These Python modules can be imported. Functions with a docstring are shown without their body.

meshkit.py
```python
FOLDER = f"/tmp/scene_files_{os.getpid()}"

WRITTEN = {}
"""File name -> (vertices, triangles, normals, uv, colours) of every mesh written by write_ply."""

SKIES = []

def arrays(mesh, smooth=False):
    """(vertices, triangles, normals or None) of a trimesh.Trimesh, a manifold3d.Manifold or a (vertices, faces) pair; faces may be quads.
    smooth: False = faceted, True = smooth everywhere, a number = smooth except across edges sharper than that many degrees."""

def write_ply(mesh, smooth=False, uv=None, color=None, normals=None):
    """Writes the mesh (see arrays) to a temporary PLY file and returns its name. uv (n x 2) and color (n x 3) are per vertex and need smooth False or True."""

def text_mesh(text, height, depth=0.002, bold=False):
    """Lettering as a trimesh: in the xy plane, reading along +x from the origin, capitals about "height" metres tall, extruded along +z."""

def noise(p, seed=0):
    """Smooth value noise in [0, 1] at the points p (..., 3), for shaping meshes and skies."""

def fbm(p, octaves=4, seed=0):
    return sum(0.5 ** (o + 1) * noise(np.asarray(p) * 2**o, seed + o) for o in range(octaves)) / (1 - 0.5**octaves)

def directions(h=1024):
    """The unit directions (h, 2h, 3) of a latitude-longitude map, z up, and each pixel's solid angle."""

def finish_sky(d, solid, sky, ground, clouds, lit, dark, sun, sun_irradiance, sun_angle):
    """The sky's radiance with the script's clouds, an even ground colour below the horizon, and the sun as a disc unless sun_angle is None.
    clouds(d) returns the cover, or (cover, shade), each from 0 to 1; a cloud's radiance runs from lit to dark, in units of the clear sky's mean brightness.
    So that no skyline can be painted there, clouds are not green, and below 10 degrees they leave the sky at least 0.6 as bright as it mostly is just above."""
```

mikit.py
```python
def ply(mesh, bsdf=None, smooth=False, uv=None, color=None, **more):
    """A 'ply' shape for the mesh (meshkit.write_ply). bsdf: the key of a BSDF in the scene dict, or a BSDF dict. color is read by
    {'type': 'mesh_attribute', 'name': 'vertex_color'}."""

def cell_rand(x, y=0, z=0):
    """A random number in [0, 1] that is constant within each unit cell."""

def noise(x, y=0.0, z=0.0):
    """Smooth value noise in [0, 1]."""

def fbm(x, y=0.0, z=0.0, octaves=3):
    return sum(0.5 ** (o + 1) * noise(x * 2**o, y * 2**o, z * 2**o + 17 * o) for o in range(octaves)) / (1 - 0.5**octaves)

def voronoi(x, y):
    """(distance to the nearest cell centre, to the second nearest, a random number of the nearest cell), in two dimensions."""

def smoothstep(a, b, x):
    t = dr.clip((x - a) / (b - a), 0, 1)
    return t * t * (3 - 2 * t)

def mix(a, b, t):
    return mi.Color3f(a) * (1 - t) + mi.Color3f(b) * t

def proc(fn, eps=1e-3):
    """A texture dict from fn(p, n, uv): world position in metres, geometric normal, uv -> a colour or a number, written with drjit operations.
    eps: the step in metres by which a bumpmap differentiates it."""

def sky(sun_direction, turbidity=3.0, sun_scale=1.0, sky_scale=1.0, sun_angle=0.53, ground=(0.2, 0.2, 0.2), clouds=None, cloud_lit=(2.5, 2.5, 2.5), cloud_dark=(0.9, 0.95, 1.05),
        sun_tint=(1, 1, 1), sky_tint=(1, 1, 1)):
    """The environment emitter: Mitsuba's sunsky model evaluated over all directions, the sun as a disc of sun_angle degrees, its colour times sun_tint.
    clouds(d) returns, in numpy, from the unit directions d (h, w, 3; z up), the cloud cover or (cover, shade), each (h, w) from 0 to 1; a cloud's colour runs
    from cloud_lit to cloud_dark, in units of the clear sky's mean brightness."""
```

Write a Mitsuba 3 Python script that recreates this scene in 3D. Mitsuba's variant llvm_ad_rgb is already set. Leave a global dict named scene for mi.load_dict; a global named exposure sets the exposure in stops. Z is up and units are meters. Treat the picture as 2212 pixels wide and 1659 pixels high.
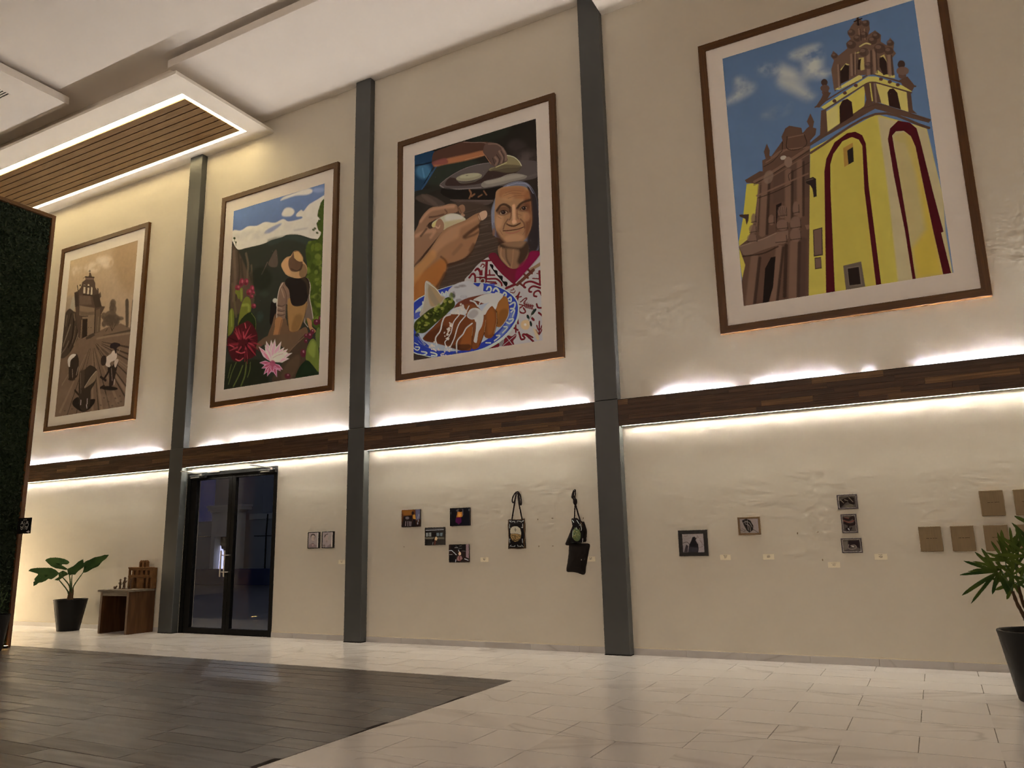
import math
import random

import numpy as np
import trimesh
import drjit as dr
import mitsuba as mi
import manifold3d
import shapely.geometry as sg
import meshkit
import mikit
from mikit import noise, fbm, voronoi, cell_rand, smoothstep, mix

T = mi.ScalarTransform4f
scene, labels = {}, {}

# ------------------------------------------------------------------ camera, exposure, sky, lamp strengths
CAM = np.array([0.0, -8.4679, 1.2])
FWD = np.array([-0.46053151, 0.86382386, 0.20425245])
UP = np.array([0.115303, -0.16994006, 0.97868565])
scene["camera"] = {"type": "perspective", "fov": math.degrees(2 * math.atan(1106.0 / 1671.916)), "fov_axis": "x", "near_clip": 0.05, "far_clip": 200.0,
                   "to_world": T().look_at(origin=CAM.tolist(), target=(CAM + FWD).tolist(), up=UP.tolist())}
exposure = 3.5
K = 2.0 ** -exposure                       # the lamps below are given in units of the picture's white
scene["night_sky"] = {"type": "constant", "radiance": {"type": "rgb", "value": [0.0035 * K, 0.0080 * K, 0.0360 * K]}}
COOL_UP = np.array([1.0, 0.93, 0.88]) * K
COOL = np.array([1.0, 0.925, 0.78]) * K       # the LED strips in the timber bands
WARM = np.array([1.0, 0.79, 0.42]) * K       # the LED slots of the ceiling trays
STRIP_UP = 620.0
STRIP_DOWN = 250.0
SLOT = 24.0
FILL_GLOBE = np.array([1.0, 0.85, 0.77]) * 29.0 * K   # added globe lamps out of view, fill light for the hall
LOBBY = np.array([1.0, 0.77, 0.48]) * 30.0 * K  # lamp in the lobby behind the green wall
UPLIGHT = np.array([1.0, 0.58, 0.20]) * 20.0 * K
HOUSE = np.array([0.55, 0.58, 1.0]) * 1.3 * K
scene["yard_fill_light"] = {"type": "point", "position": [-15.0, 6.0, 7.0], "intensity": {"type": "rgb", "value": [22.0 * K, 23.0 * K, 25.0 * K]}}  # added point light out of view, brightens the house outside


# ------------------------------------------------------------------ helpers
def put(key, mesh, bsdf, smooth=False, **more):
    """one entry of the scene; a taken key gets the next three-digit number"""
    k, n = key, 0
    while k in scene or (k in labels and "__" not in key and n == 0 and k in USED):
        n += 1
        k = "%s_%03d" % (key, n)
    scene[k] = mikit.ply(mesh, bsdf, smooth=smooth, **more)
    return k


USED = set()


def thing(name, label=None, category=None, group=None, kind=None):
    """reserves the key of a thing whose parts follow"""
    k, n = name, 0
    while k in USED or k in scene:
        n += 1
        k = "%s_%03d" % (name, n)
    USED.add(k)
    d = {}
    if label:
        d["label"] = label
    if category:
        d["category"] = category
    if group:
        d["group"] = group
    if kind:
        d["kind"] = kind
    labels[k] = d
    return k


def part(parent, name, mesh, bsdf, smooth=False, label=None, kind=None, **more):
    k = put(parent + "__" + name, mesh, bsdf, smooth, **more)
    if label or kind:
        labels[k] = {}
        if label:
            labels[k]["label"] = label
        if kind:
            labels[k]["kind"] = kind
    return k


def single(name, mesh, bsdf, smooth=False, label=None, category=None, group=None, kind=None, **more):
    k = thing(name, label, category, group, kind)
    scene[k] = mikit.ply(mesh, bsdf, smooth=smooth, **more)
    return k


def box(x0, x1, y0, y1, z0, z1, b=0.0):
    """a box, its edges chamfered by b"""
    if b <= 0:
        m = trimesh.creation.box((x1 - x0, y1 - y0, z1 - z0))
        m.apply_translation(((x0 + x1) / 2, (y0 + y1) / 2, (z0 + z1) / 2))
        return m
    p = []
    for sx in (0, 1):
        for sy in (0, 1):
            for sz in (0, 1):
                c = np.array([x1 if sx else x0, y1 if sy else y0, z1 if sz else z0], float)
                s = np.array([-1 if sx else 1, -1 if sy else 1, -1 if sz else 1]) * b
                for k in range(3):
                    q = c + s
                    q[k] = c[k]
                    p.append(q)
    return trimesh.convex.convex_hull(np.array(p))


def join(*m):
    return trimesh.util.concatenate([q for q in m if q is not None])


def sweep(pts, r, n=8):
    """a round tube along points, radius r (one or per point), closed ends"""
    p = np.asarray(pts, float)
    r = np.broadcast_to(np.asarray(r, float), (len(p),))
    t = np.gradient(p, axis=0)
    t /= np.linalg.norm(t, axis=1, keepdims=True) + 1e-12
    a = np.cross(t, [0.31, 0.22, 0.92] if abs(t[0, 2]) < 0.9 else [1.0, 0.2, 0.1])
    a /= np.linalg.norm(a, axis=1, keepdims=True)
    b = np.cross(t, a)
    g = np.arange(n) * 2 * np.pi / n
    v = p[:, None] + r[:, None, None] * (np.cos(g)[None, :, None] * a[:, None] + np.sin(g)[None, :, None] * b[:, None])
    v = np.vstack([v.reshape(-1, 3), p[0], p[-1]])
    f = []
    for i in range(len(p) - 1):
        for j in range(n):
            k = (j + 1) % n
            f += [[i * n + j, i * n + k, (i + 1) * n + k], [i * n + j, (i + 1) * n + k, (i + 1) * n + j]]
    e0, e1, L = len(v) - 2, len(v) - 1, (len(p) - 1) * n
    for j in range(n):
        k = (j + 1) % n
        f += [[e0, k, j], [e1, L + j, L + k]]
    m = trimesh.Trimesh(v, f, process=False)
    m.fix_normals()
    return m


def ribbon(pts, width, thick, normal=(0, -1, 0)):
    """a flat strap of rectangular section along points, lying across 'normal'"""
    p = np.asarray(pts, float)
    t = np.gradient(p, axis=0)
    t /= np.linalg.norm(t, axis=1, keepdims=True) + 1e-12
    nn = np.asarray(normal, float)
    s = np.cross(t, nn)
    s /= np.linalg.norm(s, axis=1, keepdims=True) + 1e-12
    w = np.broadcast_to(np.asarray(width, float), (len(p),))[:, None] / 2
    o = nn * thick / 2
    ring = np.stack([p - s * w - o, p + s * w - o, p + s * w + o, p - s * w + o], 1)
    v = ring.reshape(-1, 3)
    f = []
    for i in range(len(p) - 1):
        for j in range(4):
            k = (j + 1) % 4
            f += [[i * 4 + j, i * 4 + k, (i + 1) * 4 + k], [i * 4 + j, (i + 1) * 4 + k, (i + 1) * 4 + j]]
    L = (len(p) - 1) * 4
    f += [[0, 2, 1], [0, 3, 2], [L, L + 1, L + 2], [L, L + 2, L + 3]]
    m = trimesh.Trimesh(v, f, process=False)
    m.fix_normals()
    return m


def prism_xz(poly, y0, y1):
    """a polygon (or shapely shape) in x, z extruded from y0 to y1"""
    g = poly if hasattr(poly, "geom_type") else sg.Polygon(poly)
    m = trimesh.creation.extrude_polygon(g, y1 - y0, engine="earcut")
    v = m.vertices
    return trimesh.Trimesh(np.stack([v[:, 0], v[:, 2] + y0, v[:, 1]], 1), m.faces[:, ::-1], process=False)


def lathe(profile, n=48, at=(0, 0, 0)):
    m = trimesh.creation.revolve(np.asarray(profile, float), sections=n)
    m.apply_translation(at)
    return m


def ball(c, r, s=(1, 1, 1), sub=2):
    m = trimesh.creation.icosphere(subdivisions=sub, radius=r)
    m.apply_scale(s)
    m.apply_translation(c)
    return m


# ------------------------------------------------------------------ materials
def rgb(c):
    return {"type": "rgb", "value": [float(v) for v in c]}


def flat(key, c, rough=0.6, spec=0.5, metallic=0.0, two=False, **more):
    d = {"type": "principled", "base_color": rgb(c) if not isinstance(c, dict) else c, "roughness": rough, "specular": spec, "metallic": metallic, **more}
    scene[key] = {"type": "twosided", "bsdf": d} if two else d


def lamp(c):
    return {"type": "area", "radiance": rgb(c)}


def wall_colour(p, n, uv):
    m = fbm(p.x * 1.3 + 5, p.z * 1.1 + 3, p.y * 1.3, 3)
    g = fbm(p.x * 22, p.z * 22, p.y * 22, 2)
    return mi.Color3f(0.615, 0.575, 0.49) * (0.965 + 0.06 * m + 0.02 * g)


def wall_relief(p, n, uv):
    return fbm(p.x * 46, p.z * 46, p.y * 46, 2) * 0.8 + 0.7 * noise(p.x * 12 + 9, p.z * 17, p.y * 12)


scene["m_wall"] = {"type": "bumpmap", "arbitrary": mikit.proc(wall_relief, eps=0.004), "scale": 0.0042,
                   "bsdf": {"type": "principled", "base_color": mikit.proc(wall_colour), "roughness": 0.62, "specular": 0.35}}
flat("m_ceiling", (0.66, 0.615, 0.56), 0.8, 0.2)
flat("m_tray", (0.70, 0.655, 0.58), 0.75, 0.25)


def steel_colour(p, n, uv):
    return mi.Color3f(0.052, 0.056, 0.056) * (0.85 + 0.3 * fbm(p.x * 3, p.y * 3, p.z * 1.2, 3))


flat("m_column", mikit.proc(steel_colour), 0.42, 0.5)


def grain(base, dark, sx, sz, amp=1.0, vertical=False, seed=0.0):
    """wood with its fibres along x (or z), in world metres"""
    b, d = mi.Color3f(*base), mi.Color3f(*dark)

    def fn(p, n, uv):
        a, c = (p.z, p.x) if vertical else (p.x, p.z)
        r = cell_rand(dr.floor(a * 0.7 + seed), seed)
        g = fbm(a * sx + seed + r, c * sz + p.y * sz * 0.6, seed, 3)
        k = smoothstep(0.25, 0.75, g)
        return (b * (1 - k * amp) + d * (k * amp)) * (0.9 + 0.2 * noise(a * 1.5 + seed, c * 9))
    return mikit.proc(fn)


STAVES = []
for i, (b, d) in enumerate([((0.075, 0.034, 0.014), (0.040, 0.017, 0.007)), ((0.110, 0.054, 0.020), (0.060, 0.026, 0.010)), ((0.056, 0.026, 0.012), (0.030, 0.013, 0.006)), ((0.155, 0.080, 0.028), (0.080, 0.038, 0.014)), ((0.068, 0.030, 0.013), (0.036, 0.016, 0.007))]):
    flat("m_stave_%d" % i, grain(b, d, 3.0, 90.0, 0.9, seed=3.7 * i), 0.5, 0.4)
    STAVES.append("m_stave_%d" % i)
flat("m_rail_across", grain((0.105, 0.045, 0.012), (0.060, 0.024, 0.006), 4.0, 120.0, 0.8, seed=1.3), 0.35, 0.3)
flat("m_rail_upright", grain((0.105, 0.045, 0.012), (0.060, 0.024, 0.006), 4.0, 120.0, 0.8, True, seed=2.3), 0.35, 0.3)
flat("m_band_lining", (0.52, 0.50, 0.48), 0.5, 0.5)
flat("m_soffit", (0.09, 0.085, 0.085), 0.6, 0.3)
flat("m_aluminium", (0.62, 0.61, 0.60), 0.35, 0.5, 0.9)
flat("m_black_metal", (0.004, 0.004, 0.004), 0.45, 0.15)
flat("m_chrome", (0.72, 0.70, 0.67), 0.22, 0.5, 1.0)
flat("m_mat", (0.82, 0.785, 0.75), 0.85, 0.2)
flat("m_black_paint", (0.009, 0.008, 0.008), 0.4, 0.4)
flat("m_brown_frame", (0.17, 0.105, 0.05), 0.5, 0.4)
flat("m_violet_frame", (0.075, 0.062, 0.066), 0.5, 0.4)
flat("m_canvas_edge", (0.04, 0.032, 0.028), 0.8, 0.2)
flat("m_card", (0.82, 0.76, 0.60), 0.8, 0.2)
flat("m_ink", (0.22, 0.19, 0.15), 0.8, 0.2)
flat("m_sign_ink", (0.42, 0.41, 0.39), 0.7, 0.3)
flat("m_board_ink", (0.085, 0.055, 0.03), 0.8, 0.2)


def board_colour(p, n, uv):
    g = fbm(p.x * 160, p.z * 9, p.y * 160, 2)
    return mi.Color3f(0.215, 0.160, 0.095) * (0.86 + 0.2 * g + 0.12 * fbm(p.x * 14, p.z * 14, 2.0, 2))


flat("m_cardboard", mikit.proc(board_colour), 0.85, 0.15)
scene["m_print"] = {"type": "principled", "base_color": {"type": "mesh_attribute", "name": "vertex_color"}, "roughness": 0.65, "specular": 0.1}
scene["m_canvas_print"] = {"type": "principled", "base_color": {"type": "mesh_attribute", "name": "vertex_color"}, "roughness": 0.75, "specular": 0.1}


def marble(kind):
    def fn(p, n, uv):
        if kind == "floor":
            row = dr.floor((p.y + 0.7225) / 0.4175)
            odd = row - 2 * dr.floor(row / 2)
            col = dr.floor((p.x - 0.18 + odd * 0.415) / 0.83)
            u, v = p.x, p.y
        else:
            row, col = mi.Float(3), dr.floor(p.x / 0.62)
            u, v = p.x, p.z
        a, b = cell_rand(row, col, 1), cell_rand(row, col, 2)
        flip = dr.select(cell_rand(row, col, 4) > 0.4, 1.0, -1.0)
        s = u * 0.80 + flip * v * 1.05 + a * 9
        t = v * 0.95 - flip * u * 0.42 + b * 9
        warp = fbm(s * 1.3, t * 1.3, a * 5, 3)
        line = dr.abs(fbm(s * 0.55 + warp * 0.35, t * 2.6 + warp * 1.1, b * 7, 3) - 0.5)
        place = smoothstep(0.46, 0.66, noise(s * 1.1, t * 2.2, a * 3 + 4))
        vein = (1 - smoothstep(0.0, 0.022, line)) * place
        cloud = (1 - smoothstep(0.0, 0.085, line)) * smoothstep(0.40, 0.62, noise(s * 1.0 + 7, t * 2.0, b * 3 + 2)) * (0.55 + 0.45 * fbm(s * 5, t * 9, 1.0, 2))
        base = mi.Color3f(0.54, 0.518, 0.50) * (0.97 + 0.06 * cell_rand(row, col, 3))
        if kind != "floor":
            base = base * 0.92
        return mix(mix(base, (0.44, 0.415, 0.395), cloud * 0.75), (0.34, 0.32, 0.30), vein * 0.45)
    return mikit.proc(fn)


flat("m_marble", marble("floor"), 0.15, 0.6)
flat("m_skirting", marble("skirting"), 0.28, 0.5)
flat("m_grout", (0.20, 0.185, 0.165), 0.9, 0.1)
flat("m_dark_grout", (0.018, 0.014, 0.012), 0.9, 0.1)
flat("m_mortar", (0.66, 0.60, 0.47), 0.9, 0.1)
PLANKS = []
for i, (b, d) in enumerate([((0.044, 0.031, 0.025), (0.030, 0.021, 0.017)), ((0.050, 0.037, 0.030), (0.036, 0.026, 0.021)), ((0.040, 0.029, 0.024), (0.027, 0.020, 0.017)), ((0.047, 0.033, 0.026), (0.033, 0.023, 0.018))]):
    flat("m_plank_%d" % i, grain(b, d, 2.0, 30.0, 0.8, seed=1.9 * i), (0.36, 0.32, 0.40, 0.34)[i], 0.5)
    PLANKS.append("m_plank_%d" % i)
flat("m_cladding", grain((0.140, 0.076, 0.027), (0.110, 0.058, 0.020), 2.0, 40.0, 0.6, seed=7.0), 0.45, 0.4)
flat("m_cladding_pale", grain((0.152, 0.084, 0.031), (0.120, 0.064, 0.023), 2.0, 40.0, 0.6, seed=9.0), 0.45, 0.4)
flat("m_groove", (0.022, 0.011, 0.005), 0.8, 0.1)
scene["m_glass"] = {"type": "thindielectric", "int_ior": 1.5}
flat("m_pot", (0.004, 0.004, 0.0045), 0.42, 0.22)
flat("m_soil", (0.035, 0.024, 0.016), 0.95, 0.1)


def leaf_colour(p, n, uv):
    v = fbm(p.x * 9, p.y * 9, p.z * 9, 3)
    return mix((0.020, 0.042, 0.018), (0.046, 0.080, 0.026), v)


def palm_colour(p, n, uv):
    v = fbm(p.x * 5, p.y * 5, p.z * 5, 2)
    return mix((0.022, 0.046, 0.014), (0.070, 0.100, 0.020), smoothstep(0.3, 0.7, v))


scene["m_leaf"] = {"type": "principledthin", "base_color": mikit.proc(leaf_colour), "roughness": 0.42, "diff_trans": 0.55}
scene["m_palm"] = {"type": "principledthin", "base_color": mikit.proc(palm_colour), "roughness": 0.4, "diff_trans": 0.5}
flat("m_stem", (0.035, 0.07, 0.018), 0.5, 0.4)
flat("m_cane", (0.055, 0.032, 0.018), 0.9, 0.1)
flat("m_trunk", (0.085, 0.050, 0.026), 0.9, 0.1)
flat("m_hedge", (0.010, 0.020, 0.008), 0.7, 0.3, two=True)
flat("m_hedge_pale", (0.020, 0.034, 0.012), 0.7, 0.3, two=True)
flat("m_hedge_frame", grain((0.120, 0.052, 0.018), (0.070, 0.028, 0.010), 3.0, 60.0, 0.8, True, seed=5.0), 0.5, 0.4)
flat("m_table_wood", grain((0.085, 0.038, 0.013), (0.050, 0.021, 0.007), 3.0, 50.0, 0.8, True, seed=6.0), 0.45, 0.4)
flat("m_table_top", grain((0.15, 0.12, 0.085), (0.09, 0.07, 0.05), 2.0, 40.0, 0.9, seed=8.0), 0.7, 0.3)


def clay_colour(p, n, uv):
    return mix((0.20, 0.105, 0.045), (0.12, 0.060, 0.026), fbm(p.x * 18, p.y * 18, p.z * 18, 3))


flat("m_clay", mikit.proc(clay_colour), 0.9, 0.1)
flat("m_figure", (0.10, 0.062, 0.038), 0.85, 0.2)


def cloth_relief(p, n, uv):
    return fbm(p.x * 30, p.z * 24, p.y * 30, 3)


scene["m_bag_cloth"] = {"type": "bumpmap", "arbitrary": mikit.proc(cloth_relief, eps=0.003), "scale": 0.006, "bsdf": {"type": "principled", "base_color": rgb((0.012, 0.009, 0.008)), "roughness": 0.9, "specular": 0.2}}
flat("m_strap", (0.013, 0.009, 0.010), 0.85, 0.2)
flat("m_piping", (0.085, 0.055, 0.028), 0.85, 0.2)
flat("m_thread", (0.45, 0.42, 0.36), 0.8, 0.2)
flat("m_house", (0.30, 0.31, 0.30), 0.9, 0.1)
flat("m_house_pale", (0.48, 0.48, 0.42), 0.9, 0.1)
flat("m_yard_wall", (0.035, 0.045, 0.10), 0.8, 0.2)
flat("m_yard", (0.05, 0.05, 0.055), 0.6, 0.3)
flat("m_dark_void", (0.008, 0.008, 0.012), 0.8, 0.1)
flat("m_white_plate", (0.62, 0.60, 0.58), 0.4, 0.5)


# ------------------------------------------------------------------ the painter of flat prints
def srgb_lin(v):
    c = np.array(v, float) / 255.0
    return np.where(c <= 0.04045, c / 12.92, ((c + 0.055) / 1.055) ** 2.4)


def curve(p, closed, steps=6):
    """a smooth curve through the points, its tangents kept short so that it does not overshoot"""
    p = np.asarray(p, float)
    n = len(p)
    nxt = np.roll(p, -1, 0) if closed else np.vstack([p[1:], p[-1:]])
    prv = np.roll(p, 1, 0) if closed else np.vstack([p[:1], p[:-1]])
    d = nxt - prv
    d /= np.linalg.norm(d, axis=1, keepdims=True) + 1e-9
    la, lb = np.linalg.norm(p - prv, axis=1), np.linalg.norm(nxt - p, axis=1)
    m = d * np.minimum(np.where(la > 0, la, lb), np.where(lb > 0, lb, la))[:, None]
    out = []
    for i in range(n if closed else n - 1):
        a, c, ma, mc = p[i], p[(i + 1) % n], m[i], m[(i + 1) % n]
        for k in range(steps):
            t = k / steps
            out.append((2 * t ** 3 - 3 * t * t + 1) * a + (t ** 3 - 2 * t * t + t) * ma + (3 * t * t - 2 * t ** 3) * c + (t ** 3 - t * t) * mc)
    if not closed:
        out.append(p[-1])
    return np.array(out)


def seg_dist(P, a, b):
    d = b - a
    t = np.clip(((P - a) @ d) / max(d @ d, 1e-9), 0, 1)
    return np.linalg.norm(P - (a + t[..., None] * d), axis=-1), t


def paint(spec, width, height, nx):
    """The colours of a flat print, one per vertex of a grid of nx columns over its own sheet (1000 units wide), from its list of brush shapes."""
    ny = max(2, int(round(nx * height / width)))
    gx, gy = np.meshgrid(np.linspace(0, 1000, nx), np.linspace(0, 1000 * height / width, ny))
    G = np.stack([gx, gy], -1)
    cell = 1000.0 / (nx - 1)
    C = np.zeros((ny, nx, 3))
    for line in spec.strip().split("\n"):
        f = line.split(",")
        if f[0] == "b":
            c = [srgb_lin(f[k:k + 3]) for k in (1, 4, 7, 10)]
            u, v = (gx / 1000)[..., None], (gy / gy.max())[..., None]
            C[:] = (c[0] * (1 - u) + c[1] * u) * (1 - v) + (c[3] * (1 - u) + c[2] * u) * v
            continue
        if f[0] == "n":
            amp, fx, fy = map(float, f[1:4])
            q = np.stack([gx * fx, gy * fy, gx * 0 + 3.3], -1)
            C *= (1 + amp * (meshkit.fbm(q, 3, 5) - 0.5) * 2)[..., None]
            continue
        pts = np.array(f[-1].split(), float).reshape(-1, 2)
        colour = srgb_lin(f[1:4])
        f = f[:2] + f[4:]
        soft = max(float(f[2]), cell * 0.9)
        if f[0] == "p":
            alpha = float(f[4])
            if f[3] == "1":
                pts = curve(pts, True, 4)
            pad = soft
        else:
            w0, alpha, w1 = float(f[3]), float(f[4]), float(f[5])
            if len(pts) > 2:
                pts = curve(pts, False, 5)
            pad = soft + max(w0, w1) / 2
        lo, hi = pts.min(0) - pad, pts.max(0) + pad
        i0, i1 = np.clip([int(lo[0] / cell), int(hi[0] / cell) + 2], 0, nx)
        j0, j1 = np.clip([int(lo[1] / cell), int(hi[1] / cell) + 2], 0, ny)
        if i1 <= i0 or j1 <= j0:
            continue
        P = G[j0:j1, i0:i1]
        if f[0] == "p":
            d = np.full(P.shape[:2], 1e9)
            inside = np.zeros(P.shape[:2], bool)
            n = len(pts)
            for k in range(n):
                a, b = pts[k], pts[(k + 1) % n]
                d = np.minimum(d, seg_dist(P, a, b)[0])
                if a[1] != b[1]:
                    cross = (a[1] > P[..., 1]) != (b[1] > P[..., 1])
                    inside ^= cross & (P[..., 0] < (b[0] - a[0]) * (P[..., 1] - a[1]) / (b[1] - a[1]) + a[0])
            sd = np.where(inside, d, -d)
            m = np.clip(sd / soft + 0.5, 0, 1)
        else:
            m = np.zeros(P.shape[:2])
            n = len(pts) - 1
            for k in range(n):
                d, t = seg_dist(P, pts[k], pts[k + 1])
                w = w0 + (w1 - w0) * (k + t) / n
                full = np.minimum(w / cell, 1.0)
                m = np.maximum(m, np.clip((np.maximum(w, cell) / 2 - d) / soft + 0.5, 0, 1) * full)
        m = m * m * (3 - 2 * m) * alpha
        if f[0] == "p" and f[5] == "1":
            q = np.stack([P[..., 0] / 70, P[..., 1] / 70, P[..., 0] * 0 + pts[0, 0]], -1)
            m = m * np.clip(meshkit.fbm(q, 4, 2) * 2.6 - 0.5, 0, 1)
        C[j0:j1, i0:i1] += (colour - C[j0:j1, i0:i1]) * m[..., None]
    return C, nx, ny


# ------------------------------------------------------------------ the room
X0, X1, YF, ZC = -19.0, 5.0, -14.0, 8.42
DX0, DX1, DZ = -10.40, -8.47, 2.43          # door opening
ZP, ZT = 8.213, 7.95                        # undersides of the ceiling panels and of the trays
hole = sg.box(X0, 0, X1, ZC).difference(sg.box(DX0, -0.1, DX1, DZ))
single("wall_back", prism_xz(hole, 0.0, 0.25), "m_wall", label="long cream roller-textured wall with the big paintings", kind="structure")
single("wall_left", box(X0 - 0.2, X0, YF, 0.25, 0, ZC), "m_wall", label="cream end wall of the hall", kind="structure")
single("wall_right", box(X1, X1 + 0.2, YF, 0.25, 0, ZC), "m_wall", label="cream end wall on the right of the hall", kind="structure")
single("wall_front", box(X0, X1, YF - 0.2, YF, 0, ZC), "m_wall", label="cream wall opposite the paintings", kind="structure")
ceil = thing("ceiling", "stepped white plaster ceiling with hung panels", kind="structure")
part(ceil, "slab", box(X0, X1, YF, 0.25, ZC, ZC + 0.2), "m_ceiling")
# hung plaster panels, each with its own edge, on narrower hangers
part(ceil, "panel", box(-9.21, X1, -1.80, 0.0, ZP, ZP + 0.13, 0.006), "m_ceiling")
part(ceil, "panel_spacer", box(-8.9, X1, -1.45, 0.0, ZP + 0.13, ZC), "m_ceiling")
part(ceil, "panel", box(X0, -11.36, -9.5, -1.93, ZP, ZP + 0.13, 0.006), "m_ceiling")
part(ceil, "panel_spacer", box(X0, -11.75, -9.2, -2.3, ZP + 0.13, ZC), "m_ceiling")

# floor: base slab, marble tiles, dark plank tiles
FX, FY = -3.545, -1.925                     # corner of the dark floor
floor = thing("floor", "polished white marble tile floor with a dark plank field", kind="structure")
part(floor, "bed", box(X0, X1, YF, 0.25, -0.22, -0.0035), "m_grout")
part(floor, "plank_bed", box(X0, FX, YF, FY, -0.0036, -0.0030), "m_dark_grout")
RY, RX, J = 0.4175, 0.83, 0.0021
dark = sg.box(X0 - 1, YF - 1, FX + 0.004, FY + 0.004)


def tile(x0, x1, y0, y1, z, t, b=0.0012):
    """a floor tile with a chamfered upper edge (no underside)"""
    v = [(x0, y0, z - t), (x1, y0, z - t), (x1, y1, z - t), (x0, y1, z - t), (x0 + b, y0 + b, z), (x1 - b, y0 + b, z), (x1 - b, y1 - b, z), (x0 + b, y1 - b, z)]
    f = [(4, 5, 6), (4, 6, 7)]
    for a, c in ((0, 1), (1, 2), (2, 3), (3, 0)):
        f += [(a, c, c + 4), (a, c + 4, a + 4)]
    return trimesh.Trimesh(np.array(v, float), f, process=False)


rnd = random.Random(5)
far_tiles = []
for k in range(-2, 30):
    y1, y0 = -0.7225 - (k - 0) * RY + RY, -0.7225 - k * RY
    yy0, yy1 = max(y0, YF), min(y1, 0.0)
    if yy1 - yy0 < 0.02:
        continue
    off = 0.18 - (0.415 if (k % 2 == 0) else 0.0)
    for i in range(-24, 7):
        xx0, xx1 = max(off + i * RX, X0), min(off + (i + 1) * RX, X1)
        if xx1 - xx0 < 0.02:
            continue
        g = sg.box(xx0, yy0, xx1, yy1).difference(dark)
        if g.is_empty or g.area < 0.002:
            continue
        for q in getattr(g, "geoms", [g]):
            pieces = []
            a, b, c, d = q.bounds
            if abs(q.area - (c - a) * (d - b)) < 1e-6:
                pieces = [(a, c, b, d)]
            else:                          # an L-shaped tile at the corner: two rectangles
                pieces = [(a, c, max(b, FY), d), (max(a, FX), c, b, max(b, FY))]
            ms = [tile(x0 + J, x1 - J, yb + J, yt - J, rnd.uniform(-0.0003, 0.0003), 0.006) for x0, x1, yb, yt in pieces if x1 - x0 > 0.01 and yt - yb > 0.01]
            if not ms:
                continue
            if -15.5 < a and c < 3.2 and d > -6.3:
                part(floor, "tile", join(*ms), "m_marble")
            else:
                far_tiles += ms
part(floor, "tile_field", join(*far_tiles), "m_marble", kind="stuff")
PW, PL = 0.205, 0.92
far_planks = []
rows = int((FY - YF) / PW) + 1
near = []
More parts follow.
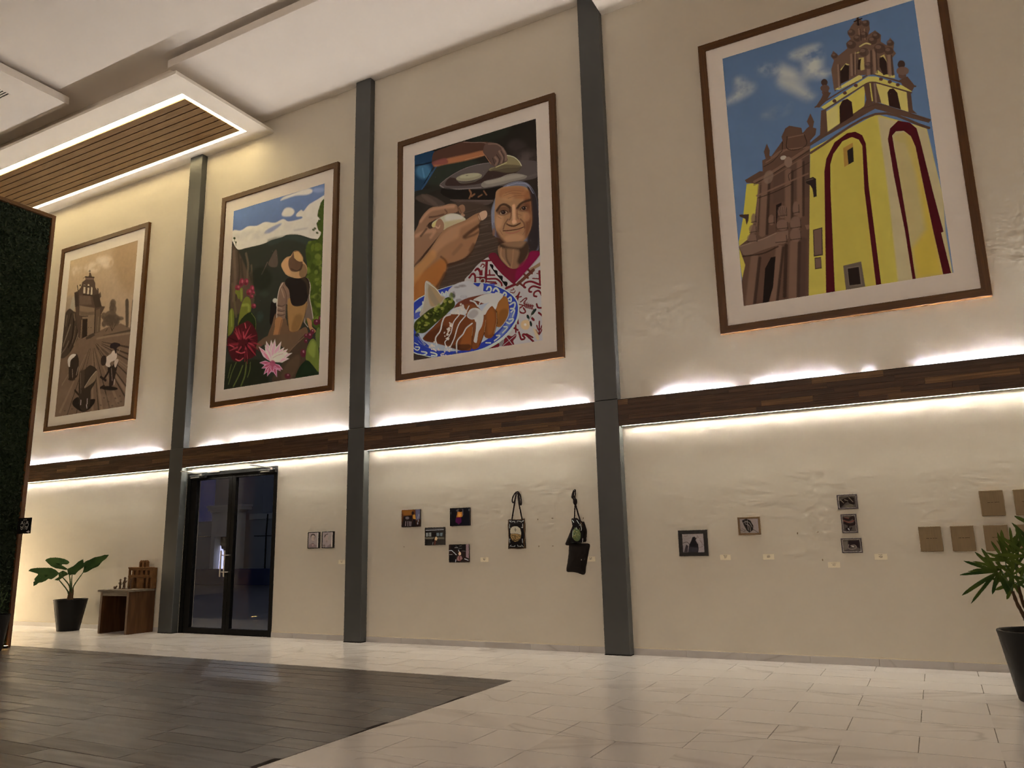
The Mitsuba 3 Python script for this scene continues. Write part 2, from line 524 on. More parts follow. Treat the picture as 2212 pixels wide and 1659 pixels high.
for k in range(rows):
    y1 = FY - k * PW
    y0 = max(y1 - PW, YF)
    off = (k * 0.37 + 0.13 * ((k * 7) % 5)) % PL
    for i in range(0, 19):
        x1 = min(FX, FX - off - (i - 1) * PL)
        x0 = max(FX - off - i * PL, X0)
        if x1 - x0 < 0.05:
            continue
        m = tile(x0 + 0.0015, x1 - 0.0015, y0 + 0.0015, y1 - 0.0015, 0.0, 0.005, 0.002)
        v = m.vertices.copy()
        cx, cy = (x0 + x1) / 2, (y0 + y1) / 2
        v[4:, 2] += rnd.uniform(-0.0022, 0.0022) * (v[4:, 1] - cy) / PW * 1.3 + rnd.uniform(-0.0010, 0.0010) * (v[4:, 0] - cx) - 0.0008
        m = trimesh.Trimesh(v, m.faces, process=False)
        d = math.hypot(cx + 5.8, (cy + 4.0) * 1.3)
        far_planks.append((d, m)) if (cy < -5.6 or cx < -11.4) else near.append((d, m))
near.sort(key=lambda t: t[0])
far_planks += near[290:]
for d, m in near[:290]:
    part(floor, "plank", m, PLANKS[rnd.randrange(4)])
part(floor, "plank_field", join(*[m for d, m in far_planks]), PLANKS[0], kind="stuff")

# skirting of marble pieces with a ragged mortar bead
COLS = [(-10.728, -10.419), (-7.059, -6.770), (-3.367, -3.070)]
sk = thing("baseboard_back", "low marble skirting along the cream wall", kind="structure")
for s0, s1 in ((X0, -10.728), (DX1, -7.059), (-6.770, -3.367), (-3.070, X1)):
    edges = [s0]
    x = math.ceil((s0 + 0.1) / 0.62) * 0.62
    while x < s1 - 0.1:
        edges.append(x)
        x += 0.62
    edges.append(s1)
    for a, b in zip(edges, edges[1:]):
        part(sk, "piece", box(a + 0.001, b - 0.001, -0.012, 0.0, 0.0, 0.070 + rnd.uniform(-0.001, 0.001), 0.0015), "m_skirting")
    n = int((s1 - s0) / 0.04)
    xs = np.linspace(s0, s1, n)
    h = 0.074 + 0.010 * meshkit.fbm(np.stack([xs * 5, xs * 0, xs * 0], 1), 3, 4)
    part(sk, "mortar_bead", prism_xz([(s0, 0.066)] + [(float(a), float(b)) for a, b in zip(xs, h)] + [(s1, 0.066)], -0.007, 0.0), "m_mortar")

# columns
for i, ((a, b), top) in enumerate(zip(COLS, (ZT, ZP, ZC))):
    lab = ["dark grey steel column between the table and the glass door", "dark grey steel column right of the glass door, before the food painting", "dark grey steel column between the food painting and the church painting"][i]
    c = thing("column", lab, "column")
    part(c, "upper_shaft", box(a + 0.004, b - 0.004, -0.113, 0.0, 2.838, top, 0.006), "m_column")
    part(c, "lower_casing", box(a, b, -0.119, 0.0, 0.006, 2.834, 0.006), "m_column")
    part(c, "foot_plate", box(a - 0.002, b + 0.002, -0.122, 0.0, 0.0, 0.006), "m_black_metal")

# timber bands with LED strips above and below
TB, TT = 2.521, 2.827
BAYS = [(-17.0, -10.728), (-10.419, -7.059), (-6.770, -3.367), (-3.070, X1)]
# lit lengths of the upper strips: from, to, depth below the board's edge
LIT = [[(-16.6, -15.3, .05), (-14.95, -14.2, .040), (-14.1, -13.15, .050), (-12.95, -12.1, .038), (-12.0, -11.1, .048)],
       [(-10.22, -10.10, .045), (-9.98, -9.72, .038), (-9.52, -9.05, .048), (-8.97, -8.74, .040), (-8.66, -8.0, .050), (-7.92, -7.15, .042)],
       [(-6.66, -5.95, .045), (-5.85, -5.2, .055), (-5.12, -4.55, .048), (-4.46, -4.05, .060), (-3.98, -3.50, .038)],
       [(-2.62, -2.18, .038), (-2.14, -1.78, .048), (-1.56, -1.15, .038), (-1.10, -0.86, .052), (-0.82, -0.68, .042), (-0.48, -0.36, .042), (0.02, 0.52, .040), (0.55, 1.2, .040), (1.4, 2.2, .05), (2.3, 4.8, .05)]]
for i, (a, b) in enumerate(BAYS):
    t = thing("trim_%d" % (i + 1), ["walnut timber band above the plant and table", "walnut timber band above the glass door", "walnut timber band below the food painting", "walnut timber band below the church painting"][i], kind="structure")
    part(t, "backing", box(a, b, -0.101, -0.082, TB, TT - 0.004), "m_groove")
    part(t, "trough", box(a, b, -0.082, 0.0, 2.70, 2.715), "m_band_lining")
    part(t, "soffit", box(a, b, -0.082, 0.0, TB + 0.006, TB + 0.020), "m_soffit")
    part(t, "cap", box(a, b, -0.124, -0.084, TT - 0.004, TT, 0.001), "m_black_metal")
    rnd2 = random.Random(40 + i)
    nrow, hh = 5, (TT - 0.004 - TB) / 5
    for r in range(nrow):
        x = a
        first = True
        while x < b - 0.001:
            L = rnd2.uniform(0.35, 0.85) * (rnd2.random() if first else 1)
            first = False
            x1 = min(b, x + max(L, 0.12))
            if b - x1 < 0.12:
                x1 = b
            if x > -15.6 and x < 2.2:
                part(t, "stave", box(x + 0.0004, x1 - 0.0004, -0.1185 - rnd2.uniform(0, 0.0012), -0.100, TB + r * hh + 0.0004, TB + (r + 1) * hh - 0.0004, 0.0008), STAVES[rnd2.choices(range(5), (5, 3, 4, 1.3, 5))[0]])
            x = x1
    if a < -15.6:
        part(t, "far_board", box(a, -15.6, -0.118, -0.100, TB, TT - 0.004), STAVES[0])
    ups = []
    for p0, p1, dz in LIT[i]:
        z = TT - dz
        ups.append(trimesh.Trimesh([(p0, -0.050, z), (p1, -0.050, z), (p1, -0.036, z), (p0, -0.036, z)], [(0, 1, 2), (0, 2, 3)], process=False))
    part(t, "led_strip", join(*ups), "m_band_lining", emitter=lamp(COOL_UP * STRIP_UP))
    part(t, "led_profile", join(box(a + 0.02, b - 0.02, -0.0795, -0.076, TB + 0.001, TB + 0.006), box(a + 0.02, b - 0.02, -0.066, -0.0625, TB + 0.001, TB + 0.006)), "m_aluminium")
    z = TB + 0.0035
    part(t, "led_diffuser", trimesh.Trimesh([(a + 0.02, -0.076, z), (b - 0.02, -0.076, z), (b - 0.02, -0.066, z), (a + 0.02, -0.066, z)], [(0, 2, 1), (0, 3, 2)], process=False), "m_band_lining", emitter=lamp(COOL * STRIP_DOWN))

# ceiling trays: plaster rim, LED slot, timber cladding
def rect_ring(x0, x1, y0, y1, ox0, ox1, oy0, oy1):
    return sg.box(x0, y0, x1, y1).difference(sg.box(ox0, oy0, ox1, oy1))


def slab_xy(poly, z0, z1):
    m = trimesh.creation.extrude_polygon(poly, z1 - z0, engine="earcut")
    m.apply_translation((0, 0, z0))
    return m


def tray(x0, x1, lit, label):
    y0, y1 = -1.905, 0.0
    t = thing("ceiling_tray", label, "ceiling tray")
    sx0, sx1, sy0, sy1 = x0 + 0.35, x1 - 0.345, -1.515, -0.255       # slot, outer
    cx0, cx1, cy0, cy1 = x0 + 0.44, x1 - 0.430, -1.405, -0.318       # cladding
    part(t, "rim", slab_xy(rect_ring(x0, x1, y0, y1, sx0, sx1, sy0, sy1), ZT, ZT + 0.05), "m_tray")
    part(t, "lid", box(x0 + 0.10, x1 - 0.10, y0 + 0.10, y1, ZT + 0.05, ZT + 0.075), "m_tray")
    part(t, "spacer", box(x0 + 0.35, x1 - 0.35, y0 + 0.35, y1, ZT + 0.075, ZC if x1 < -8 else ZP), "m_tray")
    n, w = 8, (cy1 - cy0) / 8
    r = random.Random(12)
    part(t, "cladding_bed", box(cx0, cx1, cy0, cy1, ZT + 0.018, ZT + 0.05), "m_groove")
    for k in range(n):
        cut = cx1 - (1.72 if k == 5 else 3.9 if k == 1 else r.uniform(2.6, 5.4))
        for a, b in ((cx0, cut - 0.002), (cut + 0.002, cx1)):
            if b > a:
                part(t, "plank", box(a, b, cy0 + k * w + 0.0075, cy0 + (k + 1) * w - 0.0075, ZT, ZT + 0.018, 0.002), ("m_cladding", "m_cladding_pale")[r.randrange(2)])
    ring = slab_xy(rect_ring(sx0, sx1, sy0, sy1, cx0, cx1, cy0, cy1), ZT + 0.012, ZT + 0.0125)
    part(t, "led_slot", ring, "m_white_plate", **({"emitter": lamp(WARM * SLOT)} if lit else {}))
    return t


tray(-15.8, -8.868, True, "hung ceiling tray with brown timber cladding ringed by a warm light slot")
tray(-3.07, X1, False, "unlit hung ceiling tray above the church painting")
vent = thing("air_vent", "small black slotted air vent in the ceiling panel, top left corner", "vent")
part(vent, "frame", slab_xy(rect_ring(-12.60, -11.84, -2.735, -2.545, -12.585, -11.852, -2.722, -2.558), ZP - 0.004, ZP), "m_ceiling")
for k in range(4):
    y = -2.712 + k * 0.041
    part(vent, "slot", box(-12.585, -11.855, y, y + 0.018, ZP - 0.003, ZP), "m_black_paint")

# ------------------------------------------------------------------ the glass door
door = thing("door_1", "black framed double glass door with steel bar handles", kind="structure")
yd0, yd1 = 0.005, 0.065
fr = sg.box(DX0, 0, DX1, DZ).difference(sg.box(DX0 + 0.075, 0.0, DX1 - 0.045, DZ - 0.055))
part(door, "jamb", prism_xz(fr, -0.012, 0.10), "m_black_metal")
part(door, "sill", box(DX0 + 0.075, DX1 - 0.045, 0.0, 0.10, 0.0, 0.012), "m_black_metal")
for (a, b), (g0, g1) in (((-10.322, -9.412), (-10.195, -9.482)), ((-9.406, -8.517), (-9.335, -8.550))):
    leaf = sg.box(a, 0.015, b, 2.372).difference(sg.box(g0, 0.088, g1, 2.312))
    k = part(door, "leaf", prism_xz(leaf, yd0, yd1), "m_black_metal")
    part(k, "pane", trimesh.Trimesh([(g0 - 0.01, 0.035, 0.078), (g1 + 0.01, 0.035, 0.078), (g1 + 0.01, 0.035, 2.322), (g0 - 0.01, 0.035, 2.322)], [(0, 1, 2), (0, 2, 3)], process=False), "m_glass")
for k, (hx, leaf) in enumerate(((-9.508, "door_1__leaf"), (-9.428, "door_1__leaf_001"))):
    bar = sweep([(hx, -0.055, 0.835), (hx, -0.055, 0.84), (hx, -0.055, 1.215), (hx, -0.055, 1.22)], 0.012, 12)
    hx2 = -9.45 if k == 0 else -9.372
    pins = [sweep([(hx, -0.055, z), (hx2, -0.03, z), (hx2, 0.02, z)], 0.008, 8) for z in (0.905, 1.150)]
    part(leaf, "handle", join(bar, *pins), "m_chrome", 40)
for x, sgn in ((-10.06, -1), (-8.56, -1)):
    arm = join(box(x - 0.25, x + 0.10, -0.065, -0.005, 2.335, 2.385, 0.006))
    c = part(door, "closer", arm, "m_black_metal")
    part(c, "arm", join(sweep([(x + 0.02, -0.075, 2.395), (x - 0.14, -0.135, 2.43), (x - 0.30, -0.18, 2.455)], 0.010, 8), sweep([(x - 0.16, -0.10, 2.345), (x + 0.01, -0.09, 2.352)], 0.007, 8)), "m_aluminium", 40)
    part(c, "pivot", lathe([(0, 0), (0.022, 0), (0.022, 0.03), (0, 0.03)], 16, (x + 0.03, -0.075, 2.372)), "m_chrome", 30)
part(door, "header_plate", box(-9.95, -9.68, -0.022, -0.012, 2.414, 2.446, 0.003), "m_white_plate")

# ------------------------------------------------------------------ outside, seen through the glass
single("ground", box(-45, 5, 0.25, 45, -0.25, -0.03), "m_yard", label="dark paving outside the glass door", kind="structure")
yw = single("yard_wall", box(-40, -17, 13.0, 13.25, -0.03, 0.56, 0.01), "m_yard_wall", label="low dark blue yard wall outside, seen through the lower half of the door", category="wall")
hs = thing("house", "grey house across the yard seen through the glass door", "house")
part(hs, "tower", box(-26.95, -24.15, 14.9, 18, -0.03, 9.0), "m_house")
part(hs, "wing", box(-24.15, -18.0, 14.3, 18, -0.03, 2.66), "m_house")
part(hs, "wing", box(-33.0, -25.9, 14.3, 14.9, -0.03, 2.45), "m_house")
part(hs, "coping", box(-24.15, -18.0, 14.22, 14.3, 2.44, 2.66), "m_house_pale")
pt = thing("portal", "pale entrance portal with a moulded cornice outside the glass door", "doorway")
op = sg.box(-25.9, -0.03, -24.42, 2.95).difference(sg.box(-25.68, -0.03, -24.54, 1.80))
part(pt, "surround", prism_xz(op, 13.9, 14.3), "m_house_pale")
part(pt, "cornice", join(box(-25.95, -24.30, 13.84, 14.3, 2.76, 2.84), box(-26.02, -24.12, 13.78, 14.3, 2.84, 2.96), box(-26.06, -24.06, 13.74, 14.3, 2.96, 3.04)), "m_house_pale")
part(pt, "door_leaf", box(-25.68, -24.54, 14.2, 14.28, -0.03, 1.80), "m_dark_void")
part(pt, "window", prism_xz([(-25.70 + 0.03, 0.5), (-25.46, 0.5), (-25.40, 1.05), (-25.50, 1.30), (-25.60, 1.32), (-25.64, 1.45)], 14.17, 14.2), "m_house_pale", emitter=lamp(HOUSE))
part(pt, "window", prism_xz([(-24.66, 0.5), (-24.575, 0.5), (-24.565, 1.46), (-24.60, 1.42)], 14.17, 14.2), "m_house_pale", emitter=lamp(HOUSE))
part(hs, "cable", sweep([(-23.9, 14.29, 1.79), (-21.0, 14.29, 1.75), (-18.2, 14.29, 1.72)], 0.014, 6), "m_black_metal")
part(hs, "cable", sweep([(-32.0, 14.29, 1.88), (-29.0, 14.29, 1.86), (-26.1, 14.29, 1.83)], 0.014, 6), "m_black_metal")
single("drain_pipe", sweep([(-23.14, 14.18, -0.03), (-23.14, 14.18, 1.9), (-23.10, 14.18, 2.62)], 0.028, 8), "m_black_metal", label="thin dark drain pipe on the house wall outside", category="pipe")

# brush shapes of the prints, each in its own sheet's units (1000 across)
PRINTS = {}
PRINTS['tower'] = ((-1.5821, 0.4421, 3.7298, 6.7841), '''
b,104,138,187,109,146,199,119,157,211,119,157,211
p,219,232,237,73.3,1,0.75,1,66 159 105 165 161 234 122 266 9 289 60 231
p,219,232,237,73.3,1,0.8,1,191 135 281 125 352 178 383 242 315 234 269 190
p,219,232,237,73.3,1,0.95,1,377 103 512 97 526 169 524 247 559 287 488 284 438 239 433 159
p,219,232,237,73.3,1,0.8,1,297 235 375 254 429 329 469 391 435 401 379 348 311 283
p,219,232,237,73.3,1,0.35,1,199 420 332 390 335 433 247 449
p,219,232,237,73.3,1,0.4,1,319 192 392 202 461 254 420 297 339 249
p,229,227,103,2.4,0,1,0,72 809 140 816 124 898 97 1029 54 1136 1 1145 37 1002
p,224,219,111,2.4,0,1,0,3 1131 55 1122 27 1278 4 1368 0 1239
p,109,86,76,3.1,0,1,0,65 783 149 751 164 756 167 691 186 687 180 642 200 598 212 644 207 674 217 680 283 604 280 579 304 536 326 526 387 557 390 589 413 568 427 559 417 528 440 486 454 539 445 571 462 583 453 618 424 644 415 720 339 1513 -4 1512 0 1367 27 1278 0 1165 55 1132 97 1029 124 898 139 826 72 802
p,91,75,71,12.2,0,0.5,0,216 798 411 719 388 963 202 958
s,144,119,106,13.4,36.6,0.8,36.6,172 814 132 1118
s,56,44,41,8.6,14.7,0.75,14.7,194 819 155 1123
s,144,119,106,13.4,34.2,0.8,34.2,296 791 271 1069
s,56,44,41,8.6,13.7,0.75,13.7,317 796 291 1074
s,144,119,106,13.4,30.5,0.8,30.5,360 753 332 1056
s,56,44,41,8.6,12.2,0.75,12.2,378 758 350 1060
s,144,119,106,13.4,34.2,0.8,34.2,211 1216 155 1506
s,56,44,41,8.6,13.7,0.75,13.7,232 1220 175 1510
s,144,119,106,13.4,45.2,0.8,45.2,290 1206 254 1523
s,56,44,41,8.6,18.1,0.75,18.1,316 1211 280 1528
s,144,119,106,13.4,42.8,0.8,42.8,79 1249 30 1505
s,56,44,41,8.6,17.1,0.75,17.1,106 1254 57 1509
s,144,119,106,13.4,12.2,0.8,12.2,139 833 101 1098
s,56,44,41,8.6,4.9,0.75,4.9,146 835 109 1100
s,144,119,106,4.9,15.9,0.85,15.9,116 806 219 771 414 682
s,144,119,106,4.9,4.9,0.85,4.9,111 826 216 798 411 719
s,144,119,106,4.9,9.8,0.85,9.8,217 687 277 662 414 679
s,144,119,106,4.9,9.8,0.85,9.8,122 891 197 875 309 849 394 830
s,144,119,106,4.9,7.3,0.85,7.3,314 595 398 599
s,144,119,106,4.9,7.3,0.85,7.3,187 707 302 661
s,56,44,41,3.1,4.3,0.9,4.3,112 819 218 784 413 699
s,56,44,41,3.1,4.9,0.9,4.9,127 906 208 895 307 869
s,56,44,41,3.1,4.3,0.9,4.3,309 587 308 663 398 668 398 599
s,56,44,41,3.1,4.9,0.9,4.9,282 611 278 655
s,56,44,41,3.1,3.7,0.9,3.7,297 846 301 806 412 767
s,56,44,41,3.1,4.3,0.9,4.3,277 662 224 710 173 731
p,210,208,203,1.8,1,1,0,294 704 293 711 288 715 280 717 272 716 266 712 263 705 264 699 269 694 277 692 285 694 291 698
p,154,134,123,6.1,1,1,0,321 743 317 757 309 767 298 768 289 761 282 748 281 732 285 717 293 708 304 706 314 713 320 726
p,154,138,129,8.6,1,0.7,0,213 813 203 829 189 836 176 833 167 821 165 802 170 783 180 767 194 760 207 763 216 775 218 794
p,41,32,33,3.7,0,1,0,217 969 246 962 243 995 221 1024 203 1121
p,139,119,109,4.9,0,1,0,0 1165 53 1156 131 1145 206 1125 266 1128 262 1173 199 1200 125 1211 37 1230 20 1216
s,56,44,41,4.9,8.6,0.8,8.6,19 1226 124 1231 205 1208
s,166,146,135,3.7,6.1,0.8,6.1,5 1166 52 1159 131 1149 202 1130
p,144,121,111,8.6,1,0.85,0,269 1022 265 1039 255 1050 243 1052 231 1045 224 1029 222 1011 227 993 237 982 249 980 260 987 268 1003
s,56,44,41,4.3,5.5,0.7,5.5,222 1037 265 1039
s,56,44,41,4.9,6.1,0.6,6.1,268 1003 266 1043
p,144,121,111,8.6,1,0.85,0,269 1098 263 1113 251 1122 236 1123 222 1116 212 1102 209 1085 215 1070 227 1061 242 1060 256 1068 266 1082
s,56,44,41,4.3,5.5,0.7,5.5,211 1108 264 1113
s,56,44,41,4.9,6.1,0.6,6.1,266 1082 265 1117
p,144,121,111,8.6,1,0.85,0,333 1016 329 1035 321 1048 313 1052 305 1045 300 1029 300 1009 304 989 311 976 320 973 328 980 332 996
s,56,44,41,4.3,5.5,0.7,5.5,299 1037 329 1036
s,56,44,41,4.9,6.1,0.6,6.1,332 996 330 1040
p,144,121,111,8.6,1,0.85,0,335 1103 330 1122 318 1134 304 1136 290 1128 281 1111 279 1091 285 1072 296 1060 311 1058 324 1066 333 1083
s,56,44,41,4.3,5.5,0.7,5.5,280 1119 331 1122
s,56,44,41,4.9,6.1,0.6,6.1,333 1083 332 1126
p,144,121,111,8.6,1,0.85,0,330 1168 325 1187 313 1199 298 1201 284 1193 274 1176 272 1156 278 1137 290 1125 305 1123 319 1132 328 1148
s,56,44,41,4.3,5.5,0.7,5.5,273 1184 326 1187
s,56,44,41,4.9,6.1,0.6,6.1,328 1148 327 1191
p,144,121,111,8.6,1,0.85,0,257 1172 252 1188 239 1197 224 1198 209 1191 198 1176 196 1159 201 1144 214 1134 229 1133 244 1141 254 1155
s,56,44,41,4.3,5.5,0.7,5.5,197 1183 253 1188
s,56,44,41,4.9,6.1,0.6,6.1,254 1155 254 1191
p,144,121,111,8.6,1,0.85,0,107 1025 104 1039 98 1049 91 1052 84 1046 80 1034 80 1018 83 1004 89 994 96 991 102 997 106 1009
s,56,44,41,4.3,5.5,0.7,5.5,79 1040 104 1039
s,56,44,41,4.9,6.1,0.6,6.1,106 1009 104 1043
p,144,121,111,8.6,1,0.85,0,103 1085 100 1098 92 1106 82 1107 72 1102 66 1090 64 1076 68 1064 76 1055 86 1054 96 1060 102 1071
s,56,44,41,4.3,5.5,0.7,5.5,65 1096 100 1098
s,56,44,41,4.9,6.1,0.6,6.1,102 1071 101 1101
p,144,121,111,8.6,1,0.85,0,103 1139 99 1152 88 1159 74 1160 61 1154 52 1142 49 1128 54 1115 65 1107 79 1107 92 1113 101 1125
s,56,44,41,4.3,5.5,0.7,5.5,51 1147 99 1152
s,56,44,41,4.9,6.1,0.6,6.1,100 1125 101 1155
p,144,121,111,8.6,1,0.85,0,201 1053 197 1068 191 1077 183 1080 175 1074 170 1062 170 1046 173 1031 180 1021 188 1019 195 1025 200 1037
s,56,44,41,4.3,5.5,0.7,5.5,169 1067 198 1068
s,56,44,41,4.9,6.1,0.6,6.1,200 1037 198 1071
s,91,73,68,2.4,3.1,0.8,3.1,227 985 235 1040
s,91,73,68,2.4,3.1,0.8,3.1,238 987 239 1042
s,91,73,68,2.4,3.1,0.8,3.1,249 990 244 1043
s,91,73,68,2.4,3.1,0.8,3.1,259 992 249 1044
s,91,73,68,2.4,3.1,0.8,3.1,270 995 254 1045
p,36,29,28,3.7,0,1,0,189 1261 164 1262 129 1318 100 1510 130 1512 161 1429 180 1315
s,56,44,41,8.6,18.3,0.8,18.3,248 1210 215 1491
s,86,70,68,15.9,36.6,0.6,36.6,336 1202 302 1506
p,144,119,106,2.4,0,1,0,353 1117 396 1120 396 1137 359 1145
p,224,219,111,1.8,0,1,0,419 694 756 586 974 730 994 1015 1003 1113 990 1281 995 1516 334 1515
p,216,208,103,18.3,0,0.6,0,513 808 581 699 639 689 673 745 657 996 652 1506 464 1509 498 957
p,219,214,176,14.7,0,1,0,763 601 973 733 994 1015 1003 1116 991 1294 995 1516 757 1516 765 1055
p,216,208,155,6.1,0,1,0,821 741 866 721 905 758 917 839 929 1095 954 1508 835 1507 824 1195
p,224,208,85,36.6,0,0.9,0,876 730 912 786 947 1284 956 1509 840 1508 837 1352 909 1263 902 962 886 830
p,211,203,129,15.9,0,0.6,0,819 714 877 724 914 813 924 1006 899 898 870 787 825 755
p,86,24,36,1.8,0,1,0,420 1511 477 838 494 769 542 688 609 653 648 656 679 685 691 737 680 969 681 1513 657 1512 657 996 673 745 660 705 629 681 582 692 530 752 510 807 498 937 463 1511
p,86,24,36,1.8,0,1,0,822 1510 817 1255 800 936 795 740 811 685 852 653 903 678 930 719 939 794 962 1072 983 1292 972 1296 990 1510 956 1511 939 1270 927 1063 914 816 900 754 872 716 836 709 817 727 818 779 825 974 832 1228 836 1510
p,191,157,82,2.4,0,1,0,581 732 629 714 629 739 599 751 598 830 576 839
p,46,42,41,2.4,0,1,0,599 751 629 738 624 821 597 831
p,119,111,103,2.4,0,1,0,516 1378 602 1372 607 1507 516 1511
p,149,140,132,4.9,0,0.6,0,531 1391 591 1392 595 1497 532 1493
p,46,37,36,3.7,0,1,0,535 1398 588 1398 588 1491 535 1489
p,81,65,62,1.8,0,1,0,390 1152 437 1148 425 1302 380 1301
p,81,65,62,1.8,0,1,0,383 1308 415 1310 412 1372 379 1371
p,134,111,103,3.1,0,1,0,394 1157 432 1153 420 1295 385 1294
p,134,111,103,3.1,0,1,0,386 1313 412 1314 409 1367 383 1366
p,54,46,46,1.8,0,1,0,379 863 418 855 432 870 426 969 411 972 409 921 400 899 381 882
s,109,94,88,3.1,6.1,1,6.1,382 869 417 866
p,81,67,65,1.8,0,1,0,18 980 70 989 65 1022 53 1050 48 1011 20 992
p,109,86,76,2.4,0,1,0,421 657 479 622 702 522 758 515 999 689 987 705 754 555 500 642 421 675
s,91,73,68,3.7,4.9,0.7,4.9,501 632 756 532 993 697
s,109,86,76,2.4,13.4,1,13.4,420 715 753 585 984 733
p,234,230,120,1.8,0,1,0,519 500 722 406 707 524 514 617
p,241,241,179,18.3,0,0.6,0,519 500 581 474 572 588 514 617
p,236,232,146,1.8,0,1,0,775 410 909 507 906 620 774 524
p,59,40,39,1.8,0,1,0,579 591 587 490 605 460 629 457 649 482 648 563
p,59,40,39,1.8,0,1,0,821 559 821 482 833 465 851 467 866 497 872 595
p,109,86,76,3.1,0,1,0,716 408 738 377 771 392 787 532 753 514 701 532 719 490
s,229,227,129,2.4,6.1,1,6.1,746 390 747 506
s,156,138,129,3.7,8.6,1,8.6,767 411 763 518
p,109,86,76,2.4,0,1,0,495 486 521 483 515 620 475 628
p,109,86,76,3.1,0,1,0,909 497 927 516 925 614 942 642 904 622
p,231,230,135,1.8,0,1,0,497 466 741 361 779 374 939 500 927 516 773 403 732 396 510 483
s,109,86,76,2.4,8.6,1,8.6,468 457 742 351 775 359 951 488
s,109,86,76,2.4,7.9,1,7.9,509 490 728 400 772 407 929 517
p,109,75,65,1.8,1,1,0,575 453 574 458 570 461 565 460 560 458 557 453 556 447 558 443 562 440 567 440 572 443 575 448
p,109,75,65,1.8,1,1,0,630 423 629 428 625 430 620 430 615 427 612 423 612 417 613 413 617 410 622 410 627 413 630 418
p,109,75,65,1.8,1,1,0,687 397 686 402 682 404 677 404 673 401 669 396 669 391 670 386 674 384 679 384 684 387 687 392
p,109,75,65,1.8,1,1,0,809 399 807 404 803 406 799 406 794 403 791 399 791 393 792 389 796 386 801 387 805 389 808 394
p,109,75,65,1.8,1,1,0,848 428 846 432 842 435 837 435 833 432 830 427 830 422 831 417 835 415 840 415 844 418 847 422
p,109,75,65,1.8,1,1,0,882 456 880 461 877 463 872 463 868 460 865 456 864 451 866 446 870 444 874 444 878 447 881 451
p,79,62,59,2.4,1,1,0,543 332 540 341 533 347 525 347 517 342 512 332 511 321 514 312 521 306 529 306 537 312 542 321
p,116,94,88,3.1,1,1,0,549 369 545 378 536 383 525 382 513 375 506 365 504 354 508 345 517 340 529 341 540 348 547 358
p,116,94,88,3.1,1,1,0,543 391 540 399 533 403 524 402 516 397 510 389 509 380 512 373 519 369 528 370 536 374 542 382
p,79,62,59,2.4,1,1,0,919 351 915 361 908 367 899 367 891 361 886 351 885 339 889 329 896 322 904 322 913 328 918 339
p,116,94,88,3.1,1,1,0,924 391 920 401 910 406 898 405 886 398 878 387 876 375 881 365 891 360 903 361 915 368 922 379
p,116,94,88,3.1,1,1,0,917 416 914 424 906 428 897 427 888 422 882 413 881 404 884 395 892 391 901 392 910 397 916 406
p,109,86,76,3.1,0,1,0,502 415 520 379 554 397 526 437 488 466 468 457
p,109,86,76,3.1,0,1,0,883 429 922 421 949 484 933 511 895 466
p,134,113,106,3.7,1,1,0,932 393 927 403 916 408 902 407 888 399 878 387 876 374 881 363 892 358 907 360 921 368 930 380
p,124,102,91,3.7,0,1,0,570 381 568 262 587 212 574 183 589 155 612 192 658 166 657 132 681 115 669 78 688 43 709 22 728 -6 748 31 778 36 779 91 767 121 802 107 827 143 822 183 846 212 868 175 883 212 875 250 885 274 865 294 865 399 827 390 775 359 698 341 609 363 574 398
p,241,238,152,2.4,0,1,0,575 384 698 339 714 349 712 365 595 393
p,231,227,141,3.1,0,1,0,775 359 788 336 812 371 866 396 864 412 827 393
p,224,219,146,3.7,0,0.9,0,612 277 644 249 661 265 637 261 617 285
p,224,219,146,4.9,0,0.9,0,708 240 733 245 729 316 711 317
p,224,219,146,3.1,0,0.8,0,807 267 830 261 838 312 828 281
s,216,211,152,3.7,8.6,1,8.6,721 175 750 167 772 179
s,216,211,146,3.1,7.3,1,7.3,695 207 717 208
p,56,43,41,2.4,0,1,0,605 361 611 290 639 254 657 272 648 351
p,56,43,41,2.4,0,1,0,801 323 805 277 823 271 836 305 833 378 813 378
p,56,43,41,2.4,0,1,0,696 305 704 252 719 247 707 309
s,164,140,126,4.9,11,0.8,11,674 207 665 329
s,76,62,59,3.7,5.5,0.8,5.5,684 211 675 332
s,164,140,126,4.9,7.3,0.8,7.3,695 200 682 328
s,76,62,59,3.7,3.7,0.8,3.7,702 203 689 330
s,164,140,126,4.9,8.6,0.8,8.6,604 246 596 383
s,76,62,59,3.7,4.3,0.8,4.3,612 248 604 385
s,164,140,126,4.9,15.9,0.8,15.9,756 215 745 349
s,76,62,59,3.7,7.9,0.8,7.9,771 220 759 354
s,164,140,126,4.9,12.2,0.8,12.2,784 218 776 352
s,76,62,59,3.7,6.1,0.8,6.1,795 222 786 356
s,164,140,126,4.9,14.7,0.8,14.7,851 275 844 389
s,76,62,59,3.7,7.3,0.8,7.3,863 280 856 393
s,164,140,126,4.9,7.3,0.8,7.3,726 71 724 141
s,76,62,59,3.7,3.7,0.8,3.7,732 73 731 143
s,164,140,126,4.9,6.1,0.8,6.1,753 81 750 143
s,76,62,59,3.7,3.1,0.8,3.1,759 83 755 145
p,81,65,62,6.1,1,0.75,0,608 191 605 198 599 202 591 202 583 197 578 189 576 180 579 172 586 169 594 169 602 174 607 182
p,149,127,117,4.9,1,0.6,0,597 181 595 184 592 186 588 185 584 183 582 179 581 176 582 173 585 171 589 172 593 174 596 177
p,81,65,62,6.1,1,0.75,0,707 85 703 94 695 99 686 98 676 92 670 82 669 71 672 62 680 58 690 58 699 65 705 74
p,149,127,117,4.9,1,0.6,0,693 73 691 77 688 78 683 78 678 75 675 70 674 66 676 62 680 61 684 61 689 64 692 68
p,81,65,62,6.1,1,0.75,0,781 56 778 65 770 70 760 69 751 63 745 53 744 42 747 33 755 29 765 30 774 36 780 46
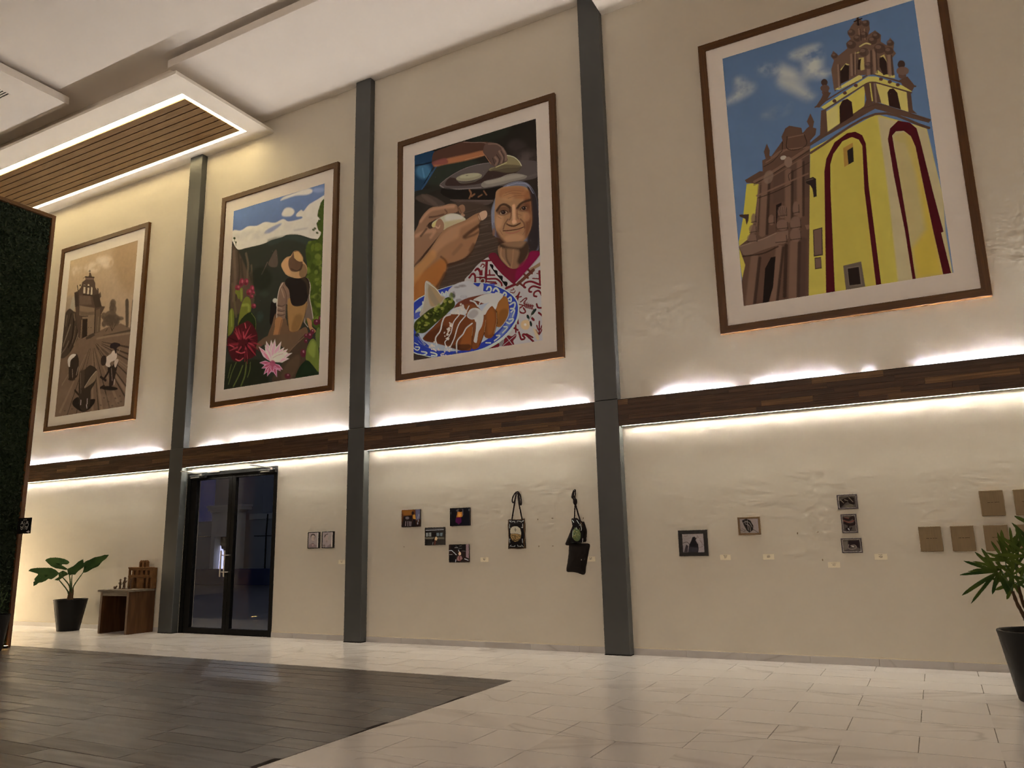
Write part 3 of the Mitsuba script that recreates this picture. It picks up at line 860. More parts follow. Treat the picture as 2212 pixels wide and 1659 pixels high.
p,149,127,117,4.9,1,0.6,0,768 44 766 48 762 49 758 49 753 46 750 42 749 37 751 34 755 32 759 33 764 35 767 40
p,81,65,62,6.1,1,0.75,0,766 121 762 130 755 134 745 133 736 128 730 118 728 107 732 98 740 94 749 94 758 101 764 110
p,149,127,117,4.9,1,0.6,0,753 109 751 112 747 114 742 113 738 111 735 106 734 102 736 98 739 97 744 97 749 100 752 104
p,81,65,62,6.1,1,0.75,0,744 42 741 49 735 53 728 52 721 47 716 40 715 32 718 25 724 21 731 22 738 27 743 34
p,149,127,117,4.9,1,0.6,0,734 33 732 36 729 37 726 37 722 34 720 31 719 28 720 25 723 24 727 24 731 26 733 30
p,81,65,62,6.1,1,0.75,0,822 148 819 157 811 162 802 161 793 155 787 145 785 135 789 126 796 121 806 122 815 128 821 138
p,149,127,117,4.9,1,0.6,0,809 136 807 140 804 142 799 141 794 138 791 134 791 130 792 126 796 124 801 125 805 128 808 132
p,81,65,62,6.1,1,0.75,0,806 170 802 181 793 186 782 185 772 178 764 167 763 155 767 144 776 139 787 140 798 147 805 158
p,149,127,117,4.9,1,0.6,0,791 156 789 161 785 163 779 162 774 159 770 154 769 149 771 144 775 142 781 143 786 146 790 151
p,81,65,62,6.1,1,0.75,0,882 211 879 219 872 224 863 223 855 218 849 209 848 199 851 191 858 186 867 187 875 193 881 201
p,149,127,117,4.9,1,0.6,0,870 200 868 204 865 205 860 205 856 202 853 198 853 194 854 191 858 189 862 190 866 192 869 196
p,81,65,62,6.1,1,0.75,0,839 230 834 243 823 250 809 249 796 240 787 227 785 211 790 198 801 191 815 192 828 201 837 215
p,149,127,117,4.9,1,0.6,0,820 213 817 218 812 221 805 220 799 216 794 210 793 204 795 198 801 196 808 197 814 201 819 207
p,81,65,62,6.1,1,0.75,0,704 158 699 169 690 175 678 174 666 166 659 154 657 141 661 130 671 124 683 125 694 133 702 145
p,149,127,117,4.9,1,0.6,0,687 143 685 148 680 150 674 149 669 145 665 140 664 135 666 130 670 128 676 129 682 132 686 138
p,81,65,62,6.1,1,0.75,0,761 223 756 235 746 241 734 240 722 232 714 220 712 206 717 195 727 189 739 190 751 197 759 210
p,149,127,117,4.9,1,0.6,0,744 208 741 213 737 215 730 214 724 211 720 205 719 200 722 195 726 193 733 194 738 197 742 202
p,81,65,62,6.1,1,0.75,0,770 306 766 315 758 320 748 320 739 313 732 304 731 293 734 283 742 278 752 279 762 285 768 295
p,149,127,117,4.9,1,0.6,0,756 294 754 297 750 299 745 299 741 296 737 292 736 287 738 283 742 281 747 282 752 285 755 289
p,81,65,62,6.1,1,0.75,0,875 257 871 267 862 272 851 271 841 265 834 254 832 242 836 231 845 226 856 227 866 233 873 244
p,149,127,117,4.9,1,0.6,0,860 243 858 247 853 249 848 249 843 245 839 241 838 236 840 231 844 229 850 230 855 233 859 238
p,81,65,62,6.1,1,0.75,0,735 130 731 140 723 145 713 144 703 138 696 127 695 116 698 107 707 102 717 103 727 109 733 119
p,149,127,117,4.9,1,0.6,0,720 118 719 122 715 123 710 123 705 120 701 115 700 111 702 107 706 105 711 106 716 109 720 113
s,49,40,41,2.4,8.6,1,8.6,727 1 726 46
s,49,40,41,2.4,7.3,1,7.3,709 19 746 15
n,0.05,0.02,0.02
''')
PRINTS['cook'] = ((-6.0133, -4.0525, 3.7005, 6.7478), '''
b,34,37,36,42,40,37,82,72,69,80,72,69
p,54,66,60,76.9,1,0.8,0,542 213 525 265 454 303 345 316 226 300 129 260 82 205 99 151 175 112 288 101 406 118 498 159
p,105,97,98,66.6,1,0.8,1,1041 331 1025 366 984 383 929 379 874 354 833 315 819 271 835 236 877 218 933 223 988 249 1027 288
p,49,58,50,61.5,1,0.6,0,802 4 791 36 743 61 669 71 590 64 525 42 494 10 506 -22 556 -47 631 -57 711 -49 773 -27
p,80,72,76,46.1,1,0.5,1,927 241 902 255 865 249 825 225 794 190 780 152 787 123 813 109 850 116 890 140 920 175 934 212
p,37,72,111,4.1,1,1,0,-16 -7 176 14 156 88 162 142 133 213 71 284 -15 281
p,85,147,197,35.9,1,0.8,0,140 182 121 202 91 207 58 196 30 171 15 140 18 111 38 91 68 86 102 98 129 122 143 153
s,120,183,230,13.3,11.3,0.6,11.3,71 123 86 196
s,24,39,63,9.2,13.3,1,13.3,2 81 85 90 156 93
s,59,97,146,5.1,11.3,1,11.3,197 130 133 208 65 283
s,26,39,60,5.1,7.2,1,7.2,173 129 86 243
p,49,52,50,5.1,1,1,0,-3 284 219 298 231 321 15 331
p,102,97,100,3.6,1,1,0,219 290 299 251 356 229 456 212 555 213 641 226 830 262 1011 323 1008 422 897 429 763 430 574 407 377 360 265 325
p,69,55,55,7.2,1,1,0,265 294 316 253 364 283 394 319 564 329 629 281 875 321 827 358 569 363 455 352 316 320
p,110,105,108,10.2,1,0.8,0,316 248 456 215 630 228 629 276 564 324 510 328 367 273
s,155,149,156,3.1,4.6,0.8,4.6,225 281 299 248 401 221 511 214 636 227
s,145,141,146,4.6,8.2,1,8.2,222 291 265 325 377 360 563 394
s,120,116,117,11.3,15.4,0.5,15.4,563 369 764 415 1008 405
p,92,66,58,4.1,1,1,0,176 17 419 6 492 31 568 51 628 77 594 150 440 154 266 138 162 118 153 82
p,191,133,98,17.4,1,0.95,0,162 116 266 99 457 112 578 120 594 160 440 158 266 141
p,145,83,89,12.3,1,0.8,0,156 93 266 91 288 139 168 120
s,218,172,137,3.1,4.6,0.8,4.6,435 150 512 153 588 158
s,160,138,133,4.1,5.1,0.8,5.1,425 11 492 34 568 54 622 77
p,107,88,84,4.1,1,1,0,611 70 692 97 738 139 769 203 774 249 746 264 725 265 707 251 688 269 667 261 641 239 610 180 583 132
s,163,140,130,11.3,15.4,0.75,15.4,738 149 763 201 763 241
s,163,140,130,11.3,15.4,0.75,15.4,712 162 737 214 726 251
s,163,140,130,11.3,15.4,0.75,15.4,679 198 697 228 683 255
s,54,41,40,4.6,4.6,0.85,4.6,725 166 747 217 741 255
s,54,41,40,4.6,4.6,0.85,4.6,690 181 713 223 704 256
s,54,41,40,4.6,4.6,0.85,4.6,658 198 673 247
s,54,41,40,4.6,4.6,0.85,4.6,615 181 646 240
s,193,149,121,3.1,4.1,0.8,4.1,583 137 620 198 646 240
s,155,133,124,7.2,9.2,0.7,9.2,627 83 691 101 733 138
p,163,158,124,3.1,1,1,0,627 278 678 269 773 251 774 209 820 232 860 277 881 314 849 320 766 302 672 293
p,107,102,84,12.3,1,0.8,0,629 281 736 269 880 315 848 348 766 337 672 297
s,229,232,210,3.1,6.1,1,6.1,774 210 825 236 863 278 881 315
s,218,220,177,5.1,6.1,1,6.1,683 274 767 262
p,178,180,159,3.1,1,1,0,571 305 559 318 522 323 470 321 417 310 376 294 359 278 372 265 410 259 462 262 516 273 556 289
p,213,219,197,11.3,1,0.6,0,553 293 543 300 515 302 474 299 433 292 402 282 390 272 400 265 429 263 470 266 511 274 541 283
s,120,119,108,4.1,6.1,0.8,6.1,364 288 411 323 510 336 570 318
p,115,113,98,4.1,1,0.6,0,461 277 460 279 455 279 450 279 444 277 440 274 439 272 441 270 445 270 450 270 456 272 460 275
p,160,160,156,4.1,1,1,0,563 374 596 353 686 363 765 351 838 360 921 399 903 416 805 411 722 414 590 402
p,196,196,191,13.3,1,0.6,0,591 356 765 361 848 370 898 396 775 393 617 383
p,29,26,26,7.2,1,0.8,0,231 327 377 366 573 412 732 427 684 504 508 476 321 420
s,165,124,95,9.2,12.3,0.8,12.3,468 388 481 419 467 451
s,165,124,95,9.2,8.2,0.8,8.2,584 425 605 460
s,165,124,95,9.2,13.3,0.8,13.3,486 441 508 431
s,165,124,95,9.2,10.2,0.8,10.2,540 459 568 450
p,102,91,90,8.2,1,1,0,310 423 660 513 614 536 453 510 387 472
s,135,124,124,7.2,7.2,0.7,7.2,387 454 652 513
p,90,80,77,11.3,1,1,0,9 345 115 334 264 443 185 449
p,115,102,98,15.4,1,0.6,0,203 447 188 444 158 426 121 397 87 364 65 337 61 323 76 325 107 344 144 374 178 406 200 433
p,87,75,69,30.7,1,1,0,219 493 666 588 659 982 479 1005 420 1061 195 1058 263 855 504 781
s,110,97,92,7.2,6.3,0.5,6.3,352 544 455 551 555 547
s,67,57,53,7.2,6.4,0.5,6.4,330 552 425 559 520 555
s,120,108,101,7.2,9.3,0.5,9.3,538 613 764 627 982 617
s,74,64,60,7.2,5.3,0.5,5.3,348 583 532 595 711 587
s,100,88,82,7.2,4.8,0.5,4.8,334 593 437 599 539 595
s,110,97,92,7.2,9.7,0.5,9.7,540 652 770 666 993 654
s,67,57,53,7.2,5.6,0.5,5.6,505 657 621 664 735 658
s,120,108,101,7.2,10.1,0.5,10.1,459 659 675 672 884 661
s,74,64,60,7.2,8,0.5,8,526 687 622 693 717 688
s,100,88,82,7.2,4.5,0.5,4.5,470 688 645 698 814 688
s,110,97,92,7.2,10.7,0.5,10.7,416 689 515 694 611 689
s,67,57,53,7.2,5.5,0.5,5.5,522 725 702 734 877 724
s,120,108,101,7.2,10.3,0.5,10.3,533 740 717 750 896 739
s,74,64,60,7.2,6.5,0.5,6.5,517 749 690 758 858 748
s,100,88,82,7.2,4.4,0.5,4.4,450 747 611 756 767 746
s,110,97,92,7.2,3.4,0.5,3.4,370 743 604 755 829 742
s,67,57,53,7.2,5.4,0.5,5.4,298 741 500 751 695 740
s,120,108,101,7.2,5.9,0.5,5.9,432 782 600 790 764 780
s,74,64,60,7.2,6.5,0.5,6.5,556 821 670 826 783 818
s,100,88,82,7.2,5.3,0.5,5.3,341 789 542 798 737 786
s,110,97,92,7.2,5.7,0.5,5.7,383 810 604 820 817 806
s,67,57,53,7.2,3.9,0.5,3.9,438 834 685 845 922 829
s,120,108,101,7.2,9.3,0.5,9.3,302 819 428 825 552 817
s,74,64,60,7.2,4.5,0.5,4.5,211 813 359 820 503 811
s,100,88,82,7.2,10.4,0.5,10.4,189 822 407 831 618 818
s,110,97,92,7.2,3.2,0.5,3.2,266 850 531 861 784 844
s,67,57,53,7.2,6.4,0.5,6.4,292 868 521 878 741 862
s,120,108,101,7.2,5.5,0.5,5.5,254 874 492 883 721 867
s,74,64,60,7.2,6.2,0.5,6.2,234 883 343 887 451 879
s,100,88,82,7.2,3.4,0.5,3.4,221 893 306 896 391 890
s,110,97,92,7.2,5.5,0.5,5.5,272 916 423 921 571 910
s,67,57,53,7.2,4.8,0.5,4.8,293 933 456 938 614 927
s,120,108,101,7.2,8.6,0.5,8.6,190 926 307 930 421 921
s,74,64,60,7.2,5.1,0.5,5.1,188 938 367 944 540 931
s,100,88,82,7.2,9.4,0.5,9.4,198 953 383 959 562 945
s,110,97,92,7.2,5.1,0.5,5.1,294 984 466 989 634 976
s,67,57,53,7.2,5.1,0.5,5.1,188 977 353 982 513 969
s,120,108,101,7.2,3.3,0.5,3.3,276 1006 453 1011 625 997
s,74,64,60,7.2,5,0.5,5,211 1006 334 1010 455 1000
s,100,88,82,7.2,10.7,0.5,10.7,200 1017 293 1020 385 1012
s,110,97,92,7.2,10.5,0.5,10.5,294 1047 452 1051 606 1038
s,67,57,53,7.2,7.1,0.5,7.1,272 1056 494 1061 709 1043
s,120,108,101,7.2,10.5,0.5,10.5,207 1057 456 1063 695 1043
s,74,64,60,7.2,9.6,0.5,9.6,221 1072 429 1077 630 1060
s,100,88,82,7.2,8.4,0.5,8.4,274 1094 456 1098 632 1083
s,110,97,92,7.2,10.9,0.5,10.9,214 1096 471 1101 718 1080
p,87,64,53,20.5,1,0.9,0,-4 619 -2 869 116 772 230 665 252 584
p,170,136,114,5.1,1,1,0,-4 619 28 564 63 500 138 446 230 457 298 453 354 471 377 502 370 531 309 529 264 532 219 541 173 551 121 565 133 608 184 589 196 556 224 547 252 584 255 625 230 660 173 708 87 781 -2 859
p,170,136,114,4.1,1,1,0,373 501 409 484 430 509 425 544 392 548
p,193,160,137,3.1,1,1,0,406 549 429 564 422 579 397 563
s,226,188,162,23.6,23.6,0.55,23.6,57 530 133 470 230 467 337 482
s,226,188,162,23.6,30.7,0.55,30.7,17 634 92 620 161 625
s,226,188,162,23.6,23.6,0.55,23.6,224 568 213 601 144 672
s,77,52,44,13.3,7.2,0.75,7.2,264 488 281 515 264 531
s,77,52,44,13.3,6.1,0.75,6.1,368 485 376 522 362 534
s,77,52,44,13.3,13.3,0.75,13.3,133 516 184 523 253 523
s,77,52,44,13.3,15.4,0.75,15.4,115 579 184 548
s,77,52,44,13.3,17.4,0.75,17.4,104 602 58 643
s,77,52,44,13.3,22.5,0.75,22.5,252 655 184 721 93 792 0 865
s,77,52,44,13.3,5.1,0.75,5.1,381 503 398 542
p,226,230,213,3.6,1,1,0,153 572 173 556 219 541 264 531 309 529 364 544 408 574 434 606 375 622 297 634 255 643 230 609 161 599
p,251,255,255,20.5,1,0.7,0,264 541 309 534 364 549 414 586 342 594 281 580
p,213,202,156,18.4,1,0.6,0,252 584 424 608 297 634 255 640
p,236,227,137,10.2,1,0.7,0,153 577 196 556 184 594 161 599
p,181,144,121,4.1,1,1,0,184 594 196 556 224 547 252 584 255 625 241 652 196 642
p,216,185,162,4.1,1,1,0,180 588 207 609 224 593 213 621 190 611
p,181,141,111,4.6,1,1,0,-2 879 58 831 144 753 213 676 263 637 342 619 430 607 506 582 560 576 598 573 608 606 597 628 554 642 537 673 543 719 514 791 481 847 422 884 340 897 280 905 262 975 228 1022 172 1105 59 1145 -1 1154
p,216,177,146,35.9,1,0.6,0,144 773 230 680 314 638 430 624 533 598 538 629 397 657 374 721 263 757 173 809
p,193,127,63,41,1,0.8,0,-2 975 116 897 229 850 285 891 240 995 161 1094 -1 1144
p,226,177,117,30.7,1,0.6,0,-2 889 87 821 161 771 190 827 93 903 -2 990
s,82,52,40,20.5,28.7,0.85,28.7,423 727 462 706 537 673
s,82,52,40,20.5,15.4,0.7,15.4,434 739 504 730 537 717
s,82,52,40,20.5,11.3,0.75,11.3,229 835 262 866 284 905
s,82,52,40,20.5,20.5,0.7,20.5,284 910 373 903 449 879 503 808
s,82,52,40,20.5,25.6,0.75,25.6,262 965 212 1034 133 1113
s,82,52,40,20.5,15.4,0.5,15.4,493 796 465 834
s,82,52,40,20.5,30.7,0.25,30.7,335 832 395 785
s,82,52,40,20.5,8.2,0.6,8.2,539 590 549 641
p,229,202,181,4.1,1,1,0,542 586 597 576 604 620 557 637
s,155,116,92,4.1,5.1,1,5.1,542 586 557 637
p,135,144,172,4.1,1,1,0,645 720 639 591 662 523 700 458 764 422 836 418 907 442 951 487 986 567 1000 676 992 936 952 937 673 784
p,59,55,61,20.5,1,1,0,921 479 960 508 991 578 1001 704 995 904 947 955 910 868
s,193,208,242,4.6,4.6,0.6,4.6,659 674 666 573 710 485 774 432
s,193,208,242,4.6,4.6,0.6,4.6,648 691 653 585 689 500
s,193,208,242,4.6,4.6,0.6,4.6,689 505 753 442 846 431
s,193,208,242,4.6,4.6,0.6,4.6,846 433 917 459 964 538
p,80,77,89,9.2,1,0.6,0,664 695 682 591 720 493 730 510 692 604 679 746
p,193,155,121,5.1,1,1,0,665 634 679 460 722 436 784 440 866 458 921 491 941 563 948 661 950 709 943 768 916 824 885 855 840 870 794 869 739 839 699 791 674 728
p,143,94,69,30.7,1,0.9,0,920 505 944 569 950 709 937 777 896 838 900 673 893 576
p,181,127,89,20.5,1,0.7,0,721 446 866 467 925 516 924 564 802 534 710 502
p,92,61,52,20.5,1,0.8,0,673 747 714 794 754 841 824 880 895 862 884 906 794 888 698 829
p,229,191,156,30.7,1,0.55,0,731 688 722 711 707 725 690 726 676 713 669 690 670 664 680 640 695 626 712 626 726 638 733 661
p,218,180,146,25.6,1,0.7,0,881 829 872 842 847 850 813 849 777 840 750 826 740 811 748 797 774 790 809 791 844 800 871 814
p,226,185,149,25.6,1,0.5,0,935 696 931 711 922 721 909 723 897 716 888 701 885 684 889 668 898 658 911 657 923 664 932 678
p,221,183,143,30.7,1,0.4,0,818 528 811 541 794 548 771 546 748 537 731 522 725 506 732 493 749 486 773 488 796 498 812 512
p,120,86,69,20.5,1,0.8,0,798 615 791 630 771 639 742 639 712 631 689 616 679 599 686 583 707 574 736 574 766 583 788 597
p,120,83,66,20.5,1,0.75,0,934 621 930 635 914 645 891 648 867 642 848 630 839 614 844 599 859 589 882 587 906 593 925 605
s,74,55,48,9.2,16.4,0.9,16.4,684 594 714 564 750 566 785 596 790 624
s,74,55,48,10.2,17.4,0.9,17.4,841 614 867 589 903 580 943 578
p,193,169,153,4.1,1,0.9,0,764 624 761 630 751 634 736 634 721 631 709 625 705 618 708 612 718 609 733 608 748 612 759 617
p,54,41,40,3.1,1,1,0,752 623 749 630 743 633 734 633 725 629 719 623 717 615 719 609 726 606 735 606 743 610 750 616
s,54,40,37,2.6,4.6,1,4.6,702 623 718 604 749 609 769 625
s,143,108,89,4.1,4.6,0.8,4.6,702 627 733 640 769 636
p,218,213,217,1.5,1,1,0,733 615 733 616 732 617 730 617 729 616 728 615 727 614 728 613 729 612 730 612 732 613 733 614
p,181,155,137,4.1,1,0.9,0,913 628 911 633 904 637 893 638 881 636 872 632 868 626 870 621 878 617 889 616 900 618 909 622
p,54,41,40,3.1,1,1,0,906 630 903 635 898 639 890 638 883 635 877 629 876 622 878 617 883 614 891 614 898 617 904 623
s,54,40,37,2.6,4.6,1,4.6,866 629 882 614 912 618
s,143,108,89,4.1,4.6,0.8,4.6,866 639 891 645 916 639
p,218,213,217,1.5,1,1,0,890 622 889 623 888 624 887 624 885 623 884 622 884 621 884 619 885 619 887 619 888 620 889 621
s,251,213,178,14.3,23.6,0.8,23.6,814 591 815 654 814 711
p,255,221,188,8.2,1,0.7,0,835 711 833 718 825 721 816 721 806 717 799 710 797 702 800 696 807 692 816 692 826 696 833 703
s,135,97,79,9.2,11.3,0.8,11.3,793 600 792 663 773 692
s,150,105,85,9.2,10.2,0.7,10.2,841 621 840 674 859 712
s,87,55,48,6.1,11.3,0.9,11.3,760 708 782 725 818 736 859 726
p,206,160,130,7.2,1,0.7,0,790 703 788 710 782 715 775 715 768 712 763 705 761 697 763 689 768 685 776 685 783 688 788 695
p,203,152,121,7.2,1,0.7,0,863 710 861 717 856 721 849 721 842 718 837 711 835 704 837 697 842 693 849 693 856 696 861 703
s,117,80,66,8.2,9.2,0.8,9.2,768 677 742 709 731 740
s,117,77,63,8.2,9.2,0.7,9.2,864 698 889 733 893 767
s,87,47,44,3.6,6.7,1,6.7,730 751 766 758 807 762 848 764 885 759
s,193,133,117,6.1,11.3,0.8,11.3,751 766 791 783 837 781 862 772
s,193,141,121,5.1,8.2,0.5,8.2,761 747 802 749 838 755
s,130,91,69,3.6,3.1,0.6,3.1,741 500 803 496 874 518
s,130,91,69,3.6,3.1,0.6,3.1,772 527 833 522 904 540
s,130,91,69,3.6,3.1,0.6,3.1,752 483 814 479 895 504
s,130,91,69,3.6,3.1,0.6,3.1,840 655 870 671
s,130,91,69,3.6,3.1,0.6,3.1,691 640 717 660
s,130,91,69,3.6,3.1,0.6,3.1,725 778 705 744
s,130,91,69,3.6,3.1,0.6,3.1,877 811 897 787
p,155,119,98,7.2,1,0.8,0,669 747 666 761 661 770 655 772 649 766 646 755 646 740 650 727 655 718 661 715 666 721 669 733
p,163,133,108,8.2,1,1,0,704 840 696 929 760 1015 775 1031 850 1042 904 981 918 937 900 863
p,64,50,44,25.6,1,0.9,0,698 829 764 872 864 898 915 866 920 942 861 1023 832 990 844 912 712 871
s,206,172,143,10.2,11.3,0.7,11.3,712 871 711 932 771 1015
s,87,66,57,11.3,11.3,0.6,11.3,748 888 752 955 776 1007
s,193,158,130,9.2,10.2,0.6,10.2,804 904 797 973 786 1023
p,218,224,236,3.1,1,1,0,420 1053 474 1001 528 953 613 915 643 962 788 1131 808 1139 1005 973 1003 1324 1008 1560 576 1562 499 1163
p,128,41,66,2.6,1,1,0,612 904 665 894 711 961 760 1014 810 1037 871 1025 907 981 938 940 1005 972 808 1141 788 1131 709 1050 643 962
p,150,30,89,20.5,1,0.85,0,830 1036 907 981 937 941 1005 973 828 1124
p,19,19,24,1.5,1,1,0,621 971 649 979 651 1010 679 1025 684 1055 719 1071 720 1103 754 1120 743 1149 708 1099 658 1033
s,128,41,57,2,13.3,1,13.3,565 934 628 942
s,128,41,57,2,20.5,1,20.5,599 943 587 1084
s,128,41,57,2,9.2,1,9.2,552 970 565 956 581 968 570 981
s,128,41,57,2,17.4,1,17.4,509 988 528 982 546 1010 550 1091
s,128,41,57,2,13.3,1,13.3,559 1002 559 1031
s,128,41,57,2,16.4,1,16.4,460 1032 487 1010 506 1031 506 1090
s,128,41,57,2,11.3,1,11.3,600 1041 657 1052
s,128,41,57,2,12.3,1,12.3,619 1012 620 1038
s,128,41,57,2,13.3,1,13.3,600 1068 672 1082 707 1116 712 1135
s,128,41,57,2,12.3,1,12.3,531 1088 671 1114
s,128,41,57,2,11.3,1,11.3,519 1043 584 1056
s,128,41,57,2,9.2,1,9.2,584 1083 666 1103
s,218,224,236,1.5,6.1,1,6.1,538 1035 556 1039
s,218,224,236,1.5,6.1,1,6.1,516 1049 532 1052
p,193,199,207,1.5,1,1,0,548 1060 582 1063 579 1092 545 1086
p,105,47,44,1.5,1,1,0,554 1066 574 1067 572 1087 552 1084
s,176,149,124,6.1,23.6,1,23.6,998 1041 934 1065
s,117,72,61,2.6,23.6,1,23.6,948 1073 828 1149
s,117,61,57,2,13.3,1,13.3,909 1061 938 1094
s,117,61,57,2,13.3,1,13.3,879 1087 908 1120
s,117,61,57,2,13.3,1,13.3,838 1135 867 1164
s,128,41,57,2,14.3,1,14.3,886 1181 874 1169 887 1149 931 1148 996 1183
s,128,41,57,2,13.3,1,13.3,929 1218 915 1213 915 1195 945 1182 1000 1206
s,128,41,57,2,12.8,1,12.8,965 1256 948 1247 953 1225 983 1221 1003 1252
s,128,41,57,2,17.4,1,17.4,992 1090 996 1178
s,128,41,57,2,8.2,1,8.2,942 1129 990 1140
s,128,41,57,2,6.1,1,6.1,972 1100 986 1105
s,128,41,57,2,18.4,1,18.4,744 1160 810 1146
s,128,41,57,2,6.1,1,6.1,779 1180 802 1179 797 1169
s,128,41,57,2,6.1,1,6.1,771 1192 801 1202 812 1190
s,128,41,57,2,11.3,1,11.3,805 1238 831 1224 842 1208 825 1242 810 1253
s,128,41,57,2,8.2,1,8.2,825 1260 835 1239 855 1238
s,128,41,57,2,8.2,1,8.2,849 1273 894 1254 873 1287 941 1316
s,128,41,57,2,7.2,1,7.2,829 1284 936 1324
s,128,41,57,2,10.2,1,10.2,868 1317 882 1347 852 1347 836 1321 863 1303
s,128,41,57,2,12.3,1,12.3,965 1307 974 1331 1003 1340
s,128,41,57,2,13.3,1,13.3,978 1367 1001 1389
s,128,41,57,2,10.2,1,10.2,981 1426 977 1512
s,128,41,57,2,9.2,1,9.2,961 1450 978 1483 999 1456
s,128,41,57,2,9.2,1,9.2,955 1480 976 1508 998 1482
s,128,41,57,2,13.3,1,13.3,831 1475 847 1524 872 1521 858 1497 882 1500 934 1552
s,128,41,57,2,11.3,1,11.3,887 1496 930 1525
s,128,41,57,2,12.3,1,12.3,790 1437 824 1460
s,128,41,57,2,12.3,1,12.3,808 1421 809 1471
s,128,41,57,2,13.3,1,13.3,822 1378 826 1415
s,128,41,57,1.5,5.1,1,5.1,883 1279 875 1305
s,128,41,57,1.5,5.1,1,5.1,875 1305 890 1321
s,128,41,57,1.5,5.1,1,5.1,897 1286 889 1311
s,128,41,57,1.5,5.1,1,5.1,889 1311 903 1326
s,128,41,57,1.5,5.1,1,5.1,910 1293 902 1317
s,128,41,57,1.5,5.1,1,5.1,902 1317 917 1331
s,128,41,57,1.5,5.1,1,5.1,924 1300 916 1323
s,128,41,57,1.5,5.1,1,5.1,916 1323 930 1336
s,128,41,57,1.5,5.1,1,5.1,937 1306 929 1329
s,128,41,57,1.5,5.1,1,5.1,929 1329 944 1341
p,34,52,53,2,1,1,0,950 1362 940 1371 930 1375 923 1374 922 1367 926 1358 934 1347 945 1339 955 1335 961 1336 963 1342 959 1352
p,34,52,53,2,1,1,0,909 1380 910 1388 909 1394 905 1397 900 1396 895 1391 891 1383 890 1375 891 1369 895 1366 900 1368 905 1373
p,34,52,53,2,1,1,0,928 1432 928 1441 927 1448 923 1451 918 1449 914 1442 911 1432 910 1423 912 1416 915 1413 920 1415 925 1422
s,92,108,92,2,3.1,1,3.1,902 1409 940 1352
p,128,41,57,2.6,1,1,0,943 1399 948 1406 948 1412 946 1416 941 1417 934 1414 928 1408 924 1400 923 1394 926 1390 931 1389 937 1393
p,246,227,188,6.1,1,0.9,0,855 1406 904 1409 901 1463 852 1451
p,255,255,255,4.1,1,1,0,888 1433 887 1437 883 1440 878 1440 873 1438 870 1435 868 1430 870 1426 874 1423 878 1422 883 1424 887 1428
p,244,227,185,8.2,1,0.7,0,936 1468 960 1485 977 1545 958 1543
p,128,41,57,2.6,1,1,0,698 1536 719 1508 750 1485 779 1494 809 1482 808 1507 788 1527 793 1554 708 1551
s,218,224,236,1.5,3.6,1,3.6,734 1487 787 1558
s,218,224,236,1.5,3.6,1,3.6,809 1489 713 1547
p,128,41,57,2.6,1,1,0,576 1553 628 1535 678 1524 683 1550 617 1557
p,155,160,172,4.1,1,1,0,683 1525 714 1507 719 1526 698 1550
p,226,249,255,3.1,1,1,0,-21 1151 116 1085 228 1070 339 1061 500 1074 605 1098 707 1147 790 1209 830 1266 838 1337 819 1405 757 1475 681 1524 576 1560 472 1573 335 1572 188 1560 89 1532 -19 1474
p,54,80,213,2.6,1,1,0,-21 1161 116 1091 228 1075 338 1066 500 1079 604 1103 704 1152 783 1212 822 1270 827 1333 807 1396 745 1462 669 1509 566 1543 465 1554 335 1562 188 1554 89 1525 -19 1467
p,155,188,255,18.4,1,0.6,0,776 1325 802 1357 751 1440 689 1490 669 1473 741 1402
p,206,227,255,4.1,1,1,0,0 1226 116 1138 283 1104 499 1128 655 1184 745 1265 763 1341 711 1415 613 1478 494 1521 367 1535 238 1517 117 1477 26 1401
p,59,86,210,3.1,1,1,0,3 1325 37 1359 72 1417 133 1474 83 1458 38 1417 3 1378
s,229,249,255,3.6,12.3,1,12.3,596 1141 612 1122 630 1142 622 1162 603 1161
s,229,249,255,3.6,13.3,1,13.3,647 1159 661 1145 678 1155 688 1180 665 1179
s,229,249,255,3.6,12.3,1,12.3,716 1204 731 1188 743 1207 725 1220
s,229,249,255,3.6,11.3,1,11.3,758 1235 776 1228 777 1256 760 1249
s,229,249,255,3.6,11.3,1,11.3,769 1278 805 1270 799 1306 774 1306
s,229,249,255,3.6,9.2,1,9.2,776 1330 803 1320 787 1363
s,229,249,255,3.6,10.2,1,10.2,762 1378 792 1382 766 1406 742 1393
s,229,249,255,3.6,9.2,1,9.2,721 1421 746 1430 710 1461
s,229,249,255,3.6,9.2,1,9.2,664 1472 689 1480 648 1506
s,229,249,255,3.6,8.2,1,8.2,582 1510 618 1516
s,229,249,255,3.6,8.2,1,8.2,228 1113 239 1096 261 1124 272 1097 286 1128
s,229,249,255,3.6,15.4,1,15.4,20 1200 48 1185 65 1208
s,229,249,255,3.6,12.3,1,12.3,76 1141 82 1171
s,229,249,255,3.6,8.2,1,8.2,15 1458 49 1467 32 1484 1 1465
s,229,249,255,3.6,9.2,1,9.2,66 1498 111 1514 83 1525
s,229,249,255,3.6,10.2,1,10.2,144 1514 194 1540 150 1538
s,229,249,255,3.6,5.1,1,5.1,6 1427 38 1446
s,229,249,255,1.5,3.6,1,3.6,32 1378 46 1375
s,229,249,255,1.5,3.6,1,3.6,39 1387 53 1385
s,229,249,255,1.5,3.6,1,3.6,45 1397 60 1394
s,229,249,255,1.5,3.6,1,3.6,52 1407 66 1404
s,229,249,255,1.5,3.6,1,3.6,59 1417 73 1414
s,229,249,255,1.5,3.6,1,3.6,66 1426 80 1423
s,229,249,255,1.5,3.6,1,3.6,73 1436 87 1433
s,229,249,255,1.5,3.6,1,3.6,79 1446 94 1443
s,229,249,255,1.5,3.6,1,3.6,86 1455 100 1452
p,54,83,217,5.1,1,0.9,0,2 1217 60 1207 71 1233 8 1257
s,54,80,213,3.1,15.4,0.8,15.4,651 1117 531 1106
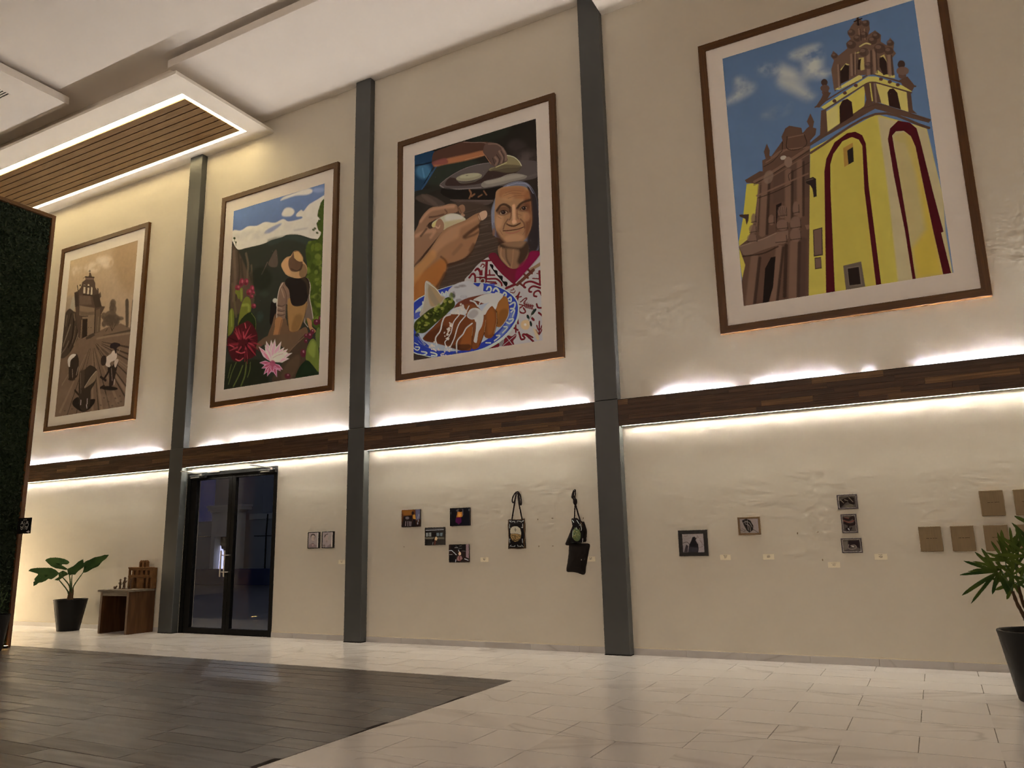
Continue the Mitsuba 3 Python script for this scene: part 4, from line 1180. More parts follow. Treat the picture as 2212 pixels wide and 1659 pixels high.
p,221,232,249,4.1,1,1,0,286 1102 328 1066 393 1052 463 1058 500 1090 531 1110 552 1088 572 1103 568 1152 590 1175 472 1182 402 1189 348 1192 305 1141
p,135,141,162,13.3,1,0.75,1,436 1088 431 1092 419 1093 403 1091 387 1087 375 1082 371 1076 375 1072 387 1071 404 1072 420 1076 431 1082
p,135,141,162,13.3,1,0.75,1,347 1139 345 1153 339 1163 332 1165 325 1160 320 1149 318 1134 320 1120 326 1110 333 1108 340 1113 345 1124
p,135,141,162,13.3,1,0.75,1,440 1165 437 1171 427 1173 413 1173 400 1169 390 1162 387 1156 390 1150 400 1147 414 1148 427 1152 437 1158
p,135,141,162,13.3,1,0.75,1,402 1187 399 1194 389 1197 375 1197 362 1193 352 1186 349 1178 352 1171 362 1168 376 1168 389 1172 399 1179
p,135,141,162,13.3,1,0.75,1,466 1208 463 1212 456 1215 445 1214 434 1211 427 1206 424 1200 427 1196 435 1193 445 1194 456 1197 464 1202
p,135,141,162,13.3,1,0.75,1,382 1087 379 1090 371 1091 360 1090 349 1087 341 1084 338 1080 341 1077 349 1076 360 1077 371 1080 379 1084
p,206,208,204,3.1,1,1,0,100 992 130 1002 186 1057 231 1119 264 1144 231 1189 144 1204 55 1243 76 1170 92 1094 91 1035
p,191,169,127,17.4,1,0.8,0,136 1023 228 1124 253 1142 222 1175 142 1181
p,165,160,146,15.4,1,0.6,0,122 1011 144 1054 217 1175 183 1188 133 1111
s,244,252,252,4.1,6.1,0.8,6.1,107 998 184 1061 228 1118
s,234,241,246,7.2,7.2,0.6,7.2,99 1002 95 1095 71 1209
p,67,83,34,5.1,1,1,0,6 1281 77 1234 144 1201 228 1186 261 1148 294 1143 340 1181 338 1219 305 1240 261 1271 206 1301 144 1339 83 1368 12 1343
p,155,177,79,7.2,1,0.75,0,178 1245 177 1251 172 1255 166 1256 161 1253 157 1248 155 1241 157 1235 161 1231 167 1231 173 1234 177 1239
p,193,202,114,7.2,1,0.75,0,175 1298 170 1295 168 1290 168 1285 172 1282 177 1281 182 1283 187 1286 189 1291 189 1295 186 1299 181 1300
p,42,55,24,7.2,1,0.75,0,24 1322 22 1317 24 1310 30 1302 39 1297 47 1295 53 1297 55 1302 52 1309 46 1316 38 1322 30 1324
p,110,133,50,7.2,1,0.75,0,63 1277 63 1273 66 1269 71 1267 77 1268 82 1272 85 1276 85 1281 82 1285 76 1286 71 1285 66 1282
p,47,64,28,7.2,1,0.75,0,220 1271 216 1275 209 1276 201 1274 194 1270 190 1263 190 1257 194 1253 201 1252 209 1254 216 1259 220 1265
p,155,177,79,7.2,1,0.75,0,137 1309 132 1312 123 1312 112 1308 101 1303 94 1297 93 1292 97 1289 106 1289 117 1293 128 1298 135 1304
p,193,202,114,7.2,1,0.75,0,119 1266 113 1269 106 1269 99 1265 94 1260 93 1253 96 1248 101 1245 108 1245 115 1249 120 1254 121 1261
p,42,55,24,7.2,1,0.75,0,293 1238 289 1236 285 1233 284 1228 285 1224 288 1221 293 1221 297 1223 301 1226 302 1231 301 1235 298 1238
p,110,133,50,7.2,1,0.75,0,25 1337 23 1333 23 1325 26 1314 31 1304 37 1298 41 1296 43 1300 43 1309 40 1320 35 1329 29 1336
p,47,64,28,7.2,1,0.75,0,89 1322 86 1325 76 1325 63 1324 50 1321 40 1317 37 1313 40 1310 50 1309 63 1311 76 1314 86 1318
p,155,177,79,7.2,1,0.75,0,52 1327 48 1326 46 1322 45 1318 46 1314 48 1312 51 1311 55 1313 57 1316 58 1320 57 1324 55 1327
p,193,202,114,7.2,1,0.75,0,319 1185 315 1188 308 1189 300 1187 293 1183 288 1177 288 1171 292 1167 299 1167 307 1169 314 1173 319 1179
p,42,55,24,7.2,1,0.75,0,222 1211 218 1217 210 1219 199 1217 190 1213 183 1206 182 1198 186 1193 194 1191 204 1192 214 1197 221 1204
p,110,133,50,7.2,1,0.75,0,183 1251 184 1248 188 1246 194 1246 200 1247 204 1251 206 1254 205 1258 200 1260 194 1260 189 1258 184 1255
p,47,64,28,7.2,1,0.75,0,342 1152 335 1154 326 1151 316 1144 310 1135 308 1126 311 1120 318 1118 327 1121 337 1128 343 1137 345 1146
p,155,177,79,7.2,1,0.75,0,207 1199 202 1195 199 1189 200 1182 203 1176 209 1174 216 1174 221 1179 224 1185 223 1192 219 1197 213 1200
p,193,202,114,7.2,1,0.75,0,256 1179 250 1174 246 1168 247 1161 250 1155 257 1153 264 1154 271 1159 274 1165 274 1172 270 1177 263 1180
p,42,55,24,7.2,1,0.75,0,191 1254 187 1258 176 1259 163 1258 149 1253 139 1248 135 1242 140 1238 150 1237 164 1238 178 1242 187 1248
p,110,133,50,7.2,1,0.75,0,270 1202 266 1200 262 1195 260 1187 260 1180 261 1174 265 1172 269 1174 273 1180 275 1187 275 1195 274 1200
p,47,64,28,7.2,1,0.75,0,108 1244 109 1241 113 1235 121 1230 129 1227 137 1225 141 1227 141 1231 137 1236 129 1241 120 1244 113 1246
p,155,177,79,7.2,1,0.75,0,19 1367 16 1362 19 1354 25 1346 34 1340 43 1337 49 1339 51 1344 49 1352 42 1360 34 1366 25 1369
p,193,202,114,7.2,1,0.75,0,85 1313 87 1309 92 1307 101 1307 109 1308 116 1311 119 1315 117 1318 111 1320 103 1321 94 1319 87 1316
p,42,55,24,7.2,1,0.75,0,135 1270 133 1265 135 1257 140 1247 147 1240 155 1235 161 1236 163 1241 161 1249 156 1258 149 1266 141 1270
p,110,133,50,7.2,1,0.75,0,64 1335 66 1333 71 1331 78 1331 85 1332 90 1335 92 1338 91 1340 86 1342 79 1342 72 1340 66 1338
p,47,64,28,7.2,1,0.75,0,107 1352 103 1356 92 1358 78 1357 64 1353 54 1347 51 1341 55 1337 65 1335 79 1337 93 1341 103 1346
p,155,177,79,7.2,1,0.75,0,28 1288 29 1283 35 1279 43 1278 52 1280 58 1285 61 1290 59 1295 54 1298 46 1299 37 1297 31 1293
p,193,202,114,7.2,1,0.75,0,153 1244 149 1246 142 1245 132 1242 123 1237 116 1232 115 1229 118 1227 126 1228 136 1231 145 1235 151 1240
p,42,55,24,7.2,1,0.75,0,189 1268 185 1264 185 1259 187 1255 191 1253 196 1253 201 1256 204 1260 205 1264 203 1268 199 1270 193 1270
p,110,133,50,7.2,1,0.75,0,241 1213 240 1208 244 1201 251 1193 260 1186 268 1183 273 1183 274 1188 270 1195 263 1203 254 1210 246 1213
p,47,64,28,7.2,1,0.75,0,277 1252 274 1254 267 1255 258 1253 249 1249 243 1245 241 1242 244 1240 251 1240 260 1242 269 1245 275 1249
p,155,177,79,7.2,1,0.75,0,170 1222 171 1218 175 1213 182 1208 191 1204 198 1203 203 1204 203 1208 198 1213 191 1218 182 1221 175 1223
p,193,202,114,7.2,1,0.75,0,91 1254 87 1251 84 1246 84 1240 86 1236 91 1233 96 1233 101 1237 104 1241 104 1247 101 1252 97 1254
p,42,55,24,7.2,1,0.75,0,142 1250 135 1246 130 1239 129 1230 132 1223 138 1219 146 1219 153 1223 158 1230 159 1238 156 1245 150 1250
p,110,133,50,7.2,1,0.75,0,306 1158 299 1153 296 1143 296 1131 300 1120 306 1113 314 1112 320 1117 324 1127 324 1140 320 1150 313 1157
p,47,64,28,7.2,1,0.75,0,174 1269 172 1265 174 1257 179 1247 186 1238 192 1233 196 1232 198 1236 195 1244 190 1254 184 1263 178 1268
p,155,177,79,7.2,1,0.75,0,212 1233 207 1237 198 1237 186 1233 176 1227 170 1220 169 1214 174 1210 183 1210 195 1214 205 1220 211 1227
p,193,202,114,7.2,1,0.75,0,255 1221 252 1225 245 1226 236 1225 227 1221 221 1215 220 1209 223 1205 231 1204 240 1205 248 1209 254 1215
p,42,55,24,7.2,1,0.75,0,187 1230 188 1225 194 1220 205 1215 216 1212 225 1211 230 1214 230 1218 223 1223 213 1228 202 1231 192 1232
p,110,133,50,7.2,1,0.75,0,239 1248 237 1244 238 1236 241 1225 246 1216 250 1209 254 1208 256 1212 255 1220 252 1230 248 1240 243 1246
p,47,64,28,7.2,1,0.75,0,225 1261 222 1262 216 1260 208 1255 202 1249 198 1244 198 1241 202 1240 208 1242 215 1247 222 1253 225 1258
p,155,177,79,7.2,1,0.75,0,211 1210 207 1209 203 1205 201 1201 202 1196 205 1193 209 1192 214 1194 218 1198 219 1202 219 1207 216 1210
p,193,202,114,7.2,1,0.75,0,170 1207 170 1202 175 1196 183 1190 193 1186 202 1185 207 1187 207 1192 203 1198 194 1204 184 1208 176 1209
p,42,55,24,7.2,1,0.75,0,8 1371 11 1364 18 1360 28 1360 38 1363 46 1369 49 1376 47 1382 40 1386 29 1387 19 1384 11 1378
p,110,133,50,7.2,1,0.75,0,266 1166 265 1162 267 1158 273 1153 279 1151 285 1151 289 1153 290 1157 288 1162 282 1166 276 1168 270 1168
p,47,64,28,7.2,1,0.75,0,74 1270 74 1267 78 1264 83 1264 89 1264 93 1267 96 1270 95 1273 91 1275 86 1276 80 1275 76 1273
p,155,177,79,7.2,1,0.75,0,318 1184 313 1181 310 1173 310 1162 312 1153 316 1147 322 1145 326 1149 329 1157 330 1167 328 1177 323 1183
p,130,72,61,6.1,1,1,0,356 1201 445 1175 598 1173 665 1195 654 1226 445 1251 337 1252
p,176,124,69,4.1,1,1,0,660 1292 705 1216 746 1221 762 1286 755 1345 727 1390 693 1418 663 1406
p,135,88,50,20.5,1,0.5,0,693 1311 754 1312 727 1390 671 1404
p,145,91,57,4.1,1,1,0,560 1289 602 1259 635 1258 659 1296 669 1381 642 1469 611 1485 572 1463
p,176,113,63,20.5,1,0.7,0,591 1304 638 1274 656 1361 634 1449 598 1453
p,145,91,57,4.6,1,1,0,421 1228 498 1234 555 1288 586 1349 573 1440 528 1532 475 1534 453 1394
p,165,102,60,12.3,1,0.7,0,548 1343 582 1358 568 1439 525 1521 510 1509
p,135,80,53,4.1,1,1,0,78 1402 172 1331 261 1269 337 1268 391 1283 444 1308 462 1334 478 1365 484 1399 470 1538 415 1540 367 1528 303 1501 183 1455 105 1430
p,176,111,63,17.4,1,0.8,0,405 1433 443 1383 477 1370 480 1426 465 1526 415 1528 378 1514
p,80,44,34,30.7,1,0.55,0,83 1400 183 1352 260 1345 336 1423 303 1489 183 1448
p,62,36,31,12.3,1,0.7,0,303 1494 415 1496 468 1517 415 1540 357 1527
s,67,39,31,4.1,5.1,0.8,5.1,670 1308 671 1391
s,67,39,31,4.1,5.1,0.8,5.1,582 1367 573 1440 530 1526
s,67,39,31,4.1,5.1,0.8,5.1,482 1398 473 1532
s,67,39,31,4.1,5.1,0.8,5.1,663 1297 671 1382 644 1469
s,244,213,169,2,2.6,0.7,2.6,667 1316 667 1381 644 1460
s,244,213,169,2,2.6,0.7,2.6,584 1354 573 1435
s,244,213,169,2,2.6,0.7,2.6,481 1389 477 1444
p,236,246,255,3.1,1,1,0,438 1303 460 1263 497 1254 542 1273 569 1319 554 1391 527 1429 512 1498 489 1485 507 1402 498 1338 470 1331
p,236,246,255,3.1,1,1,0,575 1317 554 1293 563 1276 592 1248 639 1221 680 1212 706 1191 718 1214 682 1247 660 1290 634 1264 601 1288
p,236,246,255,3.1,1,1,0,490 1195 577 1174 693 1184 718 1210 644 1226 581 1238 524 1210
p,236,246,255,3.1,1,1,0,305 1259 337 1230 391 1224 403 1213 423 1248 440 1274 417 1290 380 1280 337 1273
p,145,144,159,18.4,1,0.5,0,444 1298 492 1264 528 1293 496 1326 475 1327
p,143,91,66,6.1,1,1,0,491 1362 509 1356 506 1402 495 1428 483 1389
s,236,246,255,2.6,11.3,1,11.3,304 1270 261 1278 239 1313 222 1373 183 1419 194 1469
s,236,246,255,2.6,7.7,1,7.7,377 1283 331 1328 309 1400 276 1443 260 1459 268 1491
s,236,246,255,2.6,8.7,1,8.7,425 1300 380 1340 358 1379 336 1442 303 1498
s,236,246,255,2.6,10.2,1,10.2,478 1360 432 1386 405 1424 357 1469 354 1550
s,236,246,255,2.6,10.2,1,10.2,466 1198 498 1213 524 1246
s,236,246,255,2.6,8.2,1,8.2,455 1234 434 1268
s,236,246,255,2.6,7.2,1,7.2,545 1221 529 1247
p,255,255,255,2,1,0.9,0,302 1353 300 1350 299 1347 299 1344 301 1342 305 1341 308 1342 310 1344 311 1347 310 1350 308 1352 305 1353
p,255,255,255,2,1,0.9,0,302 1382 299 1382 295 1381 291 1377 288 1373 286 1370 287 1368 289 1367 293 1369 298 1372 301 1376 303 1380
p,255,255,255,2,1,0.9,0,275 1410 273 1408 273 1404 274 1400 277 1396 281 1395 284 1395 286 1397 286 1401 284 1405 282 1409 278 1410
p,255,255,255,2,1,0.9,0,280 1447 279 1444 280 1440 283 1437 287 1435 292 1434 295 1435 296 1438 295 1442 292 1445 287 1447 283 1448
p,255,255,255,2,1,0.9,0,372 1260 369 1261 365 1258 361 1255 359 1251 359 1247 361 1245 364 1244 368 1247 371 1250 373 1254 374 1258
p,255,255,255,2,1,0.9,0,164 1477 164 1474 166 1471 169 1469 173 1469 177 1471 179 1474 179 1477 177 1479 174 1481 170 1481 166 1479
p,255,255,255,2,1,0.9,0,159 1475 156 1474 153 1472 151 1469 152 1465 154 1463 157 1462 160 1463 163 1465 165 1469 165 1472 163 1474
p,255,255,255,2,1,0.9,0,262 1512 260 1513 257 1512 255 1511 253 1509 252 1506 253 1505 255 1504 258 1504 260 1506 262 1508 263 1510
p,255,255,255,2,1,0.9,0,295 1524 293 1522 291 1519 291 1515 291 1511 293 1509 296 1508 298 1510 300 1513 300 1517 300 1521 298 1523
p,255,255,255,2,1,0.9,0,233 1552 233 1550 235 1547 239 1546 244 1546 247 1548 249 1550 249 1553 247 1555 243 1557 238 1556 235 1555
p,255,255,255,2,1,0.9,0,384 1217 382 1214 381 1210 383 1206 387 1203 391 1202 395 1203 397 1206 398 1211 396 1215 392 1218 388 1218
p,255,255,255,2,1,0.9,0,311 1361 308 1359 306 1354 307 1349 309 1345 312 1343 316 1343 319 1345 321 1350 321 1354 319 1359 315 1361
p,255,255,255,2,1,0.9,0,298 1377 295 1377 291 1375 287 1371 284 1367 284 1363 285 1361 288 1360 292 1362 296 1366 299 1370 299 1374
p,255,255,255,2,1,0.9,0,278 1416 279 1414 281 1411 285 1408 290 1406 294 1406 297 1407 297 1409 294 1412 290 1415 285 1416 281 1417
p,255,255,255,2,1,0.9,0,272 1436 272 1433 273 1431 276 1429 279 1429 283 1431 285 1434 285 1437 284 1439 281 1441 278 1441 274 1439
p,255,255,255,2,1,0.9,0,397 1272 394 1272 391 1271 389 1270 388 1267 389 1265 392 1263 395 1263 398 1264 400 1266 401 1268 399 1270
p,255,255,255,2,1,0.9,0,178 1452 174 1453 170 1452 167 1449 165 1445 166 1441 168 1439 172 1439 176 1440 179 1443 181 1447 180 1450
p,255,255,255,2,1,0.9,0,188 1513 185 1513 183 1512 182 1509 182 1507 183 1505 185 1504 187 1505 189 1506 191 1508 191 1511 190 1512
p,255,255,255,2,1,0.9,0,216 1513 212 1513 209 1513 207 1511 206 1509 207 1506 210 1504 213 1504 217 1504 219 1506 220 1508 218 1511
p,255,255,255,2,1,0.9,0,309 1521 306 1519 304 1517 304 1513 305 1510 307 1509 310 1508 312 1510 314 1512 315 1516 314 1519 311 1521
p,255,255,255,2,1,0.9,0,231 1537 232 1534 234 1532 238 1532 243 1532 246 1534 248 1537 247 1540 245 1542 241 1542 236 1542 233 1540
p,255,255,255,2,1,0.9,0,393 1240 391 1239 387 1237 384 1234 382 1229 381 1226 382 1224 385 1224 388 1226 392 1230 394 1234 394 1238
p,255,255,255,2,1,0.9,0,318 1346 315 1345 313 1342 312 1339 311 1335 312 1332 313 1331 315 1332 318 1334 319 1338 320 1342 319 1345
p,255,255,255,2,1,0.9,0,300 1376 298 1378 295 1379 290 1378 286 1376 283 1373 282 1370 284 1368 288 1367 292 1368 297 1370 299 1373
p,255,255,255,2,1,0.9,0,250 1397 249 1395 250 1391 252 1388 255 1386 259 1385 262 1386 263 1388 262 1392 260 1395 257 1397 253 1398
p,255,255,255,2,1,0.9,0,276 1433 277 1430 278 1428 281 1427 284 1428 286 1430 287 1433 287 1436 285 1438 282 1438 280 1438 277 1435
p,255,255,255,2,1,0.9,0,373 1282 370 1281 367 1279 365 1275 364 1271 364 1268 366 1267 368 1267 371 1270 374 1273 375 1277 375 1280
p,255,255,255,2,1,0.9,0,136 1484 133 1483 130 1481 128 1477 127 1473 127 1470 129 1468 132 1469 135 1471 137 1475 138 1479 138 1482
p,255,255,255,2,1,0.9,0,172 1502 169 1502 165 1501 161 1498 160 1494 160 1490 162 1488 166 1488 169 1490 173 1493 174 1496 174 1500
p,255,255,255,2,1,0.9,0,229 1548 226 1547 224 1545 223 1543 223 1540 224 1538 226 1537 228 1537 231 1539 232 1542 232 1545 231 1547
p,255,255,255,2,1,0.9,0,273 1514 273 1511 274 1509 277 1507 280 1507 283 1508 285 1509 286 1512 285 1514 282 1516 279 1516 275 1515
p,255,255,255,2,1,0.9,0,226 1555 224 1553 223 1551 224 1548 226 1546 229 1546 232 1547 233 1548 234 1551 233 1553 231 1555 229 1556
p,255,255,255,2,1,0.9,0,412 1234 410 1233 409 1231 409 1228 410 1225 412 1224 414 1223 416 1225 417 1227 417 1230 416 1232 415 1234
p,255,255,255,2,1,0.9,0,317 1359 314 1359 311 1357 307 1353 304 1349 303 1345 304 1343 306 1343 310 1346 314 1349 316 1354 318 1357
p,255,255,255,2,1,0.9,0,307 1369 305 1371 301 1370 296 1368 292 1365 289 1362 289 1360 291 1358 295 1359 300 1361 304 1364 307 1367
p,255,255,255,2,1,0.9,0,262 1422 259 1422 256 1420 255 1417 255 1414 256 1412 258 1411 261 1411 263 1413 265 1416 265 1419 264 1421
p,255,255,255,2,1,0.9,0,287 1437 285 1439 281 1440 276 1440 270 1438 266 1436 265 1434 266 1432 270 1432 276 1432 281 1433 285 1435
p,255,255,255,2,1,0.9,0,395 1253 396 1250 400 1249 405 1248 411 1249 415 1251 417 1253 416 1256 412 1257 407 1258 401 1257 397 1255
p,255,255,255,2,1,0.9,0,145 1470 142 1467 142 1463 143 1459 146 1456 151 1455 154 1456 157 1459 157 1463 156 1467 152 1470 148 1471
p,255,255,255,2,1,0.9,0,160 1497 159 1499 156 1499 152 1499 148 1497 146 1495 146 1493 147 1491 150 1490 154 1491 157 1493 160 1495
p,255,255,255,2,1,0.9,0,198 1508 199 1506 202 1504 207 1503 212 1503 216 1504 218 1506 217 1507 214 1509 209 1510 204 1510 200 1510
p,255,255,255,2,1,0.9,0,268 1501 265 1499 263 1495 264 1490 266 1486 270 1484 273 1484 277 1486 278 1490 278 1495 276 1499 272 1501
p,255,255,255,2,1,0.9,0,264 1555 262 1553 261 1551 262 1548 264 1546 267 1546 269 1547 271 1549 272 1551 271 1553 269 1555 266 1556
p,255,255,255,2,1,0.9,0,393 1240 390 1240 386 1237 383 1232 381 1227 381 1223 383 1221 387 1222 390 1225 394 1229 396 1234 395 1238
p,255,255,255,2,1,0.9,0,307 1359 304 1359 300 1357 298 1354 297 1351 298 1348 300 1346 304 1346 307 1348 310 1351 311 1354 310 1358
p,255,255,255,2,1,0.9,0,289 1388 288 1386 290 1383 294 1380 299 1379 303 1378 305 1379 305 1382 303 1385 300 1387 295 1389 291 1389
p,255,255,255,2,1,0.9,0,281 1403 280 1401 280 1398 282 1394 284 1390 287 1388 289 1388 290 1390 290 1393 289 1397 286 1401 283 1403
p,255,255,255,2,1,0.9,0,283 1439 280 1437 279 1435 278 1432 279 1429 281 1427 284 1427 286 1428 288 1431 288 1434 287 1437 285 1438
p,255,255,255,2,1,0.9,0,360 1266 359 1267 355 1267 350 1266 345 1264 342 1262 341 1260 342 1258 346 1258 351 1259 356 1261 359 1264
p,255,255,255,2,1,0.9,0,140 1472 139 1469 139 1466 141 1465 144 1465 147 1467 150 1470 151 1473 150 1476 148 1478 145 1477 142 1476
p,255,255,255,2,1,0.9,0,186 1514 184 1514 181 1512 179 1509 178 1506 178 1504 180 1502 183 1502 186 1504 188 1507 189 1510 188 1513
p,255,255,255,2,1,0.9,0,210 1503 207 1503 205 1501 202 1499 201 1496 201 1493 202 1491 205 1491 208 1493 210 1496 211 1499 211 1502
p,255,255,255,2,1,0.9,0,303 1531 301 1533 297 1533 292 1532 288 1530 285 1527 284 1524 286 1523 290 1522 295 1523 299 1526 302 1528
p,255,255,255,2,1,0.9,0,256 1563 253 1562 249 1560 247 1556 246 1553 247 1549 250 1548 254 1548 257 1550 259 1554 260 1558 259 1561
p,255,255,255,2,1,0.9,0,408 1228 405 1227 404 1224 403 1221 404 1217 405 1215 408 1215 411 1216 412 1219 413 1222 412 1226 411 1228
p,255,255,255,2,1,0.9,0,308 1337 305 1337 301 1336 297 1333 294 1329 293 1325 294 1323 297 1322 301 1324 305 1327 308 1331 309 1334
p,255,255,255,2,1,0.9,0,279 1374 277 1373 274 1372 273 1369 273 1367 275 1365 277 1364 280 1365 282 1367 284 1369 283 1371 282 1373
p,255,255,255,2,1,0.9,0,281 1391 279 1388 280 1385 282 1383 286 1382 289 1383 292 1385 294 1389 293 1392 291 1394 287 1395 284 1394
p,255,255,255,2,1,0.9,0,278 1444 276 1441 275 1438 275 1436 277 1435 281 1435 284 1436 287 1438 288 1441 287 1444 285 1445 282 1445
p,255,255,255,2,1,0.9,0,393 1252 390 1250 389 1247 389 1243 390 1239 393 1237 397 1237 400 1239 401 1243 401 1247 400 1251 397 1252
p,255,255,255,2,1,0.9,0,153 1481 152 1479 152 1477 154 1475 156 1474 158 1475 160 1476 161 1478 161 1480 159 1482 157 1482 155 1482
p,255,255,255,2,1,0.9,0,178 1504 176 1506 173 1506 170 1505 168 1503 167 1500 169 1497 171 1495 174 1495 177 1496 179 1498 180 1501
p,255,255,255,2,1,0.9,0,255 1528 252 1526 251 1523 252 1520 254 1519 257 1519 261 1521 263 1523 264 1526 264 1528 261 1530 258 1530
p,255,255,255,2,1,0.9,0,307 1499 306 1501 302 1503 298 1502 294 1500 291 1498 290 1494 292 1492 295 1490 299 1491 304 1493 306 1495
p,255,255,255,2,1,0.9,0,243 1542 243 1540 244 1537 247 1534 251 1532 254 1532 257 1532 257 1535 256 1537 253 1540 249 1542 246 1543
p,255,255,255,2,1,0.9,0,400 1236 400 1233 401 1231 403 1229 407 1229 410 1230 412 1232 413 1235 412 1237 409 1239 406 1239 403 1238
p,255,255,255,2,1,0.9,0,300 1346 298 1343 298 1340 300 1338 303 1337 306 1337 309 1339 310 1342 310 1345 309 1347 306 1348 302 1348
p,255,255,255,2,1,0.9,0,287 1384 285 1383 282 1381 281 1378 280 1374 281 1372 284 1371 286 1372 289 1374 291 1377 291 1380 290 1383
p,255,255,255,2,1,0.9,0,270 1414 269 1411 271 1408 274 1404 279 1402 283 1401 286 1402 287 1405 285 1409 282 1412 277 1415 273 1415
p,255,255,255,2,1,0.9,0,287 1450 284 1448 281 1445 281 1440 282 1436 285 1434 288 1433 291 1435 293 1439 294 1443 292 1447 290 1450
s,80,97,153,4.1,11.3,0.7,11.3,330 1549 367 1549
''')
